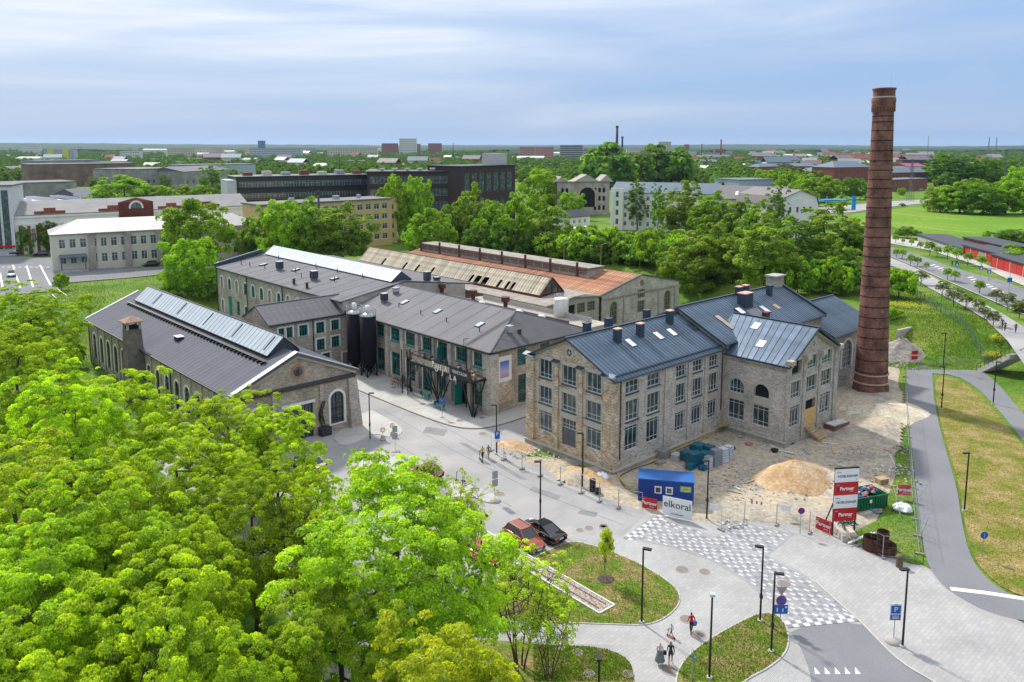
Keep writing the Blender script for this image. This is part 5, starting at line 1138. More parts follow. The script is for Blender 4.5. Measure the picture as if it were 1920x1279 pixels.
def hall_K():
 T = thing('long_stone_hall', 'long two-storey limestone hall with arched teal windows and bright ridge rooflight', 'building', (*S(-.85, 87.6), 0), STH)
 Ln, Wd, ze, zr, xm = 51.5, 26.0, 10.5, 12.45, 12.6
 C = [(2.42, 0), (6.25, 1), (9.8, 0), (13.8, 1), (17.4, 1), (21.1, 1), (24.7, 0), (28.4, 1), (32.1, 0), (35.75, 1), (39.4, 1), (43, 0), (46.6, 1)]
 ops = [(c-.72, c+.72, 6.35, 8.75, 'a') for c, g in C]; low = [(1.7, 3.1, 1.2, 3.9, 'a'), (5.4, 7.05, .6, 5.0, 'r'), (9.3, 10.7, 1.5, 4.4, 'r'), (13.1, 14.5, 1.2, 4.0, 'a'), (16.7, 18.1, 1.2, 4.0, 'a'), (20.4, 21.8, 1.2, 4.0, 'a')]
 w = wall(T, 'front_wall', (0, 0), (0, -Ln), -.1, ze, ops + low, M_LIMEG, .3)
 for o, (c, g) in zip(ops, C):
  if g: add_window(w, o, (.5,), (.2, .4, .6, .8), M_TEAL, M_TGL, .11)
  else: on_wall(w, MB().face([(x, .22, z) for x, z in arch_pts(1.44, 2.4)]), 'blind_arch', M_LIMEG, o[0], o[2])
  on_wall(w, surround(1.44, 2.4, 'a', .26, .07), 'arch_surround', M_WHT, o[0], o[2])
 for k, o in enumerate(low):
  if k == 1: on_wall(w, MB().box(0, 1.65, -.02, .04, 0, 4.4).box(.8, .85, -.05, -.02, 0, 4.4), 'tall_door', M_TEAL, o[0], o[2], -.08)
  elif k == 0: on_wall(w, MB().face([(x, .22, z) for x, z in arch_pts(1.4, 2.7)]), 'blind_arch', M_LIMEG, o[0], o[2])
  else: add_window(w, o, (.5,), (.25, .5, .75), M_TEAL, M_TGL, .11)
  if o[4] == 'a': on_wall(w, surround(o[1]-o[0], o[3]-o[2], 'a', .24, .06), 'arch_surround', M_WHT, o[0], o[2])
 on_wall(w, MB().box(0, Ln, -.18, .02, ze-.5, ze-.25, uv=True), 'eaves_course', M_LIMEY, 0, 0)
 wall(T, 'far_gable', (Wd, 0), (0, 0), -.1, ze, [], M_LIMEG, top=[(Wd-xm, zr)]); wall(T, 'near_gable', (0, -Ln), (Wd, -Ln), -.1, ze, [], M_OLDC, top=[(xm, zr)]); wall(T, 'back_wall', (Wd, -Ln), (Wd, 0), -.1, ze-.2, [], M_OLDC)
 rf = MB(); rf.slab([(-.4, .3, ze+.02), (-.4, -Ln, ze+.02), (xm, -Ln, zr+.05), (xm, .3, zr+.05)], .3); rf.slab([(xm, -Ln, zr+.05), (Wd+2, -Ln, ze-.2), (Wd+2, .3, ze-.2), (xm, .3, zr+.05)], .3); ro = rf.obj('roof', M_FELT, T)
 MB().bar((-.48, .3, ze-.1), (-.48, -Ln, ze-.1), .2, .16).obj('gutter', M_BLK, ro)
 MB().bar((-.4, .25, ze+.25), (xm-2.2, .25, zr+.5), .35, .9).obj('gable_parapet', M_BLUED, ro)
 for i in range(13): MB().bar((-.3, -2-i*4, ze+.055), (xm-2.3, -2-i*4, zr-.28), .1, .03).obj('felt_lap', M_FELTL, ro)
 zK = lambda x, y: ze + (x + .4) * (zr - ze) / (xm + .4)
 hb, y0, y1, zl, zt = 2.15, -1.0, -50.2, zr-.02, 14.05
 c = MB().box(xm-hb, xm+hb, y1, y0, zr-.9, zl).obj('rooflight_curb', M_BLUED, T)
 for y in (y0-.02, y1+.02): MB().face([(xm-hb, y, zl), (xm+hb, y, zl), (xm, y, zt)]).obj('rooflight_gable', mat('slate cheek', (.05, .06, .08)), c)
 panels(c, (xm-hb-.1, y0, zl), (xm-hb-.1, y1, zl), (xm, y1, zt+.05), (xm, y0, zt+.05), 1.24, M_SKMT, 'glass_pane', t=.04, seam=.07, sw=.07); panels(c, (xm+hb+.1, y1, zl), (xm+hb+.1, y0, zl), (xm, y0, zt+.05), (xm, y1, zt+.05), 1.24, M_SKMT, 'glass_pane', t=.04, seam=.07, sw=.07)
 for x, y in ((5.2, -18.5), (4.6, -33.5)): vent_box(ro, x, y, zK(x, 0), 1.15, 1.75)
 for x, y in ((5.5, -10.5), (6.6, -22.5), (6.8, -37)): rooflight(ro, x, y, zK, 1.0, 1.5, 'x', pane=mat('grey pane', (.42, .45, .47)), up=.3)
 for x, y in ((3.4, -4.6), (3.5, -8.5), (4.2, -14), (5.7, -24.2), (4.4, -29), (6.0, -38.5), (9.7, -9), (9.7, -25), (9.8, -33), (9.8, -42)): vent_pipe(ro, x, y, zK(x, 0), .8, .08)
 vent_box(ro, 17.6, -51, 11.6, 1.0, 1.9); vent_box(ro, 20.5, -50, 11.3, 1.0, .8)
 for x, y in ((1.2, -32.2), (1.0, -37.5)): vent_pipe(ro, x, y, zK(x, 0), 1.0, .28, M_LOUV)
 for s0 in (.25, 14.9, 30.2): downpipe(T, -.22, -s0, .2, ze-.3, M_BLK, .09)
hall_K()

def annexe():
 T = thing('brewery_annexe', 'small three-storey limestone annexe with dark pitched roof and white-framed teal windows', 'building', (*S(-14, 36), 0), STH)
 Wd, Dp, ze, zr = 15.0, 9.0, 8.5, 10.9
 ops = [(1.55, 2.5, 6.0, 7.7, 'r'), (2.9, 3.9, 6.0, 7.7, 'r'), (5.05, 6.5, 5.9, 7.68, 'r'), (8.05, 9.5, 5.88, 7.7, 'r'), (10.8, 12.2, 5.98, 7.66, 'r'), (8.07, 9.48, 3.07, 4.9, 'r'), (10.78, 12.18, 3.08, 4.92, 'r'), (9.0, 10.4, .9, 2.4, 'r'), (12.7, 13.7, .02, 1.9, 'r')]
 w = wall(T, 'front_wall', (0, 0), (Wd, 0), -.1, ze, ops, M_LIMEG, .3)
 for k, o in enumerate(ops):
  if k == 8: on_wall(w, MB().box(0, 1, -.02, .03, 0, 1.88), 'door', mat('grey door', (.25, .25, .24)), o[0], o[2], -.12)
  else: add_window(w, o, (.5,) if k < 2 else (1/3, 2/3), (.68,), M_TEAL, M_TGL, .10, .12)
  on_wall(w, surround(o[1]-o[0], o[3]-o[2], 'r', .26, .05), 'render_surround', M_WHT, o[0], o[2])
 for z in (5.9, 3.1): on_wall(w, surround(.85, 1.8, 'r', .18, .05), 'blind_window', M_CONC, 13.45, z)
 wall(T, 'end_wall', (0, Dp), (0, 0), -.1, ze, [], M_LIMEY, top=[(Dp/2, zr-.1)])
 wall(T, 'back_wall', (Wd, Dp), (0, Dp), -.1, ze, [], M_LIMEY)
 e = .35; rf = MB()
 rf.slab([(-.2, -e, ze), (Wd, -e, ze), (Wd, Dp/2, zr), (-.2, Dp/2, zr)], .2); rf.slab([(-.2, Dp/2, zr), (Wd, Dp/2, zr), (Wd, Dp+e, ze), (-.2, Dp+e, ze)], .2); ro = rf.obj('roof', M_FELTD, T)
 panels(ro, (-.2, -e, ze+.05), (Wd, -e, ze+.05), (Wd, Dp/2, zr+.05), (-.2, Dp/2, zr+.05), 1.0, mat('dark seam roof', (.085, .085, .10), .6, .1, rnd=.05), 'roof_sheet', seam=.02)
 MB().bar((-.2, -e-.06, ze-.1), (Wd, -e-.06, ze-.1), .16, .14).obj('gutter', M_BLK, ro); MB().bar((-.2, Dp/2, zr+.05), (Wd, Dp/2, zr+.05), .3, .06).obj('ridge_cap', M_FELTD, ro)
 downpipe(T, 7.45, -.15, .1, ze-.3, M_BLK, .08)
 # low lean-to with pale roof towards the vaulted hall
 MB().prism([(Wd-8, 9.1), (Wd, 9.1), (Wd, 12), (Wd-8, 12)], -.1, 6.5).obj('rear_block', M_OLDC, T)
annexe()

def derelict():
 T = thing('derelict_hall', 'derelict limestone hall with rusty red roof, clerestory and a broken corrugated rooflight', 'building', (*S(29.5, 19), 0), STH)
 # local x = site u - 29.5, y = site v - 19
 Ln = 68.0
 # concrete-faced aisle
 ops = [(2.8, 4.6, 5.0, 7.4, 'r'), (5.1, 7.4, 5.3, 7.4, 'r'), (7.95, 10.1, 5.6, 7.45, 'r'), (10.7, 12.85, 5.6, 7.4, 'r')]
 w = wall(T, 'aisle_front', (0, 0), (14.0, 0), -.1, 8.1, ops, M_OLDC, .25, top=[(14, 8.25), (10, 8.95), (6.5, 8.9)])
 for k, o in enumerate(ops):
  if k == 1: on_wall(w, MB().face([(0, .24, 0), (2.3, .24, 0), (2.3, .24, 2.1), (0, .24, 2.1)]), 'broken_window', M_DARK, o[0], o[2])
  else: add_window(w, o, (.25, .5, .75), (.33, .66), M_OLDC, M_OGL, .05)
 on_wall(w, MB().box(0, 14, -.08, .02, 4.3, 4.55), 'string_course', M_CONC, 0, 0)
 wall(T, 'aisle_side', (0, Ln), (0, 0), -.1, 8.1, [], M_OLDC)
 for i in range(12): MB().box(-.08, .04, -.12, .12, 4, 8.1).obj('pier', M_CONC, T, loc=(-.02, 2+i*3, 0))
 rf = MB(); rf.slab([(-.4, Ln, 8.15), (-.4, -.4, 8.15), (7, -.4, 9.0), (7, Ln, 9.0)], .25); rf.slab([(7, -.4, 9.0), (14.4, -.4, 8.25), (14.4, Ln, 8.25), (7, Ln, 9.0)], .25); ro = rf.obj('aisle_roof', M_OLDR, T)
 # broken corrugated rooflight
 y0, y1, xm, hb, zl, zt = 4.5, 66, 6.0, 3.1, 8.98, 11.95; rs = random.Random(11)
 sk = MB().box(xm-hb, xm+hb, y0, y1, 8.3, 8.95).obj('rooflight_curb', M_RUST, T)
 n = 80; dy = (y1-y0)/n
 rg = .16; k0 = MB();
 a = Vector((xm-hb, 0, zl)); r_ = Vector((xm, 0, zt)); d = r_ - a; nr = Vector((-d.z, 0, d.x)).normalized()*.05
 P = [(0, 0), (dy*.25, 1), (dy*.5, 1), (dy*.75, 0), (dy, 0)]
 for j in range(4):
  q = [(a + nr*P[j][1], P[j][0]), (a + nr*P[j+1][1], P[j+1][0])]
  k0.face([(q[0][0].x, -q[0][1], q[0][0].z), (q[1][0].x, -q[1][1], q[1][0].z), (q[1][0].x + d.x, -q[1][1], q[1][0].z + d.z), (q[0][0].x + d.x, -q[0][1], q[0][0].z + d.z)])
 me = k0.mesh('corrugated_sheet', M_CORR)
 k1 = MB()
 for j in range(4):
  q = [(a + nr*P[j][1], P[j][0]), (a + nr*P[j+1][1], P[j+1][0])]; f = .42
  k1.face([(q[0][0].x + d.x*f, -q[0][1], q[0][0].z + d.z*f), (q[1][0].x + d.x*f, -q[1][1], q[1][0].z + d.z*f), (q[1][0].x + d.x, -q[1][1], q[1][0].z + d.z), (q[0][0].x + d.x, -q[0][1], q[0][0].z + d.z)])
 me2 = k1.mesh('corrugated_sheet', M_CORR)
 for i in range(n):
  hole = rs.random() < (.20 if 8 < i < 45 else .08)
  link('corrugated_sheet', me2 if hole else me, sk, (0, y0+(i+1)*dy, 0))
 MB().slab([(xm, y0, zt), (xm+hb, y0, zl), (xm+hb, y1, zl), (xm, y1, zt)], .05).obj('back_slope', mat('rusted back sheet', (.26, .12, .08), .85, var=.3), sk); MB().box(xm-hb+.25, xm+.0, y0+.4, y1, 8.951, 9.0).obj('dark_inside', M_DARK, sk)
 fr = MB()
 for y in (y0, y0+.02): pass
 fr.bar((xm-hb, y0, zl), (xm, y0, zt), .16).bar((xm, y0, zt), (xm+hb, y0, zl), .3, .2).bar((xm-hb, y0, zl+.1), (xm+hb, y0, zl+.1), .14)
 for f in (-.5, 0, .5): fr.bar((xm+hb*f, y0, zl), (xm+hb*f, y0, zl+(zt-zl)*(1-abs(f))), .07)
 fr.obj('end_frame', M_RUST, sk); MB().face([(xm-hb+.3, y0+.05, zl+.15), (xm+hb-.3, y0+.05, zl+.15), (xm, y0+.05, zt-.25)]).obj('end_glazing', M_OGL, sk); MB().bar((xm, y0, zt+.03), (xm, y1, zt+.03), .25, .06).obj('ridge_flashing', M_RUST, sk)
 # gabled nave with red roof
 x0, x1, xr, ze, zr = 14.4, 38.6, 26.4, 8.25, 10.75
 ops = [(2.5, 4.6, 2.0, 6.5, 'a'), (10.8, 12.9, 6.2, 7.85, 'r'), (10.8, 12.9, 3.3, 5.6, 'r'), (19.4, 21.5, 2.6, 6.6, 'a')]
 w = wall(T, 'gable_wall', (x0, -.2), (x1, -.2), -.1, ze-.1, ops, M_LIME, .35, top=[(xr-x0, zr-.05)])
 for o in ops: add_window(w, o, (.33, .66), (.2, .4, .6, .8), M_OLDC, M_OGL, .06, .2); on_wall(w, surround(o[1]-o[0], o[3]-o[2], o[4], .28, .05), 'stone_surround', M_LIMEY, o[0], o[2])
 rose(w, 12.0, 9.25, .3, .3, 4, rm=M_PEBB, gm=M_DARK)
 for s0 in (-.1, 6.4, 17.3, 22.8): on_wall(w, MB().box(0, 1.2 if s0 > 20 or s0 < 0 else .5, -.22, .04, -.1, 7.2, uv=True), 'buttress', M_LIMEG, s0, 0)
 for i in range(40): on_wall(w, MB().box(0, .3, -.16, .0, 7.05, 7.3), 'dentil', M_LIMEY, .15+i*.6, 0)
 on_wall(w, MB().box(0, 24.2, -.2, .02, 7.302, 7.5, uv=True), 'cornice', M_LIMEY, 0, 0)
 for a, c in (((0, ze-.15), (xr-x0, zr)), ((x1-x0, ze-.15), (xr-x0, zr))): on_wall(w, MB().bar((a[0], .05, a[1]+.12), (c[0], .05, c[1]+.12), .5, .18), 'gable_coping', mat('dark coping', (.11, .10, .095), .9), 0, 0)
 wall(T, 'far_side_wall', (x1, 0), (x1, Ln), -.1, ze-.2, [], M_LIMEG)
 rb = MB(); rb.slab([(x0-.1, Ln, ze), (x0-.1, 0, ze), (xr, 0, zr), (xr, Ln, zr)], .2); rb.slab([(xr, 0, zr), (x1+.3, 0, ze-.2), (x1+.3, Ln, ze-.2), (xr, Ln, zr)], .2); r2 = rb.obj('red_roof', M_RUST, T)
 panels(r2, (x0-.1, Ln, ze+.05), (x0-.1, .1, ze+.05), (xr, .1, zr+.05), (xr, Ln, zr+.05), .85, M_REDR, 'roof_sheet', seam=.04, sw=.06); MB().slab([(xr, .1, zr+.06), (x1+.3, .1, ze-.14), (x1+.3, Ln, ze-.14), (xr, Ln, zr+.06)], .03).obj('felt_slope', M_OLDR, r2)
 # clerestory lantern
 lx0, lx1, ly0, ly1, zb, zt = 21.0, 25.5, 9.0, 66, 9.2, 11.85
 cl = MB().box(lx0, lx1, ly0, ly1, zb, zt-.5, uv=True).obj('clerestory', M_OLDC, T); MB().box(lx0-.3, lx1+.3, ly0-.3, ly1, zt-.498, zt-.25).obj('clerestory_roof', mat('rotten fascia', (.17, .12, .09), .95, var=.3), cl); MB().slab([(lx0-.2, ly0-.2, zt-.2), (lx1+.2, ly0-.2, zt-.2), (lx1+.2, ly1, zt-.2), (lx0-.2, ly1, zt-.2)], .04).obj('roof_felt', M_OLDR, cl)
 me = window_mesh(2.3, 1.2, 'r', (.2, .4, .6, .8), (.5,), M_OLDC, M_OGL, .07)
 for i in range(22):
  o = link('window', me[0], cl, (lx0-.07, ly1-.6-i*2.55, 10.1), -pi/2); link('pane', me[1], o)
  if i % 3 == 0: MB().box(-.25, .1, -.2, .2, 9.6, 12.5).obj('rusted_strut', M_RUST, cl, loc=(lx0-.1, ly1-.4-i*2.55, 0))
derelict()
def tank():
 T = thing('white_tank', 'white cylindrical tank with a ladder hoop behind the brewery roof', 'tank', (*S(27.0, 13.0), 7.6), STH)
 m = mat('white tank paint', (.62, .62, .60), .5, var=.12, scale=1.5); h = 3.0
 MB().lathe([(1.25, -.1), (1.25, h), (1.2, h+.08), (0, h+.35)], 24).obj('body', m, T, True)
 g = MB()
 for y in (-.25, .25): g.bar((-1.35, y, 0), (-1.35, y, h+1.0), .05)
 for i in range(10): g.bar((-1.35, -.25, .3+i*.3), (-1.35, .25, .3+i*.3), .04)
 for i in range(8): a, c = pi*i/8, pi*(i+1)/8; g.bar((-1.35+.5-.5*cos(a), -.25, h+.6+.5*sin(a)), (-1.35+.5-.5*cos(c), -.25, h+.6+.5*sin(c)), .05)
 g.obj('ladder', m, T)
tank()

# ================================================================== street furniture, signs, fences
def lamp(px, py, head, lab, top=True, z=0.0, h=6.0):
 X, Y = G(px, py, z); T = thing('street_lamp', lab, 'street lamp', (X, Y, z), 0, 'black street lamps')
 MB().cyl((0, 0, -.1), (0, 0, .14), .24, .20, 12).obj('footing', M_KERB, T)
 MB().cyl((0, 0, .1), (0, 0, h), .085, .065, 8).obj('pole', M_LAMP, T); MB().box(-.1, .1, -.12, .12, 1.9, 2.2).obj('service_box', M_LAMP, T) if head and head % 2 else None
 if head is None:
  MB().box(-.16, .16, -.16, .16, h+.002, h+.22).obj('lantern', mat('pale lantern', (.45, .55, .58), .3), T)
 else:
  a = radians(head); o = MB().box(-.05, .62, -.15, .15, -.05, .07).obj('lantern', M_LAMP, T, loc=(0, 0, h+.02), rz=a); MB().box(.12, .58, -.11, .11, -.062, -.052).obj('lens', M_SKYL, o)
 return T
LAMPS = [(1203, 1168, -20, 'black street lamp on the edge of the teardrop lawn'), (1425, 1165, 165, 'taller-looking black lamp on the corner lawn by the chequered crossing, arm to the square'),
 (1446, 1222, -15, 'black lamp on the corner lawn beside the blue zone sign'), (1692, 1213, 190, 'black lamp beside the domed-foot parking sign'), (1330, 1272, None, 'black post with pale lantern on the corner lawn near the walkers'),
 (1013, 977, 185, 'black street lamp right behind the parked black car'), (694, 826, 5, 'black street lamp in front of the vaulted hall arch window'), (1092, 915, 175, 'black lamp before the gable entrance door, in the sand'),
 (931, 852, 180, 'black lamp carrying the blue parking plate at the lane corner'), (1325, 975, 185, 'black lamp behind the site fence beside the blue cabin'), (1808, 958, 190, 'black lamp on the dry verge beside the cycle path'),
 (1765, 767, 185, 'black lamp where the cycle path forks around the verge'), (1768, 693, 180, 'black lamp at the far bend of the cycle path near the steps'), (1862, 757, 5, 'black lamp on the verge at the right below the steps'), (1121, 1412, 90, 'black lamp whose twin head rises from the lower lawn'), (903, 1100, 40, 'dark lamp half hidden in the young leaves beside the red car')]
for l in LAMPS: lamp(*l)
M_SBLUE = mat('sign blue', (.012, .11, .42), .4, var=.05); M_SRED = mat('sign red', (.48, .012, .022), .45, var=.05); M_SWHT = mat('sign white', (.72, .73, .76), .5, var=.04); M_SGRY = mat('sign back grey', (.30, .31, .32), .5, .3, var=.1); M_INK = mat('dark print', (.03, .03, .035), .6, var=.05)
FRONT = (pi/2, 0, 0)
def plate(T, w, h, z, m, y=-.04, name='plate'): return MB().box(-w/2, w/2, y-.012, y+.012, z-h/2, z+h/2).obj(name, m, T)
def disc(T, r, z, m, y=-.06, name='disc'): return MB().cyl((0, y, z), (0, y-.02, z), r, n=20).obj(name, m, T)
def signpost(name, lab, px, py, h, foot=0, rz=0.0, z=0.0):
 X, Y = G(px, py, z); T = thing(name, lab, 'sign', (X, Y, z), rz); MB().cyl((0, 0, 0), (0, 0, h), .035, n=8).obj('pole', M_STEEL, T)
 if foot: MB().lathe([(.62, -.02), (.60, .1), (.42, .26), (.1, .36), (0, .36)], 18).obj('domed_foot', M_CONC, T, True)
 return T
T = signpost('parking_sign', 'blue parking sign on a grey domed concrete foot, bottom right of the square', 1675, 1203, 3.0, 1)
plate(T, .86, 1.3, 2.35, M_SWHT); plate(T, .70, .62, 2.55, M_SBLUE, -.055, 'parking_plate'); plate(T, .74, .42, 1.95, M_SBLUE, -.055, 'notice_plate'); text('P', .56, M_SWHT, T, (0, -.075, 2.55), FRONT)
for k in range(3): plate(T, .5, .03, 2.06-k*.1, M_SWHT, -.075, 'print_line')
text('24h', .16, M_INK, T, (0, -.06, 2.93), FRONT)
T = signpost('zone_sign', 'give-way back, red-blue no-stopping disc and blue zone plate on one post', 1462, 1176, 3.4)
b = MB(); b.face([(0, -.03, 2.55), (.42, -.03, 3.25), (-.42, -.03, 3.25)]); b.face([(0, -.05, 2.55), (-.42, -.05, 3.25), (.42, -.05, 3.25)]); b.obj('triangle_back', M_SGRY, T)
disc(T, .40, 2.2, M_SRED); disc(T, .32, 2.2, M_SBLUE, -.085, 'blue_field'); MB().bar((-.22, -.11, 1.98), (.22, -.11, 2.42), .06, .01).bar((-.22, -.112, 2.42), (.22, -.112, 1.98), .06, .01).obj('cross', M_SRED, T); plate(T, 1.05, .72, 1.48, M_SBLUE, -.06, 'zone_plate'); MB().box(-.32, -.24, -.09, -.075, 1.3, 1.62).box(.1, .18, -.09, -.075, 1.3, 1.55).box(.3, .45, -.09, -.075, 1.6, 1.72).obj('pictogram', M_SWHT, T)
T = signpost('parking_plate_sign', 'blue parking sign hung on the lamp at the lane corner', 932.5, 853, 2.9); plate(T, .62, .95, 2.45, M_SBLUE); text('P', .6, M_SWHT, T, (0, -.06, 2.55), FRONT); plate(T, .6, .35, 1.75, M_SWHT)
T = signpost('info_sign', 'small blue direction sign on the brewery pavement', 829, 783, 2.6, z=.11); plate(T, .75, .75, 2.3, M_SBLUE); b = MB().bar((0, -.06, 2.02), (0, -.06, 2.35), .08, .01).bar((0, -.06, 2.3), (-.22, -.06, 2.55), .07, .01).bar((0, -.062, 2.3), (.22, -.062, 2.55), .07, .01); b.obj('fork_symbol', M_SWHT, T); MB().cyl((0, 0, 0), (0, 0, .1), .22, n=12).obj('foot', M_CONC, T)
for lab, px, py, rz in (('grey back of a tall road sign on its domed foot, near the flower posts', 741, 848, .5), ('grey back of a stacked road sign in the middle of the island tip', 928, 940, .5)):
 T = signpost('road_sign_back', lab, px, py, 3.3, 1, rz); plate(T, .62, .8, 2.85, M_SGRY); plate(T, .66, .75, 2.0, M_SGRY)
for lab, px, py in (('yellow blossom-like marker on a weighted foot, left of its twin', 718, 825), ('yellow blossom-like marker on a weighted foot, right of its twin', 736, 817)):
 X, Y = G(px, py); T = thing('planter_topiary', lab, 'planter', (X, Y, 0), 0, 'yellow planted pots'); MB().lathe([(.30, 0), (.36, .06), (.22, .5), (.26, .56)], 12).obj('pot', M_CONC, T); MB().cyl((0, 0, .5), (0, 0, 1.1), .03, n=5).obj('stem', M_WOOD, T)
 rs = random.Random(px); b = MB()
 for k in range(140):
  a = rs.uniform(0, 6.28); q = rs.uniform(-1, 1); r = .36*rs.uniform(.6, 1); p = Vector((r*cos(a)*math.sqrt(1-q*q), r*sin(a)*math.sqrt(1-q*q), 1.3+.3*q)); e = .06; d = Vector((rs.uniform(-1, 1), rs.uniform(-1, 1), rs.uniform(-1, 1))).normalized()*e; f = d.cross(Vector((rs.random(), .3, rs.random()))).normalized()*e; b.face([p-d, p+f, p+d, p-f])
 b.obj('crown', mat('yellow bloom', (.55, .42, .02), .7), T)
T = signpost('blue_round_sign', 'small blue round footway sign on the dry verge', 1841, 1046, 2.4); disc(T, .34, 2.15, M_SBLUE); MB().bar((0, -.09, 1.98), (0, -.09, 2.3), .06, .01).obj('arrow', M_SWHT, T)
T = signpost('no_parking_sign', 'purple-blue no-parking disc on a thin post at the site gate', 1500, 1001, 2.5); disc(T, .32, 2.3, M_SRED); disc(T, .25, 2.3, mat('violet', (.06, .03, .25)), -.085, 'blue_field')
T = signpost('bus_blue_post', 'thin pale post with a narrow blue board on the corner lawn', 1298, 1276, 2.3); plate(T, .16, .55, 1.7, mat('teal-blue board', (.08, .25, .38)))
for px, py, lab in ((1793, 506, 'blue pedestrian-crossing sign by the street trees, farthest along the parade'), (1838, 513, 'blue pedestrian-crossing sign on the parade verge, middle one'), (1853, 520, 'blue pedestrian-crossing sign on the parade verge beside the footway')):
 T = signpost('crossing_sign', lab, px, py + 8, 2.8, z=PLAT+.1); plate(T, .9, .9, 2.4, M_SBLUE); b = MB(); b.face([(-.3, -.06, 2.1), (.3, -.06, 2.1), (0, -.06, 2.7)]); b.obj('triangle', M_SWHT, T)
T = signpost('bus_stop_sign', 'blue sign high on a mast beside the parade road', 1888, 585, 9.5, z=PLAT+.1); plate(T, .9, .9, 6.2, M_SBLUE)

# --- temporary fencing: each panel a thing
M_WIRE = mat('fence wire', (.36, .38, .39), .5, .5)
def fence_mesh(w, h=2.0):
 b = MB()
 for x in (0, w): b.cyl((x, 0, .05), (x, 0, h), .021, n=5)
 for z in (.15, h): b.cyl((0, 0, z), (w, 0, z), .018, n=5)
 n = int(w / .5)
 for i in range(1, n): b.bar((w*i/n, 0, .15), (w*i/n, 0, h), .006)
 for i in range(1, 4): b.bar((0, 0, h*i/4), (w, 0, h*i/4), .006)
 return b
FL = [([(921, 846), (945, 863), (979, 880), (1013, 893), (1051, 909)], 'beside the lane in front of the gable'), ([(1051, 909), (1090, 925), (1124, 941), (1160, 953), (1205, 961)], 'along the kerb before the blue cabin'),
      ([(1352, 995), (1396, 977), (1456, 985), (1518, 1000), (1556, 1009)], 'across the site gate'), ([(1610, 1024), (1655, 1046), (1716, 1052)], 'along the square by the rusty drums'),
      ([(1724, 1040), (1716, 975), (1709, 915), (1706, 865), (1703, 820), (1700, 782), (1698, 750), (1697, 720), (1698, 695)], 'along the cycle path')]
fno = 0
for pts, where in FL:
 P = [G(*p) for p in pts]; parts = []
 for a, c in zip(P, P[1:]):
  l = math.hypot(c[0]-a[0], c[1]-a[1]); n = max(1, round(l/3.4))
  for i in range(n): parts.append(((a[0]+(c[0]-a[0])*i/n, a[1]+(c[1]-a[1])*i/n), (a[0]+(c[0]-a[0])*(i+1)/n, a[1]+(c[1]-a[1])*(i+1)/n)))
 for i, (a, c) in enumerate(parts):
  l = math.hypot(c[0]-a[0], c[1]-a[1]); T = thing('fence_panel', 'wire mesh fence panel %s, %s from the left' % (where, ORD[min(i, 23)]), 'fence', (*a, .05), math.atan2(c[1]-a[1], c[0]-a[0]), 'temporary site fence panels')
  fence_mesh(l-.05).obj('mesh', M_WIRE, T); MB().box(-.12, .12, -.35, .35, -.05, .12).obj('foot', mat('fence foot', (.23, .22, .21), .9), T)
# loose tangle of fence panels by the path
for i, (px, py, rz, tilt, lab) in enumerate(((1672, 1008, .2, .35, 'wire fence panel leaning over the rusty drums'), (1690, 975, 1.25, -.25, 'wire fence panel tipped against the cycle path fence'), (1680, 945, .4, .5, 'wire fence panel half fallen beside the white bag'), (1668, 905, 1.3, .2, 'wire fence panel standing near the loose pallets'))):
 T = thing('loose_fence_panel', lab, 'fence', (*G(px, py), .12), rz); T.rotation_euler = (tilt, 0, rz); fence_mesh(3.2).obj('mesh', M_WIRE, T)
def banner(lab, bl, br, h, m, words, z=.1, tilt=0.0, cat='banner', edge=None):
 a, c = G(*bl), G(*br); w = math.hypot(c[0]-a[0], c[1]-a[1]); T = thing('site_banner', lab, cat, (*a, z), math.atan2(c[1]-a[1], c[0]-a[0])); T.rotation_euler[0] = tilt
 MB().box(0, w, -.03, 0, 0, h).obj('sheet', m, T)
 for body, sz, x, zz, tm, bo in words: text(body, sz, tm, T, (w*x, -.045, h*zz), FRONT, bold=bo)
 return T
PW = [('Partner', .50, .5, .52, M_SWHT, .012), ('EHITUS', .13, .66, .22, M_SWHT, 0), ('merko', .11, .14, .86, M_SWHT, 0)]
banner('white banner reading elkoral in grey letters on the site fence', (1242, 966), (1297, 978), 1.95, M_SWHT, [('elkoral', .98, .5, .62, mat('graphite print', (.06, .065, .075)), .006), ('www.elkoral.ee', .20, .5, .16, M_INK, 0)])
banner('red Partner banner tied to the fence left of the elkoral banner', (1203, 953), (1232, 959), 1.15, M_SRED, PW)
banner('red Partner banner on the fence in front of the sign tower', (1529, 992), (1559, 1004), 1.2, M_SRED, PW)
banner('faded red Partner sheet hanging on the panels by the cycle path', (1682, 936), (1706, 938), 1.1, mat('faded red', (.50, .06, .07)), PW, .5)
banner('red Partner banner at the far end of the cycle path fence', (1708, 680), (1720, 679), 1.5, M_SRED, [('Partner', .42, .5, .5, M_SWHT, .01)], .5)
banner('small white safety notice on the gate fence', (1464, 973), (1481, 976), .6, M_SWHT, [], .9)
banner('small white notice with black symbols left of the site gate', (1329, 971), (1346, 975), .6, M_SWHT, [], .9)
for k, (x, m_) in enumerate(((1409, M_SBLUE), (1418, M_SRED), (1427, M_SBLUE))): banner(('blue', 'red', 'dark blue')[k] + ' square safety label on the gate mesh', (x-1.6, 960+k), (x+1.6, 960.6+k), .32, m_, [], .9, cat='label')
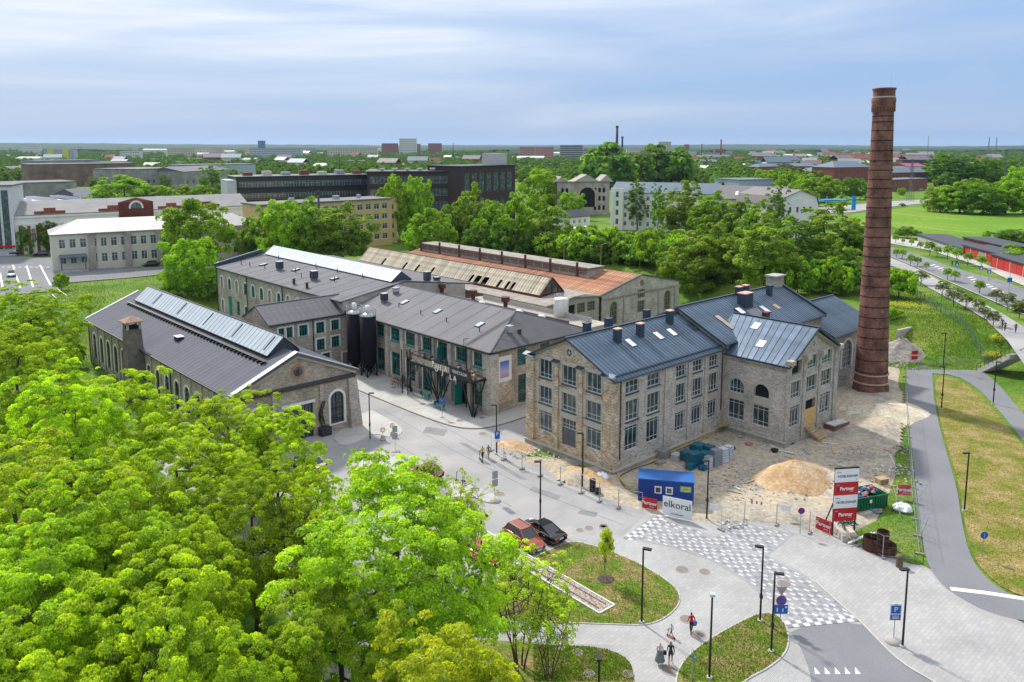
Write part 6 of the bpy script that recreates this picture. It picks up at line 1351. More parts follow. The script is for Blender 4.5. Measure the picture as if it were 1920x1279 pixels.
def sign_tower():
 a, c = G(1560, 1004), G(1601, 1001); rz = math.atan2(c[1]-a[1], c[0]-a[0]); w = math.hypot(c[0]-a[0], c[1]-a[1])
 T = thing('sign_tower', 'tall double-sided site sign with four NOBLESSNER and Partner panels', 'sign', (*a, 0), rz)
 for x in (0, w): MB().box(x-.06, x+.06, -.06, .06, 0, 6.5).obj('post', M_BLK, T); MB().bar((x, .06, 3.2), (x, 1.6, .1), .09).obj('prop', M_BLK, T)
 for i, k in enumerate('RWRW'):
  z0 = 1.42+i*1.265; p = MB().box(-.08, w+.08, -.12, -.08, z0, z0+1.25).obj('panel', M_SRED if k == 'R' else M_SWHT, T)
  if k == 'W':
   text('NOBLESSNER', .335, M_INK, p, (w/2+.08, -.13, z0+.56), FRONT, bold=.004); text('ARENDAJA', .09, M_INK, p, (.30, -.13, z0+.98), FRONT); text('.ee', .1, M_INK, p, (w-.16, -.13, z0+.2), FRONT)
  else:
   text('Partner', .47, M_SWHT, p, (w/2+.05, -.13, z0+.62), FRONT, bold=.014); text('EHITUS', .12, M_SWHT, p, (w*.74, -.13, z0+.34), FRONT); text('merko', .1, M_SWHT, p, (.25, -.13, z0+1.0), FRONT); text('.ee', .1, M_SWHT, p, (w-.16, -.13, z0+.18), FRONT)
   MB().box(w*.10, w*.22, -.128, -.122, z0+.42, z0+.80).obj('logo_block', mat('deep red', (.22, .005, .015)), p)
 MB().box(-.1, w+.1, -.1, .1, 6.5, 6.6).obj('top_bar', M_BLK, T)
sign_tower()
# ------------------------------------------------------------------ building-site things
def cabin():
 a, c = G(1196, 941), G(1300, 950); rz = math.atan2(c[1]-a[1], c[0]-a[0]); w = math.hypot(c[0]-a[0], c[1]-a[1])
 T = thing('site_cabin', 'blue site cabin with two small white windows behind the banners', 'cabin', (*a, .05), rz); m = mat('cabin blue', (.006, .045, .24), .5, var=.12, rnd=0)
 MB().box(0, w, 0, 2.5, .1, 2.5).obj('body', m, T); MB().slab([(-.06, -.06, 2.5), (w+.06, -.06, 2.5), (w+.06, 1.25, 2.68), (-.06, 1.25, 2.68)], .1).slab([(-.06, 1.25, 2.68), (w+.06, 1.25, 2.68), (w+.06, 2.56, 2.5), (-.06, 2.56, 2.5)], .1).obj('roof', mat('cabin roof blue', (.012, .10, .34), .45, var=.12), T)
 for i in range(26): MB().box(.05+i*w/26, .12+i*w/26, -.03, 0, .15, 2.4).obj('rib', m, T)
 for x in (1.65, 2.75):
  f = MB().box(x, x+.7, -.06, .01, 1.05, 1.8).obj('window', M_SWHT, T); MB().box(x+.11, x+.59, -.072, -.061, 1.16, 1.69).obj('pane', M_GLS, f)
 MB().box(4.25, 5.2, -.05, -.03, 1.45, 1.95).obj('logo_plate', mat('yellow plate', (.55, .46, .02)), T); MB().box(4.15, 5.3, -.045, -.032, 1.38, 2.02).obj('logo_ground', mat('cyan plate', (.02, .30, .42)), T); MB().box(4.5, 4.95, -.06, -.051, 1.66, 1.74).obj('logo_bar', M_SBLUE, T)
 for x in (0, w-.15): MB().box(x, x+.15, -.05, .1, 0, 2.5).obj('corner_post', m, T)
cabin()
def skip():
 n_, l_, r_ = [Vector((*G(*p), 0)) for p in ((1601, 963), (1548, 957), (1657, 953))]; ex, ey = r_-n_, l_-n_
 W_, D_ = ex.length*1.12, 2.3; T = thing('waste_skip', 'open green steel skip full of coloured rubbish', 'skip', (*n_.xy, .03), math.atan2(ex.y, ex.x)); m = mat('skip green', (.008, .115, .045), .5, var=.2)
 D_ = max(2.2, abs(ey.dot(Vector((-ex.y, ex.x, 0)).normalized()))); h = 1.45; b = MB()
 for x0, x1, y0, y1 in ((0, W_, 0, .06), (0, W_, D_-.06, D_), (0, .06, .06, D_-.06), (W_-.06, W_, .06, D_-.06)): b.box(x0, x1, y0, y1, .1, h)
 b.box(.05, W_-.05, .05, D_-.05, .1, .2).obj('shell', m, T)
 for i in range(12): MB().box(.1+i*(W_-.2)/11-.04, .1+i*(W_-.2)/11+.04, -.07, -.003, .1, h-.12).obj('rib', m, T)
 for i in range(6): MB().box(-.07, -.003, .15+i*(D_-.3)/5-.04, .15+i*(D_-.3)/5+.04, .1, h-.12).obj('rib', m, T)
 for q in ((-.08, W_+.08, -.08, .0), (-.08, W_+.08, D_, D_+.08)): MB().box(*q, h-.1, h+.03).obj('rim', m, T)
 MB().box(1.8, 2.1, -.09, -.075, .8, 1.15).obj('label', M_SWHT, T)
 rs = random.Random(5); cols = [(.03, .08, .22), (.45, .06, .12), (.5, .5, .5), (.25, .2, .15), (.02, .03, .04), (.35, .33, .36), (.4, .32, .2)]
 for i in range(42):
  M_ = Matrix.Translation((rs.uniform(.4, W_-.4), rs.uniform(.35, D_-.35), 1.05+rs.uniform(0, .55))) @ Matrix.Rotation(rs.uniform(0, 3), 4, 'Z') @ Matrix.Rotation(rs.uniform(-.7, .7), 4, 'X'); k = i % 7
  q = MB(); s_ = rs.uniform(.12, .42); q.lathe([(s_*.5, -.1), (s_, 0), (s_*.8, .16), (s_*.3, .24)], 7); q.v = [tuple(M_ @ Vector(v)) for v in q.v]; q.obj('rubbish', mat('rubbish %d' % k, cols[k], .8, var=.3, scale=4), T)
skip()
M_WRAP = mat('teal foil wrap', (.012, .10, .15), .28, var=.35, scale=2.5); M_WRAPG = mat('grey foil wrap', (.18, .22, .25), .35, var=.2, scale=3); M_WRAPW = mat('white foil wrap', (.50, .55, .60), .35, var=.15, scale=3)
rs = random.Random(21)
for i, (px, py, w, d, h, k, z) in enumerate(((1288, 866, 1.2, 1.2, 1.2, 0, 0), (1302, 874, 1.6, 1.3, 1.5, 0, 0), (1310, 860, 1.4, 1.2, 1.7, 0, 0), (1322, 870, 1.3, 1.2, 1.3, 0, 0), (1330, 862, 1.2, 1.1, 1.6, 0, 0), (1318, 884, 1.0, .8, .6, 0, 0), (1295, 882, 1.3, .8, .7, 0, 0), (1341, 874, 1.1, 1.1, 1.9, 1, 0), (1355, 868, .9, .9, 1.7, 2, 0), (1366, 862, .9, .9, 1.6, 2, 0), (1328, 882, .9, .7, 1.5, 2, 0), (1305, 852, 1.5, 1.2, 1.2, 0, 0), (1245, 860, 1.4, 1.1, 1.2, 3, 0), (1268, 864, 1.1, .9, .9, 4, 0), (1238, 872, 1.2, .8, .4, 3, 0))):
 names = ('teal foil-wrapped insulation pack', 'grey foil-wrapped pack', 'white shrink-wrapped block pack', 'grey stone-block pallet', 'pale brick pallet')
 lab = names[k] + ' in the wrapped stack before the side wall, ' + ORD[i] + ' in the row' if k < 3 else names[k] + (' against the plinth', ' between stones and wraps', ' low beside the plinth')[(0 if i == 12 else 1 if i == 13 else 2)]
 T = thing('material_pack', lab, 'building material', (*G(px, py), .1), rs.uniform(.4, 1.1), 'wrapped building materials'); m = (M_WRAP, M_WRAPG, M_WRAPW, mat('block stone', (.25, .24, .24), .9, var=.2), mat('pale brick', (.42, .43, .44), .8))[k]
 MB().box(-w/2, w/2, -d/2, d/2, -.05, .13).obj('pallet', M_WOOD, T)
 if k >= 3:
  for z_ in range(max(1, int((h-.13)/.22))):
   for x_ in range(4): MB().box(-w/2+x_*w/4+.02, -w/2+(x_+1)*w/4-.02, -d/2+.03*(z_ % 2), d/2, .135+z_*.22, .335+z_*.22).obj('block', m, T)
 else:
  b = MB(); b.box(-w/2, w/2, -d/2, d/2, .132, h); b.v = [(x*(1 if z < .5 else .93)+rs.uniform(-.06, .06), y*(1 if z < .5 else .92)+rs.uniform(-.06, .06), z+rs.uniform(-.05, .05)*(z > .2)) for x, y, z in b.v]; b.obj('pack', m, T)
  if k == 2:
   for z_ in range(5): MB().box(-w/2-.012, w/2+.012, -d/2-.012, d/2+.012, .3+z_*.3, .34+z_*.3).obj('strap', M_WRAPG, T)
def rubble(name, cx, cy, rx, ry, n, smin, smax, m, seed, h=.25, lab=None):
 rs = np.random.RandomState(seed); b = MB();
 for i in range(n):
  a = rs.rand()*6.283; q = math.sqrt(rs.rand()); s_ = smin+(smax-smin)*rs.rand()**2; x, y = cx+rx*q*cos(a), cy+ry*q*sin(a); z = .12+h*(1-q)*rs.rand(); k = len(b.v)
  J = rs.uniform(.6, 1.2, (8, 3))*s_; R = Matrix.Rotation(rs.rand()*3, 3, 'Z') @ Matrix.Rotation(rs.rand(), 3, 'X')
  for (sx, sy, sz), j in zip(((-1, -1, -.6), (1, -1, -.6), (1, 1, -.6), (-1, 1, -.6), (-1, -1, .6), (1, -1, .6), (1, 1, .6), (-1, 1, .6)), J): p = R @ Vector((sx*j[0], sy*j[1], sz*j[2])); b.v.append((x+p.x, y+p.y, z+p.z))
  for q_ in ((0, 3, 2, 1), (4, 5, 6, 7), (0, 1, 5, 4), (1, 2, 6, 5), (2, 3, 7, 6), (3, 0, 4, 7)): b.f.append(tuple(k+j for j in q_))
 o = b.obj(name, m); tag(o, lab, 'rubble', kind='stuff'); return o
M_RUBW = mat('white rubble', (.50, .49, .46), .9, var=.35, scale=3); M_RUBG = mat('grey rubble', (.36, .33, .28), .9, var=.35, scale=3)
for i, (px, py, rx, ry, n, m, lab) in enumerate(((1575, 780, 3.2, 1.8, 320, M_RUBW, 'white broken stone heaped below the chimney'), (1630, 800, 2.6, 2.4, 220, M_RUBG, 'grey rubble beside the pale sand'), (1620, 840, 5, 4, 420, M_RUBG, 'grey rubble spread on the right of the site'), (1440, 846, 5, 2, 240, M_RUBW, 'pale stone scatter along the wing plinth'), (1375, 826, 3, 2.2, 300, M_RUBG, 'stone debris heaped in the inner corner'), (1345, 905, 4, 3, 260, M_RUBG, 'brick debris behind the blue cabin'), (1405, 900, 9, 6, 500, M_RUBG, 'loose stones over the site ground'), (1015, 850, 5, 2.5, 260, M_RUBW, 'pale stones fallen along the gable plinth'), (1378, 985, 1.4, .9, 90, M_RUBW, 'stone pile by the gate fence'), (1600, 895, 7, 5, 300, M_RUBG, 'loose stones near the skip'), (1668, 880, 2.5, 2, 160, M_RUBW, 'pale rubble by the cycle path fence'), (1660, 684, 4, 2, 260, M_RUBG, 'broken stone along the foot of the gravel heap'))):
 x, y = G(px, py); rubble('rubble', x, y, rx, ry, int(n*.75), .03, .14, m, i+1, .45 if i in (0, 4, 8) else .12, lab)
rs = random.Random(31)
for i, px in enumerate(sorted(rs.uniform(1330, 1670) for _ in range(16))):
 py = rs.uniform(838, 930) if px < 1440 or px > 1560 else rs.uniform(828, 862); a = rs.uniform(0, 3.1); l = rs.uniform(.9, 2.6); tag(MB().cbox((0, 0, 0), (l, rs.uniform(.12, .3), .06), a).obj('loose_plank', (M_WOOD, M_CONC, M_RUBW)[i % 3], loc=(*G(px, py), .24)), ('raw timber', 'grey', 'pale')[i % 3] + ' plank lying loose on the site, ' + ORD[i] + ' from the left', 'plank', 'loose planks')
def timber_steps():
 x, y = G(1512, 806, .3); T = thing('timber_steps', 'raw timber steps up to the boarded wing door', 'steps', (*S(-2.9+23.6+3.2, -23.83-8.9), 0), radians(42.2)); n = 7
 for i in range(n): MB().box(-.75, .75, -.28-.33*i, .06-.33*i, 1.4-.2*i, 1.46-.2*i).obj('tread', M_WOOD, T)
 for x in (-.72, .72): MB().bar((x, .1, 1.45), (x, -2.35, .05), .06, .24).obj('stringer', M_WOOD, T); MB().bar((x, .05, 2.35), (x, -2.3, .95), .06, .1).obj('handrail', M_WOOD, T); MB().bar((x, -2.2, 0), (x, -2.2, 1.0), .07).obj('newel', M_WOOD, T)
timber_steps()
T = thing('brick_trough', 'low brown brick trough with white mortar inside, right of the timber steps', 'trough', (*G(1568, 806), .2), .6); MB().box(-1.6, 1.6, -.8, .8, 0, .75).obj('walls', mat('brown brick box', (.15, .08, .055), .9, var=.3, scale=5), T); MB().box(-1.45, 1.45, -.65, .65, .752, .82).obj('fill', M_RUBW, T); MB().box(-1.7, 1.7, -.9, .9, -.1, .05).obj('bearers', M_WOOD, T)
for k, (a, c, lab) in enumerate((((1563, 988), (1585, 1017), 'left concrete beam lying under the sign tower'), ((1578, 982), (1602, 1016), 'right concrete beam lying under the sign tower'))):
 p, q = G(*a), G(*c); tag(MB().bar((*p, .33), (*q, .33), .55, .55).obj('concrete_beam', mat('beam concrete', (.40, .37, .32), .9, var=.2, scale=2)), lab, 'beam', 'concrete beams under the sign')
b = MB(); rs = random.Random(9)
for k in range(60): x, y = rs.uniform(-.9, .9), rs.uniform(-.45, .45); b.bar((x, y, rs.uniform(0, .35)), (x+rs.uniform(-.5, .5), y+rs.uniform(-.4, .4), rs.uniform(0, .4)), .05)
tag(b.obj('green_net', mat('green net', (.01, .12, .05), .7), loc=(*G(1586, 992), .6)), 'bundle of green netting on the concrete beams', 'net')
for k, (px, py, r, h, lab) in enumerate(((1634, 1030, .75, 1.15, 'rusty square-ish drum at the left of the drums on the grass'), (1656, 1034, 1.1, .7, 'wide rusty ring lying on the grass near the fence'), (1654, 1031, .52, 1.75, 'narrow rusty chimney pipe standing in the wide ring'))): tag(MB().lathe([(r, 0), (r, h), (r-.07, h), (r-.07, .1)], 20).obj('rusty_drum', mat('drum rust', (.075, .032, .022), .85, .2, var=.35, scale=3), loc=(*G(px, py), .05)), lab, 'drum', 'rusty drums')
for k in range(2): p, q = G(1590, 1020+k*4), G(1634+k*6, 1005+k*2); tag(MB().bar((*p, .15+.1*k), (*q, .3+.1*k), .10).obj('white_profile', M_SWHT), ('upper', 'lower')[k] + ' of two long white profiles lying by the drums', 'profile', 'white profiles')
tag(MB().lathe([(.28, 0), (.30, .9), (.32, .92), (.32, 1.0), (.2, 1.12), (0, 1.15)], 14).obj('litter_bin', mat('bin wood', (.12, .085, .06), .7), loc=(*G(1686, 1063), .01)), 'round brown litter bin with blue-grey lid at the edge of the square', 'litter bin')
tag(MB().lathe([(.33, 0), (.33, 1.25), (.30, 1.3), (0, 1.32)], 12).obj('black_bollard_bin', M_LAMP, loc=(*G(1111, 921), .02)), 'black round bin standing behind the kerb near the gable corner', 'litter bin'); tag(MB().lathe([(.30, 0), (.30, .55), (.2, .6), (0, .6)], 12).obj('black_stub_bin', M_LAMP, loc=(*G(1121, 926), .02)), 'low black drum next to the black round bin', 'drum')
for px, py, lab, s_ in ((1692, 958, 'big white plastic bag slumped by the fence', .9), (1127, 899, 'stack of white paper sacks by the gable corner', .8)):
 b = MB(); b.lathe([(s_, 0), (s_*1.1, .25), (s_*.8, .55), (s_*.3, .7), (0, .72)], 11); rs = random.Random(px); b.v = [(x*rs.uniform(.8, 1.15), y*rs.uniform(.7, 1.1), z*rs.uniform(.8, 1.1)) for x, y, z in b.v]; tag(b.obj('white_bag', M_SWHT, loc=(*G(px, py), .1)), lab, 'bag')
def pallet(px, py, rz, lab, tilt=0, n=1):
 T = thing('pallet', lab, 'pallet', (*G(px, py), .12), rz, 'wooden pallets'); T.rotation_euler[0] = tilt
 for j in range(n):
  for i in range(7): MB().box(-.6, .6, -.4+i*.125, -.31+i*.125, .12+j*.15, .145+j*.15).obj('board', M_WOOD, T)
  for x in (-.55, 0, .47): MB().box(x, x+.09, -.4, .44, .02+j*.15, .118+j*.15).obj('bearer', M_WOOD, T)
pallet(1653, 908, .3, 'stack of pallets behind the skip near the fence', n=4); pallet(1654, 925, 1.2, 'pallet leaning behind the skip corner', .5); pallet(1306, 893, .5, 'pallet lying before the wrapped insulation packs')
for k, (px, py, w, lab) in enumerate(((1625, 968, 1.0, 'grey stone slab lying in front of the skip'), (1646, 962, .9, 'small stack of grey slabs beside the stone slab'))):
 T = thing('stone_slabs', lab, 'stone', (*G(px, py), .05), .4); [MB().box(-w/2, w/2, -.25+j*.28*k, -.02+j*.28*k, .02, .14 if k else .4).obj('slab', M_WRAPG if k else M_CONC, T) for j in range(4 if k else 1)]
def hose(pts, z, r, m, lab):
 P = chaikin([G(*p) for p in pts], 3, False); b = MB(); n = 6; V = [Vector((x, y, z+.03*sin(i*.9))) for i, (x, y) in enumerate(P)]
 for a, c in zip(V, V[1:]): b.cyl(a, c, r, n=n, cap=False)
 tag(b.obj('yellow_hose', m), lab, 'hose')
M_YEL = mat('yellow hose', (.50, .40, .03), .5)
hose([(1190, 925), (1170, 912), (1155, 890), (1160, 882), (1190, 872), (1240, 858), (1290, 838), (1330, 820), (1350, 808)], .30, .07, M_YEL, 'yellow hose running along the side wall plinth to the cellar door'); hose([(1195, 930), (1172, 920), (1160, 900), (1172, 888), (1230, 868), (1290, 845)], .22, .05, mat('dark hose', (.05, .05, .05)), 'dark hose beside the yellow one')
T = thing('yellow_tarp', 'crumpled yellow sheet draped in the inner corner by the cellar door', 'tarpaulin', (*G(1355, 812), .5), .8); b = MB(); rs = random.Random(2)
for i in range(6):
 for j in range(4): b.v.append((i*.5-1.2, j*.35-.5, .45+.3*rs.random()-.1*j))
for i in range(5):
 for j in range(3): b.f.append((i*4+j, i*4+j+1, i*4+j+5, i*4+j+4))
b.obj('sheet', mat('dull yellow', (.42, .38, .08), .7), T)
for px, py, lab, c in ((1372, 846, 'black rubber tub near the wrapped packs', (.02, .02, .02)), (1404, 838, 'pinkish rubble sack by the wing plinth', (.4, .2, .18)), (1452, 850, 'black bucket at the wing corner', (.015, .015, .02))): tag(MB().lathe([(.32, 0), (.45, .42), (.41, .44), (.30, .1)], 12).obj('tub', mat('tub' + lab[:5], c, .6), loc=(*G(px, py), .08)), lab, 'tub')
# containers and ruins behind the chimney
def container(px, py, w, d, h, m, lab, z=0.0, rz=STH, name='container'):
 T = thing(name, lab, 'container', (*G(px, py, z), z), rz); MB().box(-w/2, w/2, -d/2, d/2, .05, h).obj('body', m, T)
 for i in range(int(w/.35)): MB().box(-w/2+.1+i*.35, -w/2+.26+i*.35, -d/2-.03, -d/2-.001, .2, h-.15).obj('rib', m, T)
 for x in (-w/2, w/2-.12): MB().box(x, x+.12, -d/2-.05, -d/2+.1, 0, h+.02).obj('corner_post', m, T)
container(1525, 574, 4.5, 2.4, 2.5, mat('red box', (.42, .035, .02), .5, var=.1), 'red container behind the end hall roof', 1.0); container(1550, 577, 3.0, 2.4, 2.4, mat('red box b', (.48, .05, .03)), 'smaller red container right of the first', 1.0)
container(1652, 590, 6.0, 2.4, 2.6, M_WHT, 'white container seen behind the tall chimney', 1.0); container(1668, 630, 2.0, 1.6, 2.5, mat('yellow crate', (.50, .36, .05), .6), 'yellow timber crate right of the chimney', 0)
T = thing('grey_shed', 'small grey flat-roofed shed inside the stone wall', 'shed', (*G(1688, 635), 0), STH); MB().box(-1.8, 1.8, -1.4, 1.4, 0, 2.5).obj('walls', mat('shed grey', (.24, .27, .29)), T); MB().slab([(-2.1, -1.7, 2.5), (2.1, -1.7, 2.6), (2.1, 1.7, 2.6), (-2.1, 1.7, 2.5)], .1).obj('roof', M_FELTD, T); MB().box(-1.0, -.1, -1.43, -1.405, 0, 2.0).obj('door', M_SBLUE, T)
def stone_wall(lab, pts, h, z=0):
 P = [G(*p) for p in pts]; T = thing('stone_wall', lab, 'wall', (*P[0], z)); b = MB(); o = P[0]; rs = random.Random(len(P))
 for a, c in zip(P, P[1:]):
  w = wall(T, 'stonework', (a[0]-o[0], a[1]-o[1]), (c[0]-o[0], c[1]-o[1]), -.5, h, [], M_LIMEG); l = w['L']; d = w['d']; n = w['n']
  q = MB(); q.box(0, l, 0, .6, h-.02, h+.08); on_wall(w, q, 'coping', M_CONC, 0, 0); on_wall(w, MB().box(0, l, .002, .6, -.5, h-.021, uv=True), 'core', M_LIMEG, 0, 0)
  for i in range(int(l/.8)): on_wall(w, MB().cbox((.4+i*.8, .3, h+.16), (.7, .5, .2+.1*rs.random()), rs.uniform(-.1, .1)), 'capstone', M_LIMEG, 0, 0)
stone_wall('curved dry-stone retaining wall beside the gravel heap', [(1684, 655), (1712, 648), (1740, 628), (1752, 612)], 3.2)
def steps():
 a = Vector((*G(1845, 694), 0)); c = Vector((*G(1907, 664, 4.4), 4.4)); T = thing('outdoor_steps', 'long flight of pale concrete steps up to the parade walk', 'steps', tuple(a), 0); d = c-a; n = 22; nrm = Vector((-d.y, d.x, 0)).normalized(); rz = math.atan2(d.y, d.x); L = d.xy.length/n
 for i in range(n): p = d*(i/n); MB().box(0, L+.05, -1.3, 1.3, d.z*i/n-.6, d.z*(i+1)/n).obj('step', M_WALK, T, loc=(p.x, p.y, 0), rz=rz)
 for s_ in (-1.35, 1.35): q = nrm*s_; MB().bar(q+Vector((0, 0, 1.0)), d+q+Vector((0, 0, 1.0)), .06).obj('handrail', M_BLK, T); [MB().bar(d*(k/8)+q, d*(k/8)+q+Vector((0, 0, 1.0)), .05).obj('baluster', M_BLK, T) for k in range(9)]
steps()
def steps_left():
 c = Vector((*G(98, 552, 4.6), 4.6)); a = Vector((*G(168, 603, .6), .6)); T = thing('hillside_steps', 'straight flight of pale steps down the grassy bank by the vaulted hall', 'steps', tuple(a), 0); d = c-a; n = 24; nrm = Vector((-d.y, d.x, 0)).normalized(); rz = math.atan2(d.y, d.x); L = d.xy.length/n
 for i in range(n): p = d*(i/n); MB().box(0, L+.05, -1.1, 1.1, d.z*i/n-.8, d.z*(i+1)/n).obj('step', M_WALK, T, loc=(p.x, p.y, 0), rz=rz)
 for s_ in (-1.15, 1.15): q = nrm*s_; MB().bar(q+Vector((0, 0, 1.0)), d+q+Vector((0, 0, 1.0)), .06).obj('handrail', M_STEEL, T); [MB().bar(d*(k/6)+q, d*(k/6)+q+Vector((0, 0, 1.0)), .05).obj('baluster', M_STEEL, T) for k in range(7)]
steps_left()
def long_fence(lab, pts, h, z, m, step=2.5):
 P = [G(*p, z) for p in pts]; T = thing('mesh_fence', lab, 'fence', (*P[0], z)); o = P[0]
 for a, c in zip(P, P[1:]):
  l = math.hypot(c[0]-a[0], c[1]-a[1]); n = max(1, round(l/step))
  for i in range(n):
   p = (a[0]-o[0]+(c[0]-a[0])*i/n, a[1]-o[1]+(c[1]-a[1])*i/n); q = (a[0]-o[0]+(c[0]-a[0])*(i+1)/n, a[1]-o[1]+(c[1]-a[1])*(i+1)/n); zz = GZ(p[0]+o[0], p[1]+o[1])-z; z2 = GZ(q[0]+o[0], q[1]+o[1])-z
   MB().bar((*p, zz-.2), (*p, zz+h), .06).obj('post', m, T); b = MB()
   for k in range(5): b.bar((*p, zz+.1+k*(h-.15)/4), (*q, z2+.1+k*(h-.15)/4), .018)
   for k in range(1, 12): x, y = p[0]+(q[0]-p[0])*k/12, p[1]+(q[1]-p[1])*k/12; b.bar((x, y, zz+(z2-zz)*k/12), (x, y, zz+(z2-zz)*k/12+h), .012)
   b.obj('mesh', m, T)
long_fence('green mesh fence along the top of the grassy bank', [(1706, 553), (1740, 575), (1790, 605), (1840, 635), (1880, 655)], 2.0, 4.4, mat('green fence', (.10, .17, .15), .5, .3))
long_fence('grey rail fence along the lower path behind the chimney', [(1722, 688), (1770, 686), (1835, 690)], 1.1, .02, M_STEEL)
# flagpole, pots
T = thing('flagpole', 'white flagpole with a slack blue black white flag before the vaulted hall', 'flagpole', (*G(529, 800), 0), 0); h = hgt(529, 800, 671); MB().cyl((0, 0, 0), (0, 0, h), .09, .05, 8).obj('pole', M_SWHT, T); MB().lathe([(.1, h), (.12, h+.1), (0, h+.2)], 8).obj('finial', M_SWHT, T)
for k, c in enumerate(((.02, .10, .42), (.012, .012, .014), (.75, .75, .75))):
 b = MB(); n = 10
 for i in range(n+1):
  f = i/n; x = .08+f*1.55; z = h-.25-f*2.9; e = .16; b.v += [(x+.14*k, .12*sin(f*7+k), z-e*2.2*k), (x+.14*(k+1), .12*sin(f*7+k+1), z-e*2.2*(k+1))]
 for i in range(n): b.f.append((2*i, 2*i+1, 2*i+3, 2*i+2))
 b.obj('flag_stripe', mat('flag %d' % k, c, .8), T)
X, Y = G(608, 815); T = thing('potted_topiary', 'curled evergreen in a large dark square pot beside the arch window', 'plant', (X, Y, .05), .75); MB().box(-.7, .7, -.7, .7, 0, 1.0).box(-.55, .55, -.55, .55, 1.0, 1.02).obj('pot', mat('slate pot', (.03, .035, .045), .6), T); rs = random.Random(4); b = MB()
for k in range(900):
 f = rs.random(); a = rs.uniform(0, 6.28); r = .32*(1-.35*f)*rs.uniform(.6, 1.1); c = Vector((-.35*sin(f*3.4), 0, 1.0+3.3*f)); p = c+Vector((r*cos(a), r*sin(a), rs.uniform(-.1, .1))); d = Vector((rs.uniform(-1, 1), rs.uniform(-1, 1), rs.uniform(-.3, 1))).normalized()*.10; e = d.cross(Vector((0.3, rs.random(), .2))).normalized()*.07; b.face([p-e, p+d, p+e])
b.obj('foliage', mat('dark evergreen', (.018, .04, .012), .7, var=.3), T)
for i, (px, py, r) in enumerate(((1279, 1068, .55), (1321, 1072, .45), (1287, 1161, .5), (1310, 1191, .55), (1255, 1256, .55), (1087, 994, .35), (1132, 986, .4), (1104, 990, .4), (1083, 1224, .35), (1050, 1214, .3), (1104, 1264, .35), (1178, 1265, .35), (1470, 1095, .55), (793, 759, .45), (828, 752, .4), (862, 790, .45), (738, 728, .4), (904, 785, .35), (937, 926, .5), (905, 813, .5), (1131, 989, .4), (948, 772, .4))):
 on_lawn = i in (8, 9, 10, 11); z = .062 if on_lawn else (.115 if i in (13, 14, 15, 16, 17) else .024); t = MB(); t.cyl((0, 0, 0), (0, 0, .012), r, n=18); o = t.obj('manhole_cover', mat('cover iron', (.20, .17, .16), .7, .2, var=.25, scale=6), loc=(*G(px, py), z))
 MB().lathe([(r+.06, -.005), (r+.06, .006), (r-.02, .006)], 18).obj('ring', M_CONC, o); tag(o, 'round iron manhole cover ' + ('on the square near the teardrop lawn tip, left', 'on the square near the teardrop lawn tip, right', 'on the path left of the red-jacket walker', 'on the path below the red-jacket walker', 'on the path by the walking couple', 'between the black car and the crossing', 'on the street above the sapling, right of three', 'on the street above the sapling, middle of three', 'in the lower lawn beneath the branches', 'in the lower lawn, smallest', 'in the lower lawn, reddish one', 'in the lower lawn by the path curve', 'large one in the chequered crossing', 'on the brewery pavement, left', 'on the brewery pavement near the columns', 'on the brewery pavement in front of the door', 'on the brewery pavement near the bicycles', 'on the brewery pavement corner', 'in the street near the stacked road sign', 'in the street beside the lane mouth', 'close to the three above the sapling', 'on the lane beside the brewery')[i], 'manhole', 'manhole covers')

# ================================================================== vegetation
def leaf_mesh(name, P, Nn, size, tone, m, rs, asp=0.8):
 n = len(P); Nn = Nn / np.maximum(np.linalg.norm(Nn, axis=1, keepdims=True), 1e-6)
 t = np.cross(Nn, rs.normal(size=(n, 3))); t /= np.maximum(np.linalg.norm(t, axis=1, keepdims=True), 1e-6); b = np.cross(Nn, t); s = size[:, None] * 0.5
 fold = Nn * s * 0.35
 V = np.stack([P - t * s - fold * .3, P - b * s * asp + fold * .3, P + t * s - fold, P + b * s * asp + fold * .3], 1).reshape(-1, 3)
 me = bpy.data.meshes.new(name); me.vertices.add(4 * n); me.vertices.foreach_set('co', V.astype('f').ravel())
 me.loops.add(4 * n); me.loops.foreach_set('vertex_index', np.arange(4 * n, dtype='i')); me.polygons.add(n); me.polygons.foreach_set('loop_start', np.arange(0, 4 * n, 4, dtype='i'))
 at = me.attributes.new('tone', 'FLOAT', 'FACE'); at.data.foreach_set('value', tone.astype('f')); me.materials.append(m); me.update(); return me
def unit(rs, n): v = rs.normal(size=(n, 3)); return v / np.linalg.norm(v, axis=1, keepdims=True)
M_BARK = mat('bark', (.075, .060, .048), .95, var=.3, scale=3, bump=.5, bscale=12)
M_BARKL = mat('pale bark', (.20, .18, .16), .9, var=.35, scale=3)
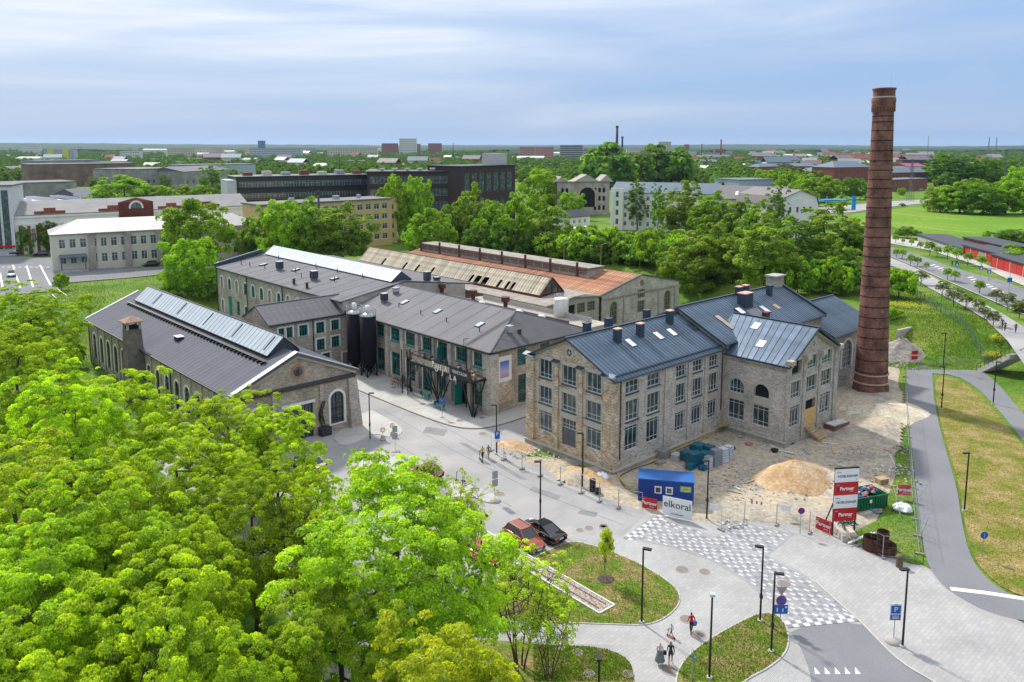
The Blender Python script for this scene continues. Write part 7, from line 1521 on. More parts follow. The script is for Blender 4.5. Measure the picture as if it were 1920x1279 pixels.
def make_tree(seed, H, R, ncl, nleaf, ls, m, zc=.62, zr=.40, shell=.55, clr=(.45, .95), lump=.22, low=-.55, flat=.62, boughs=0, bark=M_BARK, stems=1, limbs=9, br=1.0, up=.55):
 """a tree as trunk-and-branch mesh plus a crown of leaf clumps; low cuts the crown's underside"""
 rs = np.random.RandomState(seed); D = unit(rs, ncl * 3); D = D[D[:, 2] > low][:ncl]; k = len(D)
 ph = rs.rand(6) * 6.28; az = np.arctan2(D[:, 1], D[:, 0]); el = np.arcsin(D[:, 2])
 lum = 1 + lump * (np.sin(3 * az + ph[0]) * np.cos(2 * el + ph[1]) * .6 + np.sin(5 * az + 3 * el + ph[2]) * .5 + np.cos(2 * az - 4 * el + ph[3]) * .4)
 rad = (shell + (1 - shell) * rs.rand(k) ** .55) * lum
 C = D * rad[:, None] * np.array([R, R, zr * H]) + np.array([0, 0, zc * H])
 if boughs:      # clumps gathered on separate boughs, with hollows between
  Cb, Db, rb = C[:boughs], D[:boughs], R * (.15 + .10 * rs.rand(boughs)); bi = rs.randint(0, boughs, k); C0, D0 = C, D; d2 = unit(rs, k) + Db[bi] * .8 + np.array([0, 0, .45]); d2 /= np.linalg.norm(d2, axis=1, keepdims=True)
  C = Cb[bi] + d2 * rb[bi][:, None] * np.array([1, 1, .75]); D = Db[bi] * .5 + d2 * .7; D /= np.linalg.norm(D, axis=1, keepdims=True); fr = rs.rand(k) < .22; C[fr] = C0[fr] * np.array([.9, .9, 1]); D[fr] = D0[fr]
 cr = clr[0] + (clr[1] - clr[0]) * rs.rand(k) ** 1.5
 per = np.maximum(8, (nleaf * cr ** 2 / (cr ** 2).sum()).astype(int)); idx = np.repeat(np.arange(k), per); n = len(idx)
 d = unit(rs, n); out = D[idx] * .55; d = d + out + np.array([0, 0, up]); d /= np.linalg.norm(d, axis=1, keepdims=True)
 rr = cr[idx] * (.62 + .42 * rs.rand(n) ** .6); P = C[idx] + d * rr[:, None] * np.array([1, 1, flat]); Nn = d + .55 * rs.normal(size=(n, 3)) + np.array([0, 0, .35])
 tone = np.clip(.5 + .20 * rs.normal(size=n) + (.24 * rs.normal(size=k))[idx], 0, 1)
 crown = leaf_mesh('crown', P, Nn, ls * (.65 + .7 * rs.rand(n)), tone, m, rs)
 b = MB(); r0 = .018 * H * br + .05
 tops = []
 for s in range(stems):
  base = Vector((0, 0, -.3)) if stems == 1 else Vector((.35 * cos(s * 2.4), .35 * sin(s * 2.4), -.3)); p = base; r = r0 / math.sqrt(stems) * (1.25 if stems > 1 else 1)
  lean = Vector((rs.normal() * .05, rs.normal() * .05, 1)) if stems == 1 else Vector((.22 * cos(s * 2.4), .22 * sin(s * 2.4), 1))
  for j in range(6):
   q = p + (lean + Vector((rs.normal() * .07, rs.normal() * .07, 0))) * H * .125; b.cyl(p, q, r * (1.5 if j == 0 and stems == 1 else 1), r * .86, 7, False); r *= .86; p = q
   if j >= 1: tops.append((p.copy(), r))
 order = rs.permutation(k)[:limbs * 6]; limbs_ = []
 for j, ci in enumerate(order):
  c = Vector(C[ci])
  if j < limbs:
   a, r = tops[j % len(tops)]; mid = a.lerp(c, .5) + Vector((0, 0, -.06 * H * .3)); b.cyl(a, mid, max(r * .62, .04), max(r * .42, .03), 6, False); b.cyl(mid, c, max(r * .42, .03), .02, 5, False); limbs_ += [(a.lerp(mid, .6), r * .4), (mid, r * .35), (mid.lerp(c, .5), r * .25)]
  else:
   a, r = min(limbs_, key=lambda q: (q[0] - c).length); e = a.lerp(c, .5) + Vector((rs.normal(), rs.normal(), rs.normal())) * .15; b.cyl(a, e, max(r * .6, .022), .02, 5, False); b.cyl(e, c, .02, .01, 4, False)
 return b.mesh('trunk', bark, True), crown, H, R
def plant(proto, name, lab, X, Y, z, h, w, rz, group=None, cat='tree'):
 """put a tree of height h and crown width w at X, Y"""
 tm, cm, H, R = proto; T = thing(name, lab, cat, (X, Y, z), rz, group); sx, sz = w / (2 * R), h / H
 link('trunk', tm, T, scale=(sx, sx, sz)); link('crown', cm, T, scale=(sx, sx, sz)); return T
LM_Y = leafmat('young maple leaf', (.400, .560, .012), .50, .36); LM_G = leafmat('maple leaf', (.325, .485, .010), .50, .36); LM_B = leafmat('golden leaf', (.42, .50, .010), .5, .25)
LM_M = leafmat('broad leaf', (.235, .40, .016), .54); LM_D = leafmat('dark leaf', (.14, .28, .018), .48); LM_P = leafmat('poplar leaf', (.215, .345, .030), .52); LM_L = leafmat('lime leaf', (.245, .430, .010), .5)
LM_F = leafmat('far leaf', (.150, .275, .026), .4)
FG = [make_tree(s, 15, 6.4, 800, 96000, .165, m, lump=.22, clr=(.36, .76), shell=.5, low=-.88, boughs=120, zc=.58, zr=.43) for s, m in ((1, LM_Y), (2, LM_Y), (3, LM_G), (4, LM_G))]
FGC = make_tree(9, 15, 6.4, 1000, 105000, .17, LM_G, lump=.18, clr=(.4, .8), shell=.42, low=-.92, boughs=190, zc=.56, zr=.45)
FGB = make_tree(5, 13, 5.0, 420, 40000, .17, LM_B, clr=(.35, .75), lump=.28, shell=.5)
SPR = [make_tree(6, 12, 4.2, 230, 9000, .17, LM_Y, zc=.60, zr=.40, clr=(.25, .55), shell=.35, stems=5, limbs=26, br=.55, flat=.9, lump=.3), make_tree(7, 11, 4.5, 240, 10000, .16, LM_Y, clr=(.25, .6), shell=.3, stems=2, limbs=30, br=.7, flat=.9, lump=.35)]
MID = [make_tree(11, 14, 6, 400, 22000, .40, LM_M, boughs=95, zc=.54, zr=.46, low=-.95, clr=(.6, 1.25), lump=.22, flat=.85, up=.35), make_tree(12, 14, 6, 400, 22000, .40, LM_L, boughs=95, zc=.54, zr=.46, low=-.95, clr=(.6, 1.25), lump=.25, flat=.85, up=.35), make_tree(13, 14, 6, 400, 22000, .40, LM_D, boughs=95, zc=.54, zr=.46, low=-.95, clr=(.6, 1.2), lump=.25, flat=.85, up=.35)]
POP = [make_tree(14, 17, 5, 360, 22000, .36, LM_P, boughs=90, zc=.56, zr=.45, clr=(.5, 1.05), lump=.34, shell=.4, low=-.9, flat=.9, up=.3), make_tree(15, 17, 5, 360, 22000, .36, LM_P, boughs=90, zc=.56, zr=.46, clr=(.5, 1.05), lump=.38, shell=.35, low=-.9, flat=.9, up=.3), make_tree(16, 16, 4.2, 260, 13000, .34, LM_D, zc=.56, zr=.46, clr=(.4, .9), lump=.3, shell=.3, low=-.85, bark=M_BARKL)]
SHR = [make_tree(17, 4, 3, 120, 6000, .30, LM_M, zc=.42, zr=.55, clr=(.4, .9), low=-.3, limbs=6), make_tree(18, 4, 3, 120, 6000, .30, LM_L, zc=.42, zr=.55, clr=(.4, .9), low=-.3, limbs=6), make_tree(19, 4, 3, 120, 6000, .30, LM_D, zc=.42, zr=.55, clr=(.4, .9), low=-.3, limbs=6)]
STR = [make_tree(20, 5, 1.4, 90, 2200, .22, LM_M, zc=.64, zr=.33, flat=.9, clr=(.25, .5), br=.6, limbs=6, shell=.3), make_tree(21, 5, 1.6, 90, 2000, .22, leafmat('bronze leaf', (.14, .19, .03)), zc=.66, zr=.31, flat=.9, clr=(.25, .5), br=.6, limbs=6, shell=.3)]
FAR = [make_tree(s, 13, 6, 90, 1500, 1.7, LM_F, zc=.5, zr=.5, low=-.9, clr=(1.2, 2.1), lump=.25, limbs=4, shell=.5) for s in (31, 32)]
rt = random.Random(77)
# --- the tall maples in front: (x, top y, height, crown width m, kind)
FGL = [(55, 545, 15.5, 12.5, 2, 'behind all the others at the far left edge'), (12, 610, 16, 12, 3, 'dark green at the left edge below the hillside steps'), (225, 705, 13.5, 10.0, 0, 'broad one with its top just under the masonry flue'),
       (420, 738, 12, 9.8, 0, 'spreading along the vaulted hall side wall'), (112, 705, 16, 10.0, 1, 'left of the flue tree, second from the edge'), (515, 780, 11, 8.5, 1, 'reaching towards the flagpole and arch window'), (335, 800, 13.5, 9.6, 0, 'in the middle of the grove'),
       (30, 835, 16, 13, 0, 'at the left edge halfway down'), (470, 885, 12.5, 8.4, 2, 'shaded one behind the big rounded maple'), (180, 905, 15.5, 10.6, 2, 'dark one above the nearest bright crown'), (590, 900, 9.0, 5.0, 1, 'slim one right of the forecourt sign'),
       (735, 918, 15, 12.6, 2, 'big rounded maple in the lower centre'), (300, 1000, 14, 8.5, 3, 'dark leaning one over the wall'), (40, 1015, 15, 10.5, 2, 'deep green one at the lower left edge'), (265, 1088, 15, 8.6, 0, 'nearest bright crown in the lower left'), (40, 1150, 14.5, 8.5, 0, 'bright one filling the lower left corner'), (640, 1085, 12, 8.0, 3, 'green one below the rounded maple'), (430, 1220, 12, 6.5, 2, 'low one at the bottom edge')]
for x, yt, h, w, k, lab in FGL:
 X, Y = G(x, yt, h); plant(FGC if x == 735 else FG[k], 'maple_tree', 'tall leafy maple ' + lab, X, Y, 0, h, w, rt.uniform(0, 6.28), 'maples of the grove')
X, Y = G(830, 1218, 12.5); plant(FGB, 'maple_tree', 'golden-yellow flowering maple at the bottom edge', X, Y, 0, 12.5, 8.0, 1.1)
for x, yt, h, w, k, lab in ((975, 1025, 9.0, 6.6, 0, 'thin many-stemmed young tree with sparse yellow-green leaves over the lawn path'), (860, 895, 8.5, 5.4, 1, 'sparse branching tree over the parked cars in the street'), (690, 848, 9.5, 5.2, 1, 'loose pale-leaved tree rising behind the big rounded maple'), (545, 905, 12, 7.5, 1, 'half-bare tree among the maples before the forecourt'), (1030, 1105, 6.5, 4.0, 0, 'small sparse tree right of the many-stemmed one')):
 X, Y = G(x, yt, h); plant(SPR[k], 'young_tree', lab, X, Y, 0, h, w, rt.uniform(0, 6), 'sparse young trees')
def sapling(px, py, ytop, w, lab):
 X, Y = G(px, py); h = hgt(px, py, ytop); T = plant(make_tree(55 + int(px), 5, .9, 120, 3200, .16, LM_B, zc=.70, zr=.34, clr=(.2, .42), br=.5, limbs=10, shell=.2), 'staked_sapling', lab, X, Y, .05, h, w, 0)
 for k in range(3): a = k * 2.1 + .3; MB().cyl((.5 * cos(a), .5 * sin(a), -.1), (.42 * cos(a), .42 * sin(a), 1.6), .035, n=6).obj('stake', M_WOOD, T)
 MB().lathe([(.75, 0), (.6, .06), (.2, .09), (0, .09)], 14).obj('mulch', mat('mulch', (.07, .05, .04), .95), T)
sapling(1136, 1087, 995, 1.15, 'staked yellow-green sapling on the teardrop lawn'); sapling(957, 1072, 1005, 1.1, 'staked yellow-green sapling in front of the orange car')
X, Y = G(807, 912); plant(SPR[1], 'shrub', 'dark leafy shrub beside the burgundy car on the island', X, Y, .1, 3.2, 2.6, 0, cat='shrub')
# --- trees round the works and behind, (x, top, base, width px, kind list, index)
def grove(group, name, lab, L, z=PLAT, cat='tree', rev=False):
 for i, (x, yt, yb, w, pr_) in enumerate(sorted(L, key=lambda q: q[0])):
  zz = z; X, Y = G(x, yb, zz); zz = GZ(X, Y); X, Y = G(x, yb, zz); h = hgt(x, yb, yt, zz); wd = w * math.hypot(Y, 28) / F_PX
  plant(pr_, name, lab % ORD[i] if '%s' in lab else lab, X, Y, zz - .05, h, wd, rt.uniform(0, 6.28), group if len(L) > 1 else None, cat)
grove('', 'broad_tree', 'dense round-headed tree in front of the pale two-storey house', [(372, 384, 507, 112, MID[0])]); grove('', 'chestnut_tree', 'blossoming pale green tree on the bank behind the long hall', [(357, 446, 566, 98, MID[1])], 2.5)
grove('street trees by the dark tower', 'street_tree', 'small round street tree by the dark-striped tower, %s from the left', [(46, 424, 476, 36, MID[2]), (92, 418, 474, 34, MID[2]), (148, 408, 450, 26, MID[0])])
grove('trees among the sheds', 'broad_tree', 'tree between the red-brick works and the old sheds, %s from the left', [(190, 360, 396, 60, MID[1]), (232, 334, 394, 92, MID[0]), (300, 347, 392, 66, MID[1]), (345, 350, 390, 52, MID[0]), (386, 346, 388, 48, MID[1]), (402, 308, 385, 52, POP[2]), (180, 332, 362, 26, POP[2]), (310, 326, 362, 24, POP[2]), (95, 308, 342, 44, MID[0])])
grove('trees before the yellow block', 'broad_tree', 'tree in front of the yellow block, %s from the left', [(500, 392, 492, 66, POP[1]), (545, 374, 502, 92, MID[1]), (588, 378, 500, 78, POP[0]), (642, 384, 502, 96, POP[0]), (470, 410, 490, 40, POP[1])])
grove('bright limes behind the yellow block', 'lime_tree', 'bright green tree between yellow block and dark offices, %s from the left', [(742, 328, 452, 58, MID[1]), (785, 330, 450, 50, MID[1])])
grove('trees behind the red roof', 'broad_tree', 'tree in the belt behind the rusty roof, %s from the left', [(812, 398, 484, 72, MID[0]), (848, 390, 490, 70, MID[2]), (885, 350, 486, 66, POP[0]), (925, 386, 496, 66, MID[0]), (972, 374, 500, 74, MID[0]), (1025, 376, 504, 78, POP[0]), (1055, 430, 500, 50, MID[2]), (955, 420, 505, 60, MID[2]), (900, 430, 500, 60, MID[2]), (780, 420, 470, 40, MID[1])])
grove('', 'broad_tree', 'bright full tree left of the ruined stone gatehouse', [(1018, 316, 402, 76, MID[1])]); grove('', 'broad_tree', 'yellowish small tree before the ruined gatehouse arch', [(1072, 360, 412, 46, MID[1])])
grove('tall trees before the white dormitory', 'poplar_tree', 'tall tree before the long white house, %s from the left', [(1195, 338, 432, 42, POP[2]), (1232, 345, 440, 30, POP[2]), (1286, 344, 452, 88, POP[0]), (1333, 362, 462, 72, POP[0]), (1385, 372, 470, 66, POP[1]), (1452, 346, 470, 44, POP[2]), (1418, 378, 478, 56, POP[0])])
grove('big poplars behind the stone block', 'poplar_tree', 'big loose-crowned poplar behind the stone block, %s from the left', [(1312, 424, 562, 118, POP[0]), (1268, 452, 545, 70, MID[1]), (1362, 432, 560, 84, POP[1]), (1432, 412, 556, 106, POP[1]), (1490, 404, 530, 84, POP[2]), (1545, 384, 520, 112, POP[0]), (1600, 420, 520, 60, POP[1]), (1575, 455, 540, 70, POP[0])], 3.0)
grove('shrubs on the bank behind the derelict hall', 'shrub', 'leafy shrub on the bank behind the derelict hall, %s from the left', [(1050 + i * 17 + rt.uniform(-6, 6), 436 + rt.uniform(-10, 26), 500 + rt.uniform(-12, 16), rt.uniform(56, 84), SHR[(i * 2 + i // 5) % 3]) for i in range(17)], 4.0, 'shrub')
grove('shrubs on the bank left of the chimney', 'shrub', 'leafy shrub on the green bank left of the chimney, %s from the left', [(1462 + i * 19 + rt.uniform(-5, 5), 494 + rt.uniform(-10, 14), 548 + rt.uniform(-6, 10), rt.uniform(46, 62), SHR[(i + 1) % 3]) for i in range(8)], 3.0, 'shrub')
grove('shrubs right of the chimney', 'shrub', 'bright shrub right of the chimney shaft, %s from the left', [(1660, 502, 556, 56, SHR[1]), (1684, 504, 560, 58, SHR[1]), (1652, 470, 505, 30, SHR[0]), (1668, 575, 600, 40, SHR[1])], 4.2, 'shrub')
grove('thicket beyond the meadow', 'broad_tree', 'bushy tree beyond the meadow, %s from the left', [(1762, 350, 398, 52, MID[1]), (1800, 346, 400, 72, MID[0]), (1842, 348, 402, 80, MID[2]), (1884, 344, 402, 66, MID[0]), (1925, 330, 402, 60, MID[1]), (1768, 286, 350, 60, POP[2]), (1800, 288, 350, 56, POP[2]), (1840, 298, 350, 56, MID[2]), (1912, 312, 372, 50, MID[1]), (1826, 336, 360, 40, MID[0]), (1880, 300, 348, 40, MID[2]), (1855, 372, 404, 36, MID[2]), (1900, 432, 460, 56, MID[2]), (1905, 468, 500, 50, MID[1])])
grove('trees by the filling station', 'broad_tree', 'tree by the road near the blue pylon sign, %s from the left', [(1440, 318, 366, 50, MID[1]), (1480, 326, 372, 44, MID[0]), (1512, 330, 378, 50, MID[0]), (1545, 334, 380, 52, MID[0]), (1588, 336, 374, 26, MID[2]), (1612, 338, 374, 30, MID[2]), (1515, 352, 386, 36, POP[1]), (1690, 352, 366, 14, MID[1])])
grove('garage-side bushes', 'shrub', 'bush among the red garages, %s from the left', [(1895, 458, 484, 30, SHR[1]), (1912, 466, 494, 26, SHR[0]), (1850, 432, 448, 12, SHR[1]), (1700, 425, 447, 40, SHR[2])], PLAT, 'shrub')
ST1 = [(1679, 439, 457), (1693, 447, 458), (1709, 447, 463), (1725, 452, 470), (1742, 450, 480), (1758, 460, 483), (1777, 458, 487), (1795, 463, 492), (1815, 471, 498), (1839, 477, 503)]
ST2 = [(1680, 465, 485), (1691, 465, 487), (1707, 475, 500), (1721, 480, 500), (1737, 490, 507), (1776, 500, 527), (1790, 505, 530), (1835, 523, 553)]
ST3 = [(1727, 508, 535), (1767, 528, 558), (1788, 540, 575), (1811, 551, 581), (1834, 560, 589), (1845, 575, 600), (1861, 583, 613), (1888, 550, 583), (1910, 562, 597), (1867, 543, 570)]
for L, where, k in ((ST1, 'along the footway by the garages', 0), (ST2, 'on the near verge of the parade road', 0), (ST3, 'beside the parade walk', 1)):
 grove('young parade trees', 'street_tree', 'young street tree ' + where + ', %s from the left', [(x, yt, yb, (yb - yt) * (.62 if k == 0 else .85), STR[k]) for x, yt, yb in L])
grove('bank shrubs by the long hall', 'shrub', 'shrub on the left bank, %s from the left', [(115, 512, 545, 26, SHR[1]), (135, 640, 690, 46, SHR[0]), (395, 520, 560, 60, SHR[2]), (60, 588, 660, 70, SHR[0]), (330, 545, 578, 40, SHR[2])], 2.0, 'shrub')
# weeds and long grass on the banks
def tufts(name, lab, regions, n, hmin, hmax, m, seed, polys=None, wd=1.0):
 rs = np.random.RandomState(seed); P = []
 for (x0, x1, y0, y1, z) in regions:
  for _ in range(n):
   x, y = rs.uniform(x0, x1), rs.uniform(y0, y1); X, Y = G(x, y, z); P.append((X, Y))
 P = np.array(P); Z = ground_z(P[:, 0], P[:, 1])
 if polys: ok = np.any([pin(q, P[:, 0], P[:, 1]) for q in polys], axis=0); P, Z = P[ok], Z[ok] + .10
 k = len(P); h = hmin + (hmax - hmin) * rs.rand(k) ** 2; a = rs.rand(k) * 6.28; w = (.03 + .05 * rs.rand(k)) * wd; ln = rs.normal(size=(k, 2)) * .25
 B_ = np.stack([P[:, 0], P[:, 1], Z], 1); t = np.stack([np.cos(a) * w, np.sin(a) * w, np.zeros(k)], 1); tp = B_ + np.stack([ln[:, 0] * h, ln[:, 1] * h, h], 1)
 V = np.stack([B_ - t, B_ + t, tp + t * .3, tp - t * .3], 1).reshape(-1, 3); me = bpy.data.meshes.new(name); me.vertices.add(4 * k); me.vertices.foreach_set('co', V.astype('f').ravel()); me.loops.add(4 * k); me.loops.foreach_set('vertex_index', np.arange(4 * k, dtype='i')); me.polygons.add(k); me.polygons.foreach_set('loop_start', np.arange(0, 4 * k, 4, dtype='i'))
 at = me.attributes.new('tone', 'FLOAT', 'FACE'); at.data.foreach_set('value', rs.rand(k).astype('f')); me.materials.append(m); me.update(); return tag(link(name, me), lab, 'grass', kind='stuff')
LM_GR = leafmat('grass blade', (.13, .22, .018), .35)
tufts('long_grass', 'long grass on the banks of the works', [(1640, 1830, 565, 668, 2.2), (1700, 1880, 600, 655, 3.5), (100, 420, 515, 600, 2.5), (1080, 1320, 470, 530, 3), (0, 200, 560, 680, 1.5)], 12000, .08, .32, LM_GR, 3)
tufts('lawn_grass', 'short patchy grass of the lawns and verge', [(1000, 1275, 1013, 1172, 0), (1280, 1480, 1150, 1279, 0), (1750, 1920, 705, 1130, 0), (1000, 1188, 1210, 1279, 0), (1580, 1735, 780, 1060, 0)], 13000, .03, .13, leafmat('lawn blade', (.135, .19, .03), .3, .5), 4, [P1, P2, P3, PV, PF], .5)
b = MB(); rs_ = random.Random(3)
def yellow_patch(cx, cy, z, n, r):
 q = MB(); X, Y = G(cx, cy, z); zz = GZ(X, Y)
 for _ in range(n):
  a, d = rs_.uniform(0, 6.28), r * math.sqrt(rs_.random()); x, y, h = d * cos(a), d * sin(a) * .8, rs_.uniform(.25, .9); e = rs_.uniform(.06, .14); q.face([(x - e, y, h), (x, y - e, h + .04), (x + e, y, h), (x, y + e, h + .05)])
 return q, (X, Y, zz)
for i, (cx, cy, r) in enumerate(((1700, 560, 4.5), (1712, 580, 4.0), (1880, 632, 2.0), (1862, 640, 1.5), (1690, 578, 3.0))):
 q, L_ = yellow_patch(cx, cy, 4.2, 420, r); o = q.obj('flowering_weeds', mat('rape yellow', (.50, .48, .02), .8, var=.2), loc=L_); tag(o, 'patch of yellow flowering weeds on the bank', 'flowers', kind='stuff')
# --- far woods that read as one mass
def scatter(name, lab, pts, scl, src, seed):
 rs = np.random.RandomState(seed); me = bpy.data.meshes.new(name); me.from_pydata(pts.tolist(), [], [])
 me.attributes.new('sc', 'FLOAT', 'POINT').data.foreach_set('value', scl.astype('f')); rot = np.zeros((len(pts), 3), 'f'); rot[:, 2] = rs.rand(len(pts)) * 6.28; me.attributes.new('rt', 'FLOAT_VECTOR', 'POINT').data.foreach_set('vector', rot.ravel())
 o = link(name, me); tag(o, lab, 'woods', kind='stuff'); ng = bpy.data.node_groups.new(name, 'GeometryNodeTree'); ng.interface.new_socket('Geometry', in_out='INPUT', socket_type='NodeSocketGeometry'); ng.interface.new_socket('Geometry', in_out='OUTPUT', socket_type='NodeSocketGeometry')
 N = ng.nodes; L = ng.links; gi = N.new('NodeGroupInput'); go = N.new('NodeGroupOutput'); ip = N.new('GeometryNodeInstanceOnPoints'); oi = N.new('GeometryNodeObjectInfo'); oi.inputs['Object'].default_value = src; oi.inputs['As Instance'].default_value = True
 a = N.new('GeometryNodeInputNamedAttribute'); a.data_type = 'FLOAT'; a.inputs[0].default_value = 'sc'; c = N.new('GeometryNodeInputNamedAttribute'); c.data_type = 'FLOAT_VECTOR'; c.inputs[0].default_value = 'rt'
 L.new(gi.outputs[0], ip.inputs['Points']); L.new(oi.outputs['Geometry'], ip.inputs['Instance']); L.new(a.outputs[0], ip.inputs['Scale']); L.new(c.outputs[0], ip.inputs['Rotation']); L.new(ip.outputs[0], go.inputs[0]); o.modifiers.new('scatter', 'NODES').node_group = ng
srcs = []
for k, (x, yt, yb, w) in enumerate(((1140, 272, 352, 92), (1225, 278, 350, 70), (1270, 280, 350, 62))):
 X, Y = G(x, yb, PLAT); T = plant(FAR[k % 2], 'dense_wood_tree', 'big dark tree of the wood below the far chimneys, %s from the left' % ORD[k], X, Y, PLAT, hgt(x, yb, yt, PLAT), w * Y / F_PX, k, 'wood below the far chimneys'); srcs += [c for c in T.children if c.name.startswith('crown')]
CLEAR = []           # plan circles kept free of scattered trees (far buildings add theirs)

# ================================================================== buildings round about
def house(name, lab, a, b, depth, ytop, m, rows=0, cols=0, win=(1.2, 1.6), roof='flat', rh=2.0, rm=None, z=PLAT, fm=None, gm=None, mar=1.2, base=1.0, simple=False, cat='building', ov=.4, group=None, arch='r'):
 """a block whose front runs from a to b (sight points on the ground), windows in a grid"""
 A, B = G(*a, z), G(*b, z); w = math.hypot(B[0]-A[0], B[1]-A[1]); h = hgt(*a, ytop, z); T = thing(name, lab, cat, (*A, z), math.atan2(B[1]-A[1], B[0]-A[0]), group)
 rm = rm or M_FELT; fm = fm or M_WHT; gm = gm or M_FGL; ops = []
 if rows and cols:
  px, pz = (w-2*mar)/cols, (h-base-.4)/rows
  for r in range(rows):
   for c in range(cols): x = mar+(c+.5)*px; zz = base+r*pz+(pz-win[1])*.4; ops.append((x-win[0]/2, x+win[0]/2, zz, min(zz+win[1], h-.2), arch))
 if simple:
  MB().prism([(0, 0), (w, 0), (w, depth), (0, depth)], -1, h).obj('walls', m, T); wl = dict(o=None, p0=Vector((0, 0, 0)), d=Vector((1, 0, 0)), n=Vector((0, -1, 0)), L=w, par=T)
  for o in ops: key = ('s', round(o[1]-o[0], 2), round(o[3]-o[2], 2), gm.name); me = WCACHE.get(key) or WCACHE.setdefault(key, MB().box(0, o[1]-o[0], -.05, .02, 0, o[3]-o[2]).mesh('window', gm)); link('window', me, T, (o[0], 0, o[2]))
 else:
  wl = wall(T, 'front_wall', (0, 0), (w, 0), -1, h, ops, m, .25); wall(T, 'end_wall', (w, 0), (w, depth), -1, h, [], m); wall(T, 'end_wall', (0, depth), (0, 0), -1, h, [], m); wall(T, 'back_wall', (w, depth), (0, depth), -1, h, [], m)
  for o in ops: add_window(wl, o, (.5,), (.7,), fm, gm, .1, .15)
 if roof == 'flat': MB().box(-ov, w+ov, -ov, depth+ov, h, h+.35).obj('roof', rm, T)
 else:
  e = ov; hip = min(depth/2, w*.25) if roof == 'hip' else -.001; q = MB(); d2 = depth/2
  q.slab([(-e, -e, h), (w+e, -e, h), (w-hip, d2, h+rh), (hip, d2, h+rh)], .2); q.slab([(w+e, depth+e, h), (-e, depth+e, h), (hip, d2, h+rh), (w-hip, d2, h+rh)], .2)
  if roof == 'hip': q.slab([(w+e, -e, h), (w+e, depth+e, h), (w-hip, d2, h+rh)], .2); q.slab([(-e, depth+e, h), (-e, -e, h), (hip, d2, h+rh)], .2)
  else: q.face([(w, 0, h), (w, depth, h), (w, d2, h+rh-.1)], [(0, h), (depth, h), (d2, h+rh)]); q.face([(0, depth, h), (0, 0, h), (0, d2, h+rh-.1)], [(0, h), (depth, h), (d2, h+rh)])
  q.obj('roof', rm, T)
 c = (A[0]+B[0])/2, (A[1]+B[1])/2; CLEAR.append((c[0], c[1]+depth*.5, max(w, depth)*.62)); return T, w, h, wl
M_FGL = glassmat('far glass', (.06, .085, .11), .1, light=(.24, .29, .33))  # reflections on distant panes are lightened into the glass colour
M_CREAM = mat('cream plaster', (.56, .53, .44), .9, var=.06, scale=.4); M_YELL = mat('yellow plaster', (.52, .40, .17), .9, var=.06, scale=.4); M_PALER = mat('pale metal roof', (.24, .24, .25), .5, .1, var=.12, scale=.5); M_BRK = mat('old red brick', (.22, .07, .05), .9, var=.25, scale=.8); M_BRKD = mat('dark clinker', (.050, .034, .037), .85, var=.2, scale=.7); M_BLKF = mat('black cladding', (.028, .033, .043), .5, var=.2); M_SHED = mat('shed concrete', (.26, .25, .24), .9, var=.3, scale=.2); M_BROWN = mat('scorched wall', (.19, .125, .10), .95, var=.45, scale=.15); M_SLATE = mat('slate blue roof', (.11, .15, .20), .6, .2, var=.12, scale=.4); M_ASPR = mat('mauve roof', (.17, .155, .165), .7, var=.1)
# pale two-storey house on the upper street
T, w, h, wl = house('pale_house', 'long pale two-storey house with light metal roof on the upper street', (100, 511), (492, 483), 13, 440, M_CREAM, 2, 21, (1.45, 2.3), 'hip', 3.0, M_PALER, base=1.2)
for x in (8.2, 16.5, 24, 34.5, 45, 55): on_wall(wl, MB().box(0, 1.5, -.5, .02, -1, h-.15, uv=True), 'stone_pilaster', M_LIMEG, x, 0)
b = MB().box(0, 8.3, -.7, 2, h-.1, h+.05); on_wall(wl, MB().slab([(-.3, -1.0, h+.05), (8.6, -1.0, h+.05), (8.6, 3, h+2.0), (-.3, 3, h+2.0)], .15), 'bay_roof', M_PALER, 8.2, 0)
g = MB(); g.face([(0, -.6, h-.1), (6.2, -.6, h-.1), (6.2, -.6, h+1.2), (3.1, -.6, h+3.2), (0, -.6, h+1.2)]); g.box(0, 6.2, -.6, .0, -1, h-.11); on_wall(wl, g, 'gable_bay', M_CREAM, 26.6, 0)
q = MB(); q.slab([(-.4, -1, h+1.0), (3.1, -1, h+3.4), (3.1, 6, h+3.4), (-.4, 6, h+1.0)], .15); q.slab([(3.1, -1, h+3.4), (6.6, -1, h+1.0), (6.6, 6, h+1.0), (3.1, 6, h+3.4)], .15); on_wall(wl, q, 'bay_gable_roof', M_PALER, 26.6, 0)
for x in (1.3, 4.4): add_window(wl, (26.6+x, 26.6+x+1.1, 1.6, 3.6, 'r'), (.5,), (.7,), M_WHT, M_FGL, .1, -.63); add_window(wl, (26.6+x, 26.6+x+1.1, h-3.1, h-1.1, 'r'), (.5,), (.7,), M_WHT, M_FGL, .1, -.63)
on_wall(wl, MB().slab([(0, -2.6, 3.9), (6, -2.6, 3.9), (6, 0, 4.3), (0, 0, 4.3)], .2).box(.2, .5, -2.4, -2.1, 0, 3.7).box(5.5, 5.8, -2.4, -2.1, 0, 3.7), 'porch', M_SLATE, 1.5, 0); on_wall(wl, MB().box(.0, 6.2, -3.2, 0, -1, .5), 'porch_steps', M_CONC, 1.5, 0)
for x in (28, 36): on_wall(wl, MB().box(0, .8, 3, 3.8, h, h+4.2), 'chimney_stack', M_BRK, x, 0)
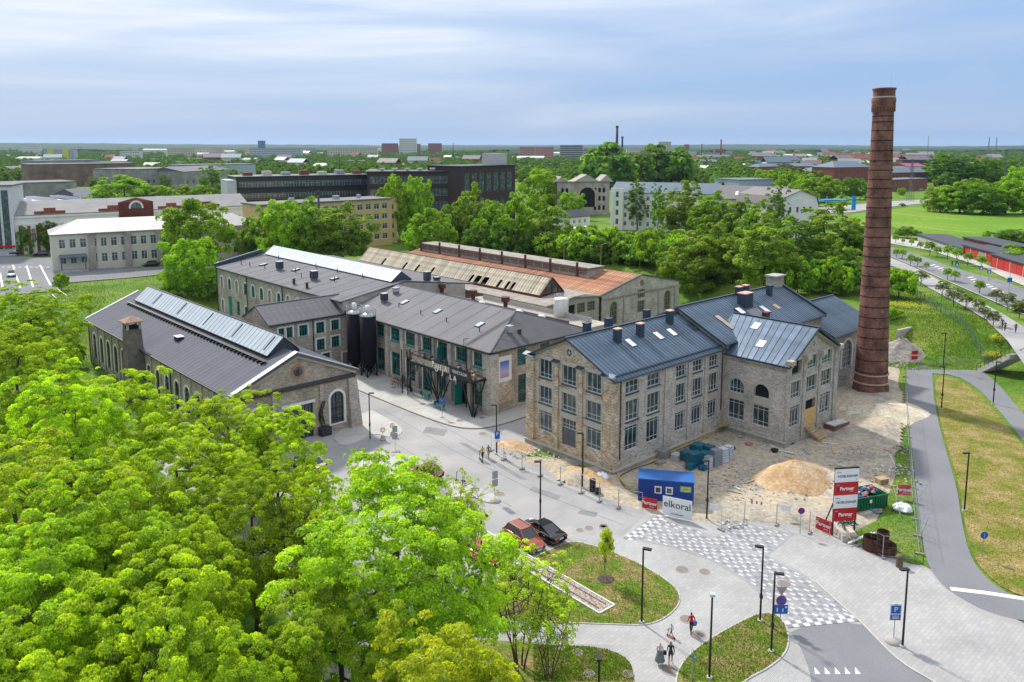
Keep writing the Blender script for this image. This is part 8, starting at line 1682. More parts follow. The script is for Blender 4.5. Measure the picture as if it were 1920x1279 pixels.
# red and white works behind it
T, w, h, wl = house('brick_works', 'long red brick and white works with a round-arched central pediment', (33, 478), (468, 448), 16, 404, M_WHT, 1, 30, (1.3, 4.2), 'gable', 3.6, mat('worn grey roof', (.22, .22, .225), .8, var=.15, scale=.3), arch='a', base=1.0)
for i in range(31): on_wall(wl, MB().box(0, .8, -.15, .02, -1, h-3.2), 'brick_pier', M_BRK, .8+i*(w-2.4)/30, 0)
pd = MB(); pd.face([(0, -.4, h-3), (10, -.4, h-3), (10, -.4, h+2.6), (5, -.4, h+4.0), (0, -.4, h+2.6)]); pd.box(0, 10, -.4, .4, h-3, h+2.6); o = on_wall(wl, pd, 'pediment', M_BRK, 27.5, 0); on_wall(wl, surround(3.2, 1.9, 'a', .5, .1), 'arch_ring', M_WHT, 30.9, h+.6, .42); on_wall(wl, MB().face([(x, -.02, zz) for x, zz in arch_pts(3.2, 1.9)]), 'arch_window', M_FGL, 30.9, h+.6, .42)
for x in (5, 22, 39, 50): on_wall(wl, MB().box(0, 8, -.3, .5, h-.4, h+.9).box(2.5, 5.5, -.3, .5, h+.9, h+1.8), 'brick_parapet', M_BRK, x, 0)
on_wall(wl, MB().box(0, w, -.35, .02, h-.9, h-.3), 'cornice', M_WHT, 0, 0); on_wall(wl, MB().box(0, w, -.1, .02, h-2.9, h-2.6), 'cornice', M_WHT, 0, 0)
T, w, h, wl = house('striped_tower', 'white tower block with dark vertical glass strips at the left edge', (-45, 482), (31, 479), 14, 350, mat('tower white', (.55, .56, .58), .6), 0, 0)
for x in (w-9.2, w-4.9, w-2.6): on_wall(wl, MB().box(0, 1.7, -.06, .02, 2.0, h-1.2), 'glass_strip', M_FGL, x, 0)
on_wall(wl, MB().box(w-10, w, -1.2, 0, 2.6, 2.95), 'canopy', M_SRED, 0, 0)
# yellow block and dark offices
T, w, h, wl = house('yellow_block', 'yellow four-storey block with small square windows and flat roof', (492, 482), (736, 458), 12, 386, M_YELL, 4, 14, (2.0, 1.8), 'flat', rm=M_FELTL, base=1.5)
for i in range(16): on_wall(wl, MB().box(0, .3, -.12, .02, h-.9, h), 'roof_stub', M_CREAM, 2.5+i*(w-5)/15, 0)
T2 = MB().box(w+.02, w+4, 3, 12, -1, h).obj('stair_end', M_YELL, T)
for r in range(4): MB().box(w+1.2, w+2.6, 2.94, 3.02, 1.8+r*3.1, 3.3+r*3.1).obj('window', M_FGL, T)
for x, y, s_ in ((.25, 4, 1.1), (.6, 5, 1.3), (.8, 6, .8)): MB().box(w*x, w*x+s_*1.4, y, y+s_, h+.35, h+1.5).obj('roof_unit', M_STEEL, T)
T, w, h, wl = house('dark_office', 'long black-clad office block with glazed balcony storeys', (447, 428), (694, 416), 18, 333, M_BLKF, 4, 22, (2.3, 2.4), 'flat', rm=M_BLKF, fm=M_STEEL, base=.6)
for k, zz in enumerate((.33, .58, .80)): on_wall(wl, MB().box(0, w, -1.1, -.02, h*zz-.25, h*zz), 'balcony', M_BRKD if k == 0 else M_BLKF, 0, 0)
for i in range(9): MB().box(0, 3.4, 6, 9, h+.35, h+1.6+.5*(i % 2)).obj('roof_pavilion', (M_BRK, M_CREAM, M_STEEL)[i % 3], T, loc=(4+i*7.4, 0, 0))
on_wall(wl, MB().box(-.2, 3.2, -.3, 14, -1, h-1), 'grey_end_bay', mat('grey panel', (.40, .42, .44)), -3.2, 0)
T, w, h, wl = house('brick_office', 'dark red-brick office block with tall framed windows', (690, 424), (870, 421), 18, 323, M_BRKD, 4, 13, (2.6, 2.8), 'flat', rm=M_BLKF, fm=M_SHED, base=.8); on_wall(wl, MB().box(0, w, -.25, .02, h*.74, h*.76), 'band', M_BLKF, 0, 0)
for i in range(5): MB().lathe([(.1, 0), (1.0, .4), (1.3, 1.0)], 10).obj('dish', M_WHT, T, loc=(6+i*5, 4, h+.4))
T, w, h, wl = house('brick_office_corner', 'taller corner of the dark brick offices with full-height glazing', (866, 424), (966, 414), 20, 313, M_BRKD, 2, 7, (3.0, 7.5), 'flat', rm=M_BLKF, fm=M_BLKF, base=.8); MB().box(w*.75, w*.97, 4, 12, h, h+5).obj('lift_tower', mat('pale tower', (.46, .45, .43)), T)
# ruined gatehouse
T, w, h, wl = house('ruined_gatehouse', 'roofless limestone gatehouse ruin with one great arch', (1044, 404), (1142, 402), 14, 342, M_LIMEG, 0, 0, roof='flat', rm=M_OLDR)
for x, n in ((2, 2), (w-7.5, 3)):
 for i in range(n):
  for zz in (2.2, 6.4, 10.2): on_wall(wl, MB().face([(a_, -.03, c_) for a_, c_ in arch_pts(1.2, 2.2)]), 'window_hole', M_DARK, x+i*2.1, zz)
on_wall(wl, surround(7.5, 9.0, 'a', 1.0, .4), 'arch_ring', M_LIMEY, w*.42, 3.6); on_wall(wl, MB().face([(x, -.05, zz) for x, zz in arch_pts(7.5, 9.0)]), 'arch_opening', M_DARK, w*.42, 3.6); g = MB()
for x, wd, hh in ((w*.30, 13, 3.4), (w*.80, 7, 3.2), (-1.5, 7, 2.6)): g.face([(x, -.1, h), (x+wd, -.1, h), (x+wd/2, -.1, h+hh)]); g.face([(x+wd, 3, h), (x, 3, h), (x+wd/2, 3, h+hh)]); g.slab([(x, -.2, h), (x+wd/2, -.2, h+hh), (x+wd/2, 8, h+hh), (x, 8, h)], .3); g.slab([(x+wd/2, -.2, h+hh), (x+wd, -.2, h), (x+wd, 8, h), (x+wd/2, 8, h+hh)], .3)
on_wall(wl, g, 'broken_gables', M_LIMEG, 0, 0)
T, w, h, wl = house('white_dormitory', 'long white four-storey house with dark roof behind the poplars', (1145, 430), (1345, 438), 14, 360, M_WHT, 4, 13, (1.1, 1.7), 'gable', 3.6, M_SLATE, base=1.0); on_wall(wl, MB().box(0, 5, -.6, .02, -1, h+1.5).box(.3, 1.2, -.9, -.6, -1, h).box(3.8, 4.7, -.9, -.6, -1, h), 'entrance_tower', M_WHT, 0, 0)
for r in range(4): on_wall(wl, MB().box(2.0, 3.0, -.66, -.6, 2.2+r*3.4, 4.2+r*3.4), 'window', M_FGL, 0, 0)
T, w, h, wl = house('white_wing', 'white house part with mauve mansard roof and roof windows', (1340, 446), (1470, 452), 14, 372, M_WHT, 3, 8, (1.1, 1.7), 'gable', 4.2, M_ASPR)
for i in range(5): MB().slab([(6+i*4, 1.8, h+1.3), (7+i*4, 1.8, h+1.3), (7+i*4, 3.6, h+2.4), (6+i*4, 3.6, h+2.4)], .1).obj('roof_window', M_SKYL, T)
A_, B_ = G(1462, 466, PLAT), G(1530, 462, PLAT); w = math.hypot(B_[0]-A_[0], B_[1]-A_[1]); h = hgt(1462, 466, 385, PLAT); T = thing('mansard_house', 'white gable house with mansard roof end and four small windows', 'building', (*A_, PLAT), math.atan2(B_[1]-A_[1], B_[0]-A_[0]))
wl = wall(T, 'gable_wall', (0, 0), (w, 0), -1, h, [(w*f, w*f+.9, h-2.4, h-.7, 'r') for f in (.2, .4, .58, .76)], M_WHT, .2, top=[(w-.9, h+2.4), (w/2, h+4.4), (.9, h+2.4)]); [add_window(wl, (w*f, w*f+.9, h-2.4, h-.7, 'r'), (.5,), (), M_DFR, M_FGL, .08) for f in (.2, .4, .58, .76)]; wall(T, 'side_wall', (0, 22), (0, 0), -1, h, [], M_WHT)
q = MB(); P = [(-.3, h-.1), (.8, h+2.5), (w/2, h+4.6), (w-.8, h+2.5), (w+.3, h-.1)]
for (x0, z0), (x1, z1) in zip(P, P[1:]): q.slab([(x0, -.4, z0), (x1, -.4, z1), (x1, 22, z1), (x0, 22, z0)], .2)
q.obj('roof', M_ASPR, T)
house('white_outbuilding', 'small white outbuilding with black roof behind the coach', (1057, 428), (1106, 424), 8, 408, M_WHT, 1, 4, (1.2, 1.4), 'gable', 2.4, M_BLKF)
# old sheds, left distance
for i, (a, b_, dp, yt, m_, rf, lab) in enumerate((((0, 372), (145, 366), 30, 345, M_SHED, 'flat', 'low grey shed with ventilator row at the left'), ((58, 352), (255, 346), 30, 309, M_BROWN, 'flat', 'scorched brown works wall with rust streaks'), ((262, 360), (345, 354), 40, 318, M_SHED, 'flat', 'old concrete shed with open bays'), ((345, 358), (432, 350), 30, 322, M_SHED, 'gable', 'grey shed with pale gable roof'), ((75, 334), (190, 330), 30, 302, mat('blue-grey cladding', (.24, .30, .36), .7), 'flat', 'blue-grey clad monitor roof above the brown wall'), ((195, 332), (252, 330), 30, 304, mat('blue-grey cladding', (.24, .30, .36)), 'flat', 'second blue-grey roof monitor, right of the first'), ((338, 340), (480, 336), 30, 310, mat('pale blue cladding', (.34, .40, .46), .7), 'flat', 'long pale blue shed roof in the middle distance'), ((145, 388), (185, 384), 14, 366, M_BRK, 'gable', 'small old brick house with row of arched windows'), ((20, 405), (140, 398), 40, 384, mat('flat white roof hall', (.42, .42, .43)), 'flat', 'low hall with rows of blue solar collectors'), ((25, 334), (55, 332), 16, 318, M_SHED, 'gable', 'small house with blue-grey gable at the left'))):
 T, w, h, wl = house('factory_shed', lab, a, b_, dp, yt, m_, 1 if i in (2, 3, 7) else 0, 8, (2, 2.2), rf, 3, M_FELT if i != 8 else mat('flat white roof hall', (.42, .42, .43)), simple=True)
 if i == 8:
  for r in range(4):
   for c in range(9): MB().slab([(6+r*11, 5+c*3.4, h+.6), (11+r*11, 5+c*3.4, h+.6), (11+r*11, 7+c*3.4, h+1.6), (6+r*11, 7+c*3.4, h+1.6)], .1).obj('solar_panel', mat('solar blue', (.015, .06, .14), .3), T)
# garages on the right
M_GRED = mat('garage red', (.40, .022, .022), .6, var=.12, scale=1)
for i, (a, b_, dp, yt, n, lab) in enumerate((((1858, 500), (1990, 545), 7, 478, 10, 'near row of red lock-up garages with black roof'), ((1806, 478), (1878, 498), 7, 461, 5, 'red garages with grey middle door behind the street trees'), ((1806, 462), (1888, 482), 8, 446, 9, 'raised row of red garages above the black roofs'), ((1718, 450), (1800, 478), 9, 440, 0, 'long low garage back wall of pale concrete beside the footway'), ((1860, 452), (1990, 470), 16, 438, 0, 'grey-blue shed roof beyond the garages'))):
 T, w, h, wl = house('garage_row', lab, a, b_, dp, yt, M_GRED if n else M_CONC, 0, 0, rm=M_BLKF, cat='garages')
 for k in range(n): on_wall(wl, MB().box(.12, w/n-.12, -.05, .02, 0, h-.5), 'garage_door', M_GRED if (i, k) != (1, 2) else M_SHED, k*w/n, 0); on_wall(wl, MB().box(-.08, .08, -.1, .02, -.5, h-.2), 'pier', M_CREAM if k % 2 else M_GRED, k*w/n, 0)
# brick quarter on the right and the filling station
for a, b_, dp, yt, lab, rf, rh in (((1424, 332), (1462, 330), 14, 313, 'small brick house with slate-blue roof, farthest left of the brick quarter', 'hip', 3), ((1528, 340), (1592, 338), 22, 322, 'low brick hall with wide slate-blue hip roof', 'hip', 4), ((1562, 344), (1634, 342), 24, 314, 'brick hall with white eaves and central gable', 'hip', 5), ((1668, 350), (1738, 348), 18, 324, 'brick hall seen right of the chimney shaft', 'gable', 3.5), ((1668, 360), (1738, 356), 16, 338, 'dark brick parking deck right of the chimney', 'flat', 1), ((1490, 330), (1530, 329), 20, 312, 'pale-roofed hall between the brick houses', 'gable', 3)): house('brick_hall', lab, a, b_, dp, yt, M_BRK, 2 if dp > 15 else 1, 9, (1.6, 2.0), rf, rh, M_SLATE, simple=True)
house('purple_roof_hall', 'hall with magenta roof beyond the lattice mast', (1700, 332), (1735, 331), 20, 312, M_CREAM, roof='gable', rh=3, rm=mat('magenta roof', (.30, .06, .13), .7), simple=True); house('blue_clad_hall', 'grey-blue clad hall behind the white house', (1385, 372), (1450, 370), 24, 338, mat('blue grey hall', (.30, .36, .44), .6), roof='flat', rm=M_SLATE, simple=True); house('blue_clad_annexe', 'lower pale blue annexe right of the clad hall', (1440, 374), (1492, 373), 24, 352, mat('pale blue hall', (.42, .48, .55), .6), roof='flat', rm=M_SLATE, simple=True)
T = thing('station_canopy', 'flat blue filling-station canopy on posts', 'canopy', (*G(1545, 394, PLAT), PLAT)); MB().box(0, 12, 0, 8, 4.2, 5.0).obj('roof', mat('station blue', (.0, .20, .42)), T); [MB().box(x, x+.4, 3, 3.4, 0, 4.2).obj('post', M_SWHT, T) for x in (2, 9)]
T = thing('station_pylon', 'tall bright blue price pylon beside the road', 'sign', (*G(1597, 394, PLAT), PLAT)); MB().box(0, 1.9, 0, .5, 0, 6.8).obj('panel', mat('pylon blue', (.0, .28, .62)), T); MB().box(.3, 1.6, -.03, 0, 4.6, 5.2).obj('logo_field', M_SBLUE, T)
# far blocks on the horizon
PINK = mat('pink panel', (.42, .20, .18), .9); REDT = mat('far red brick', (.24, .075, .065), .9); WPAN = mat('white panel', (.52, .52, .50), .9); LIMEP = mat('lime panel', (.50, .52, .05), .9)
for x0, x1, yt, yb, m_, r, c, lab in ((40, 76, 272, 289, WPAN, 4, 9, 'white slab block low on the left horizon'), (84, 140, 281, 301, mat('grey panel far', (.36, .40, .46)), 5, 10, 'grey panel block with lime stair towers'), (225, 263, 283, 299, WPAN, 3, 8, 'white and dark framed block left of centre'), (314, 366, 279, 296, mat('beige panel', (.50, .44, .36)), 5, 12, 'long beige panel block, left half'), (366, 418, 278, 295, mat('beige panel', (.50, .44, .36)), 5, 12, 'long beige panel block, right half'), (468, 566, 278, 297, mat('grey panel far', (.36, .40, .46)), 5, 22, 'very long grey panel block'), (614, 708, 278, 294, mat('beige panel', (.50, .44, .36)), 5, 20, 'long beige panel block near the towers'), (484, 497, 264, 284, mat('teal glass tower', (.02, .10, .18), .2), 6, 3, 'slim teal glass tower on the horizon'), (716, 746, 269, 291, REDT, 7, 6, 'red brick tower block, leftmost of three'), (749, 781, 260, 291, WPAN, 9, 7, 'tall white tower block between red towers'), (780, 788, 270, 290, REDT, 6, 2, 'narrow red tower stuck to the white tower'), (803, 828, 269, 290, REDT, 7, 5, 'red brick tower block, right of the white one'), (974, 1004, 276, 300, PINK, 6, 6, 'pink block, left of the pair'), (1003, 1038, 276, 302, PINK, 6, 7, 'pink block, right of the pair'), (1050, 1092, 273, 300, mat('dark office far', (.10, .11, .12)), 6, 9, 'round-cornered dark office with white bands'), (1095, 1110, 279, 298, REDT, 4, 3, 'dark red block beside the banded office'), (1175, 1200, 279, 292, mat('beige panel', (.5, .44, .36)), 3, 6, 'beige block peeping over the wood'), (1235, 1258, 266, 288, mat('sand panel', (.40, .38, .30)), 7, 5, 'sand-coloured tower block above the wood'), (1690, 1742, 300, 330, mat('dark terrace', (.07, .06, .065)), 3, 9, 'dark red-black terrace beyond the chimney'), (1800, 1830, 292, 315, mat('dark terrace', (.07, .06, .065)), 3, 5, 'dark block right of the lattice mast'), (1283, 1292, 271, 286, REDT, 3, 2, 'round red water tower stub'), (1340, 1360, 280, 293, REDT, 2, 4, 'old red mill by the far chimneys')):
 T, w, h, wl = house('far_block', lab, (x0, yb), (x1, yb), 14, yt, m_, r, c, (max(1.2, (x1-x0)*1.1/c*G(960, yb, PLAT)[1]/F_PX*.55), 1.5), simple=True, mar=1)
 if 'lime' in lab: [MB().box(w*f, w*(f+.2), -.8, 3, 0, h+2).obj('stair_tower', LIMEP, T) for f in (.12, .62)]
 if 'banded' in lab or 'bands' in lab: [MB().box(-.3, w+.3, -.6, 0, (k+1)*h/7, (k+1)*h/7+1.0).obj('white_band', WPAN, T) for k in range(6)]
for px, yb, yt, r, m_, lab in ((600.5, 476, 358, .42, M_BLKF, 'thin black steel stack between the trees and the long hall'), (1156, 310, 236, 2.2, M_BRKD, 'tall dark far chimney, left of a pair'), (1166, 312, 256, 1.7, M_BRKD, 'shorter far chimney, right of the pair'), (1315, 300, 270, 1.5, REDT, 'short far brick chimney near the mill'), (1351, 300, 262, 2.0, REDT, 'far brick chimney on the old mill'), (637, 330, 288, .5, M_BLKF, 'thin far mast over the middle trees'), (850, 300, 268, .8, M_BLKF, 'thin dark spire on the horizon')):
 X, Y = G(px, yb, PLAT); h = hgt(px, yb, yt, PLAT); T = thing('far_stack', lab, 'chimney', (X, Y, PLAT)); MB().lathe([(r*1.3, 0), (r, h*.5), (r*.8, h*.94)], 14).obj('shaft', m_, T, True); MB().lathe([(r*.8, h*.94), (r*1.05, h*.95), (r*1.05, h), (r*.6, h)], 14).obj('crown', m_, T)
for px, yb, yt, wd, lab in ((1706, 378, 298, 2.9, 'lattice power mast beside the meadow road'), (1882, 352, 282, 3.0, 'lattice power mast among the far trees at the right'), (1738, 300, 255, 3, 'thin far radio mast right of the chimney'), (1852, 298, 257, 6, 'far harbour crane tower on the right horizon'), (1866, 298, 257, 5, 'second far harbour crane on the right horizon')):
 X, Y = G(px, yb, PLAT); h = hgt(px, yb, yt, PLAT); T = thing('lattice_mast', lab, 'mast', (X, Y, PLAT)); m_ = mat('mast steel', (.13, .15, .16), .6, .4); t_ = .10*wd/3
 for sx in (-1, 1):
  for sy in (-1, 1): MB().bar((sx*wd/2, sy*wd/2, 0), (sx*.3, sy*.3, h), t_*1.5).obj('leg', m_, T)
 n = 9
 for k in range(n):
  f0, f1 = k/n, (k+1)/n; a0, a1 = wd/2*(1-f0)+.3*f0, wd/2*(1-f1)+.3*f1; b = MB()
  for sy in (-1, 1): MB().bar((-a0, sy*a0, h*f0), (a1, sy*a1, h*f1), t_).bar((a0, sy*a0, h*f0), (-a1, sy*a1, h*f1), t_).obj('bracing', m_, T)
 [MB().bar((-wd*.9, 0, h*f), (wd*.9, 0, h*f), t_*1.6).obj('cross_arm', m_, T) for f in (.78, .9)] if 'power' in lab else None
for px, yb, lab in ((1057, 512, 'yellowed timber light pole above the clerestory'), (1126, 516, 'timber light pole with lamp arm behind the red roof, middle'), (1199, 517, 'timber light pole with lamp arm behind the gable, right'), (1491, 560, 'timber light pole by the bank shrubs')):
 X, Y = G(px, yb, 2.5); T = thing('timber_pole', lab, 'light pole', (X, Y, 2), .3, 'timber light poles'); MB().cyl((0, 0, -.5), (0, 0, 8.5), .13, .09, 7).obj('pole', mat('yellow timber', (.33, .24, .10), .9), T); MB().bar((0, 0, 8.3), (1.0, 0, 8.7), .06).box(.9, 1.5, -.12, .12, 8.65, 8.8).obj('lamp_arm', M_STEEL, T)
# scattered houses among the far trees
rh_ = random.Random(12); hb = []
for (m_, r_) in ((WPAN, M_SLATE), (M_CREAM, M_BRK), (WPAN, M_PALER), (M_BRK, M_ASPR)):
 b = MB().box(0, 14, 0, 10, 0, 6).mesh('walls', m_); q = MB(); q.slab([(-.5, -.5, 6), (14.5, -.5, 6), (14.5, 5, 9.5), (-.5, 5, 9.5)], .3); q.slab([(-.5, 5, 9.5), (14.5, 5, 9.5), (14.5, 10.5, 6), (-.5, 10.5, 6)], .3); hb.append((b, q.mesh('roof', r_)))
for k, px in enumerate(sorted(rh_.choice((rh_.uniform(60, 900), rh_.uniform(1280, 1900), rh_.uniform(1380, 1700))) for _ in range(96))):
 py = rh_.uniform(285, 322); X, Y = G(px, py, PLAT); j = k % 4
 T = thing('distant_house', ('small white house with slate roof', 'cream house with red-brown roof', 'white house with pale roof', 'brick house with mauve roof')[j] + ' among the far trees, ' + ORD[k//4] + ' from the left', 'house', (X, Y, PLAT), rh_.uniform(-.6, .6), ('white slate-roofed', 'cream', 'pale-roofed', 'brick')[j] + ' houses among the far trees'); s_ = rh_.uniform(1.0, 2.0); link('walls', hb[j][0], T, scale=(s_*1.2, s_, s_)); link('roof', hb[j][1], T, scale=(s_*1.2, s_, s_)); CLEAR.append((X, Y-4, 12)); CLEAR.append((X*(1-18/Y), Y-18, 9)); CLEAR.append((X*(1-34/Y), Y-34, 9))
for k, px in enumerate(sorted(rh_.choice((rh_.uniform(0, 720), rh_.uniform(1290, 1640), rh_.uniform(880, 1100))) for _ in range(48))):
 py = rh_.uniform(287, 328); j = k % 4; house('far_hall', ('long grey', 'low white', 'brown', 'pale blue')[j] + ' hall roof in the far city, ' + ORD[k//4] + ' of its kind from the left', (px, py), (px + rh_.uniform(22, 55), py), rh_.uniform(18, 40), py - rh_.uniform(6, 10), (M_SHED, WPAN, M_BROWN, M_CREAM)[j], 1, 6, (2.5, 2), ('flat', 'gable')[k % 2], 3, (M_FELTL, WPAN, M_ASPR, M_SLATE)[j], simple=True, group='far city halls')
def far_woods():
 rs = np.random.RandomState(8); n = 17500; u = rs.rand(n); r = 330 * (4800/330) ** (u ** .8); a = radians(-36) + radians(72) * rs.rand(n); X, Y = r*np.sin(a), r*np.cos(a); ok = np.ones(n, bool)
 for cx, cy, q in CLEAR: ok &= np.hypot(X-cx, Y-cy) > q
 keep = [[(-60, 372), (440, 352), (470, 335), (700, 332), (700, 520), (-60, 520)], [(440, 345), (980, 345), (1150, 350), (1150, 520), (440, 520)], [(1130, 352), (1340, 350), (1340, 520), (1130, 520)], [(1340, 372), (1520, 372), (1520, 500), (1340, 500)], [(1500, 346), (1760, 352), (1760, 480), (1500, 480)], [(1740, 352), (2100, 352), (2100, 620), (1740, 620)], [(-60, 345), (300, 340), (300, 380), (-60, 380)]]
 for K in keep: ok &= ~pin([G(x, y, PLAT) for x, y in K], X, Y)
 X, Y, r = X[ok], Y[ok], r[ok]; Z = ground_z(X, Y) - .3; P = np.stack([X, Y, Z], 1); sc_ = (.34 + .5*rs.rand(len(P))**1.6) * (1 + .35*sstep(1500, 5000, r)); h = len(P)//2
 scatter('far_woods', 'green tree tops of the flat city reaching to the horizon', P[:h], sc_[:h], srcs[0], 1); scatter('far_woods', 'green tree tops of the flat city reaching to the horizon', P[h:], sc_[h:], srcs[1], 2)
 # beyond: closed forest as one rolling canopy
 xs = np.linspace(-8500, 8500, 260); ys = np.concatenate([np.linspace(3600, 6000, 40), np.linspace(6200, 12500, 40)]); A, B = np.meshgrid(xs, ys); C = ground_z(A, B) + 7 + 4*rs.rand(*A.shape) + 3*wav(A, B, 160, .6); nx, ny = len(xs), len(ys); I = np.arange(nx*ny).reshape(ny, nx)
 me = bpy.data.meshes.new('distant_forest'); me.from_pydata(np.stack([A.ravel(), B.ravel(), C.ravel()], 1).tolist(), [], np.stack([I[:-1, :-1].ravel(), I[:-1, 1:].ravel(), I[1:, 1:].ravel(), I[1:, :-1].ravel()], 1).tolist()); me.materials.append(mixmat('forest canopy', [(.3, (.016, .040, .022)), (.7, (.035, .07, .03))], .004, bump=.8, bscale=.05)); tag(link('distant_forest', me), 'dark forest along the horizon', 'forest', kind='stuff')
far_woods()

# ================================================================== vehicles
def wheel_parts(T, x, y, r):
 w = MB(); w.lathe([(r*.62, -.1), (r, -.1), (r, .1), (r*.62, .1)], 18); s_ = 1 if y > 0 else -1; w.v = [(a, c*s_, b_) for a, b_, c in w.v]; o = w.obj('tyre', mat('tyre', (.015, .015, .016), .9), T, loc=(x, y, r)); q = MB(); q.lathe([(0, .06), (r*.2, .09), (r*.64, .07), (r*.64, -.08)], 14); q.v = [(a, c*s_, b_) for a, b_, c in q.v]; q.obj('rim', mat('alloy', (.45, .46, .48), .3, .8), o)
def car(lab, front, rear, kind, col, z=.012, L=None):
 f, r = G(*front, z), G(*rear, z); ang = math.atan2(f[1]-r[1], f[0]-r[0]); T = thing('parked_car' if z < 1 else 'street_car', lab, 'car', ((f[0]+r[0])/2, (f[1]+r[1])/2, z), ang); suv = kind == 'suv'; L = L or (4.55 if suv else 4.85 if kind == 'sedan' else 4.2); hw = .91; bl = .98 if suv else .86; tp = 1.66 if suv else 1.42 if kind == 'sedan' else 1.46
 paint = mat('car paint ' + lab[:22], col, .25, .25, var=.03, coat=.8); gl = mat('car glass', (.012, .016, .02), .06, spec=.9, var=.2); h = L/2
 # body: cross-sections along the length (x, half width, bottom, shoulder, top)
 S_ = [(-h, .74, .34, .62, .78 if not suv else .95), (-h+.12, .84, .24, .70, bl+.02), (-h+.55, hw, .22, .72, bl+.06), (-.3, hw+.01, .2, .70, bl+.03), (h-1.35, hw, .2, .68, bl), (h-.6, hw-.02, .22, .64, bl-.10), (h-.14, .82, .26, .56, bl-.22), (h, .66, .34, .50, .62)]
 b = MB(); n = 10
 for x, w, zb, zs, zt in S_:
  k = w*.80; b.v += [(x, -w*.9, zb), (x, -w, zb+.12), (x, -w, zs), (x, -w*.955, zt-.06), (x, -k, zt), (x, k, zt), (x, w*.955, zt-.06), (x, w, zs), (x, w, zb+.12), (x, w*.9, zb)]
 for i in range(len(S_)-1):
  for j in range(n): a = i*n; j2 = (j+1) % n; b.f.append((a+j, a+j2, a+n+j2, a+n+j))
 b.f.append(tuple(range(n))); b.f.append(tuple(reversed(range(len(b.v)-n, len(b.v))))); bo = b.obj('body', paint, T, True)
 x0 = -h+(.28 if suv else .75 if kind == 'sedan' else .35); x1 = h-1.15; r0, r1 = x0+(.45 if suv else 1.15 if kind == 'sedan' else .7), x1-.85; c = MB(); wt = .62
 lo = [(x0, -.76, bl), (x1, -.76, bl-.04), (x1, .76, bl-.04), (x0, .76, bl)]; hi = [(r0, -wt, tp-.05), (r1, -wt, tp-.05), (r1, wt, tp-.05), (r0, wt, tp-.05)]
 for i in range(4): j = (i+1) % 4; c.face([lo[i], lo[j], hi[j], hi[i]])
 go = c.obj('cabin_glass', gl, T); MB().slab([(r0-.05, -wt-.03, tp), (r1+.05, -wt-.03, tp), (r1+.05, wt+.03, tp), (r0-.05, wt+.03, tp)], .07).obj('roof', paint, T)
 for sy in (-1, 1):
  p = MB()
  for (xa, xb) in ((x0, r0), (x1, r1)): p.bar((xa, sy*.775, bl), (xb, sy*(wt+.015), tp-.05), .09, .07)
  p.bar(((x0+x1)/2-.1, sy*.785, bl), ((r0+r1)/2-.1, sy*(wt+.02), tp-.05), .08, .05).obj('pillar', paint, T); MB().bar((x0+.15, sy*.80, bl+.03), (x1-.1, sy*.80, bl), .03).obj('window_trim', M_STEEL, T); MB().cbox((x1-.35, sy*.98, bl+.08), (.14, .2, .13)).obj('mirror', paint, T)
  for hx in (-.2, -1.2): MB().cbox((hx+.1, sy*.925, bl-.12), (.2, .03, .035)).obj('door_handle', M_STEEL, T)
  MB().cbox((h-.22, sy*.62, .60), (.3, .34, .12)).obj('headlight', M_SKYL, T); MB().cbox((-h+.06, sy*.62, bl-.14), (.16, .34, .14)).obj('tail_light', M_SRED, T)
  for wx in (h-.88, -h+.86): wheel_parts(T, wx, sy*.82, .36 if suv else .33)
 MB().cbox((h-.02, 0, .52), (.08, .75, .2)).obj('grille', M_STEEL if suv else M_BLK, T); MB().cbox((-h-.01, 0, .66), (.03, .5, .12)).obj('number_plate', M_SWHT, T); MB().cbox((h+.01, 0, .36), (.05, .5, .1)).obj('number_plate', M_SWHT, T); MB().box(-h+.3, h-.3, -.8, .8, .14, .3).obj('underside', M_BLK, T)
 if suv: [MB().bar((r0, sy*.6, tp+.05), (r1, sy*.6, tp+.05), .05).obj('roof_rail', M_STEEL, T) for sy in (-1, 1)]
car('black fastback saloon parked tail to the lawn', (988, 990), (1048, 1020), 'sedan', (.006, .007, .010)); car('copper-orange SUV parked nose to the lawn', (1008, 1036), (958, 1004), 'suv', (.30, .055, .018)); car('bright red car half hidden under the branches', (930, 1064), (885, 1035), 'hatch', (.42, .012, .014)); car('burgundy car parked by the island shrub', (775, 886), (820, 900), 'hatch', (.16, .008, .02)); car('white car glimpsed through the maple leaves', (560, 872), (600, 885), 'hatch', (.6, .6, .6)); car('dark grey car beneath the half-bare tree', (760, 930), (800, 948), 'hatch', (.05, .055, .06))
for lab, f, r, c in (('silver car driving down the upper street', (20, 524), (24, 512), (.42, .44, .46)), ('black car parked by the dark-striped tower', (10, 478), (38, 477), (.02, .02, .022)), ('dark car parked at the pale house corner', (66, 480), (88, 479), (.02, .022, .03)), ('dark green car parked along the pale house', (272, 500), (293, 498), (.02, .035, .03)), ('black car on the meadow road', (1700, 386), (1684, 387), (.02, .02, .022)), ('white car by the filling station', (1660, 384), (1648, 385), (.6, .6, .6)), ('dark estate at the right edge of the parade road', (1935, 590), (1908, 582), (.02, .02, .025)), ('blue-grey car parked under the poplars', (1618, 486), (1600, 488), (.2, .24, .28)), ('white van-like car under the poplars', (1588, 480), (1570, 484), (.6, .62, .64)), ('grey car behind the brick parking deck', (1720, 358), (1732, 357), (.3, .3, .32))): car(lab, f, r, 'hatch', c, PLAT+.17, 4.3)
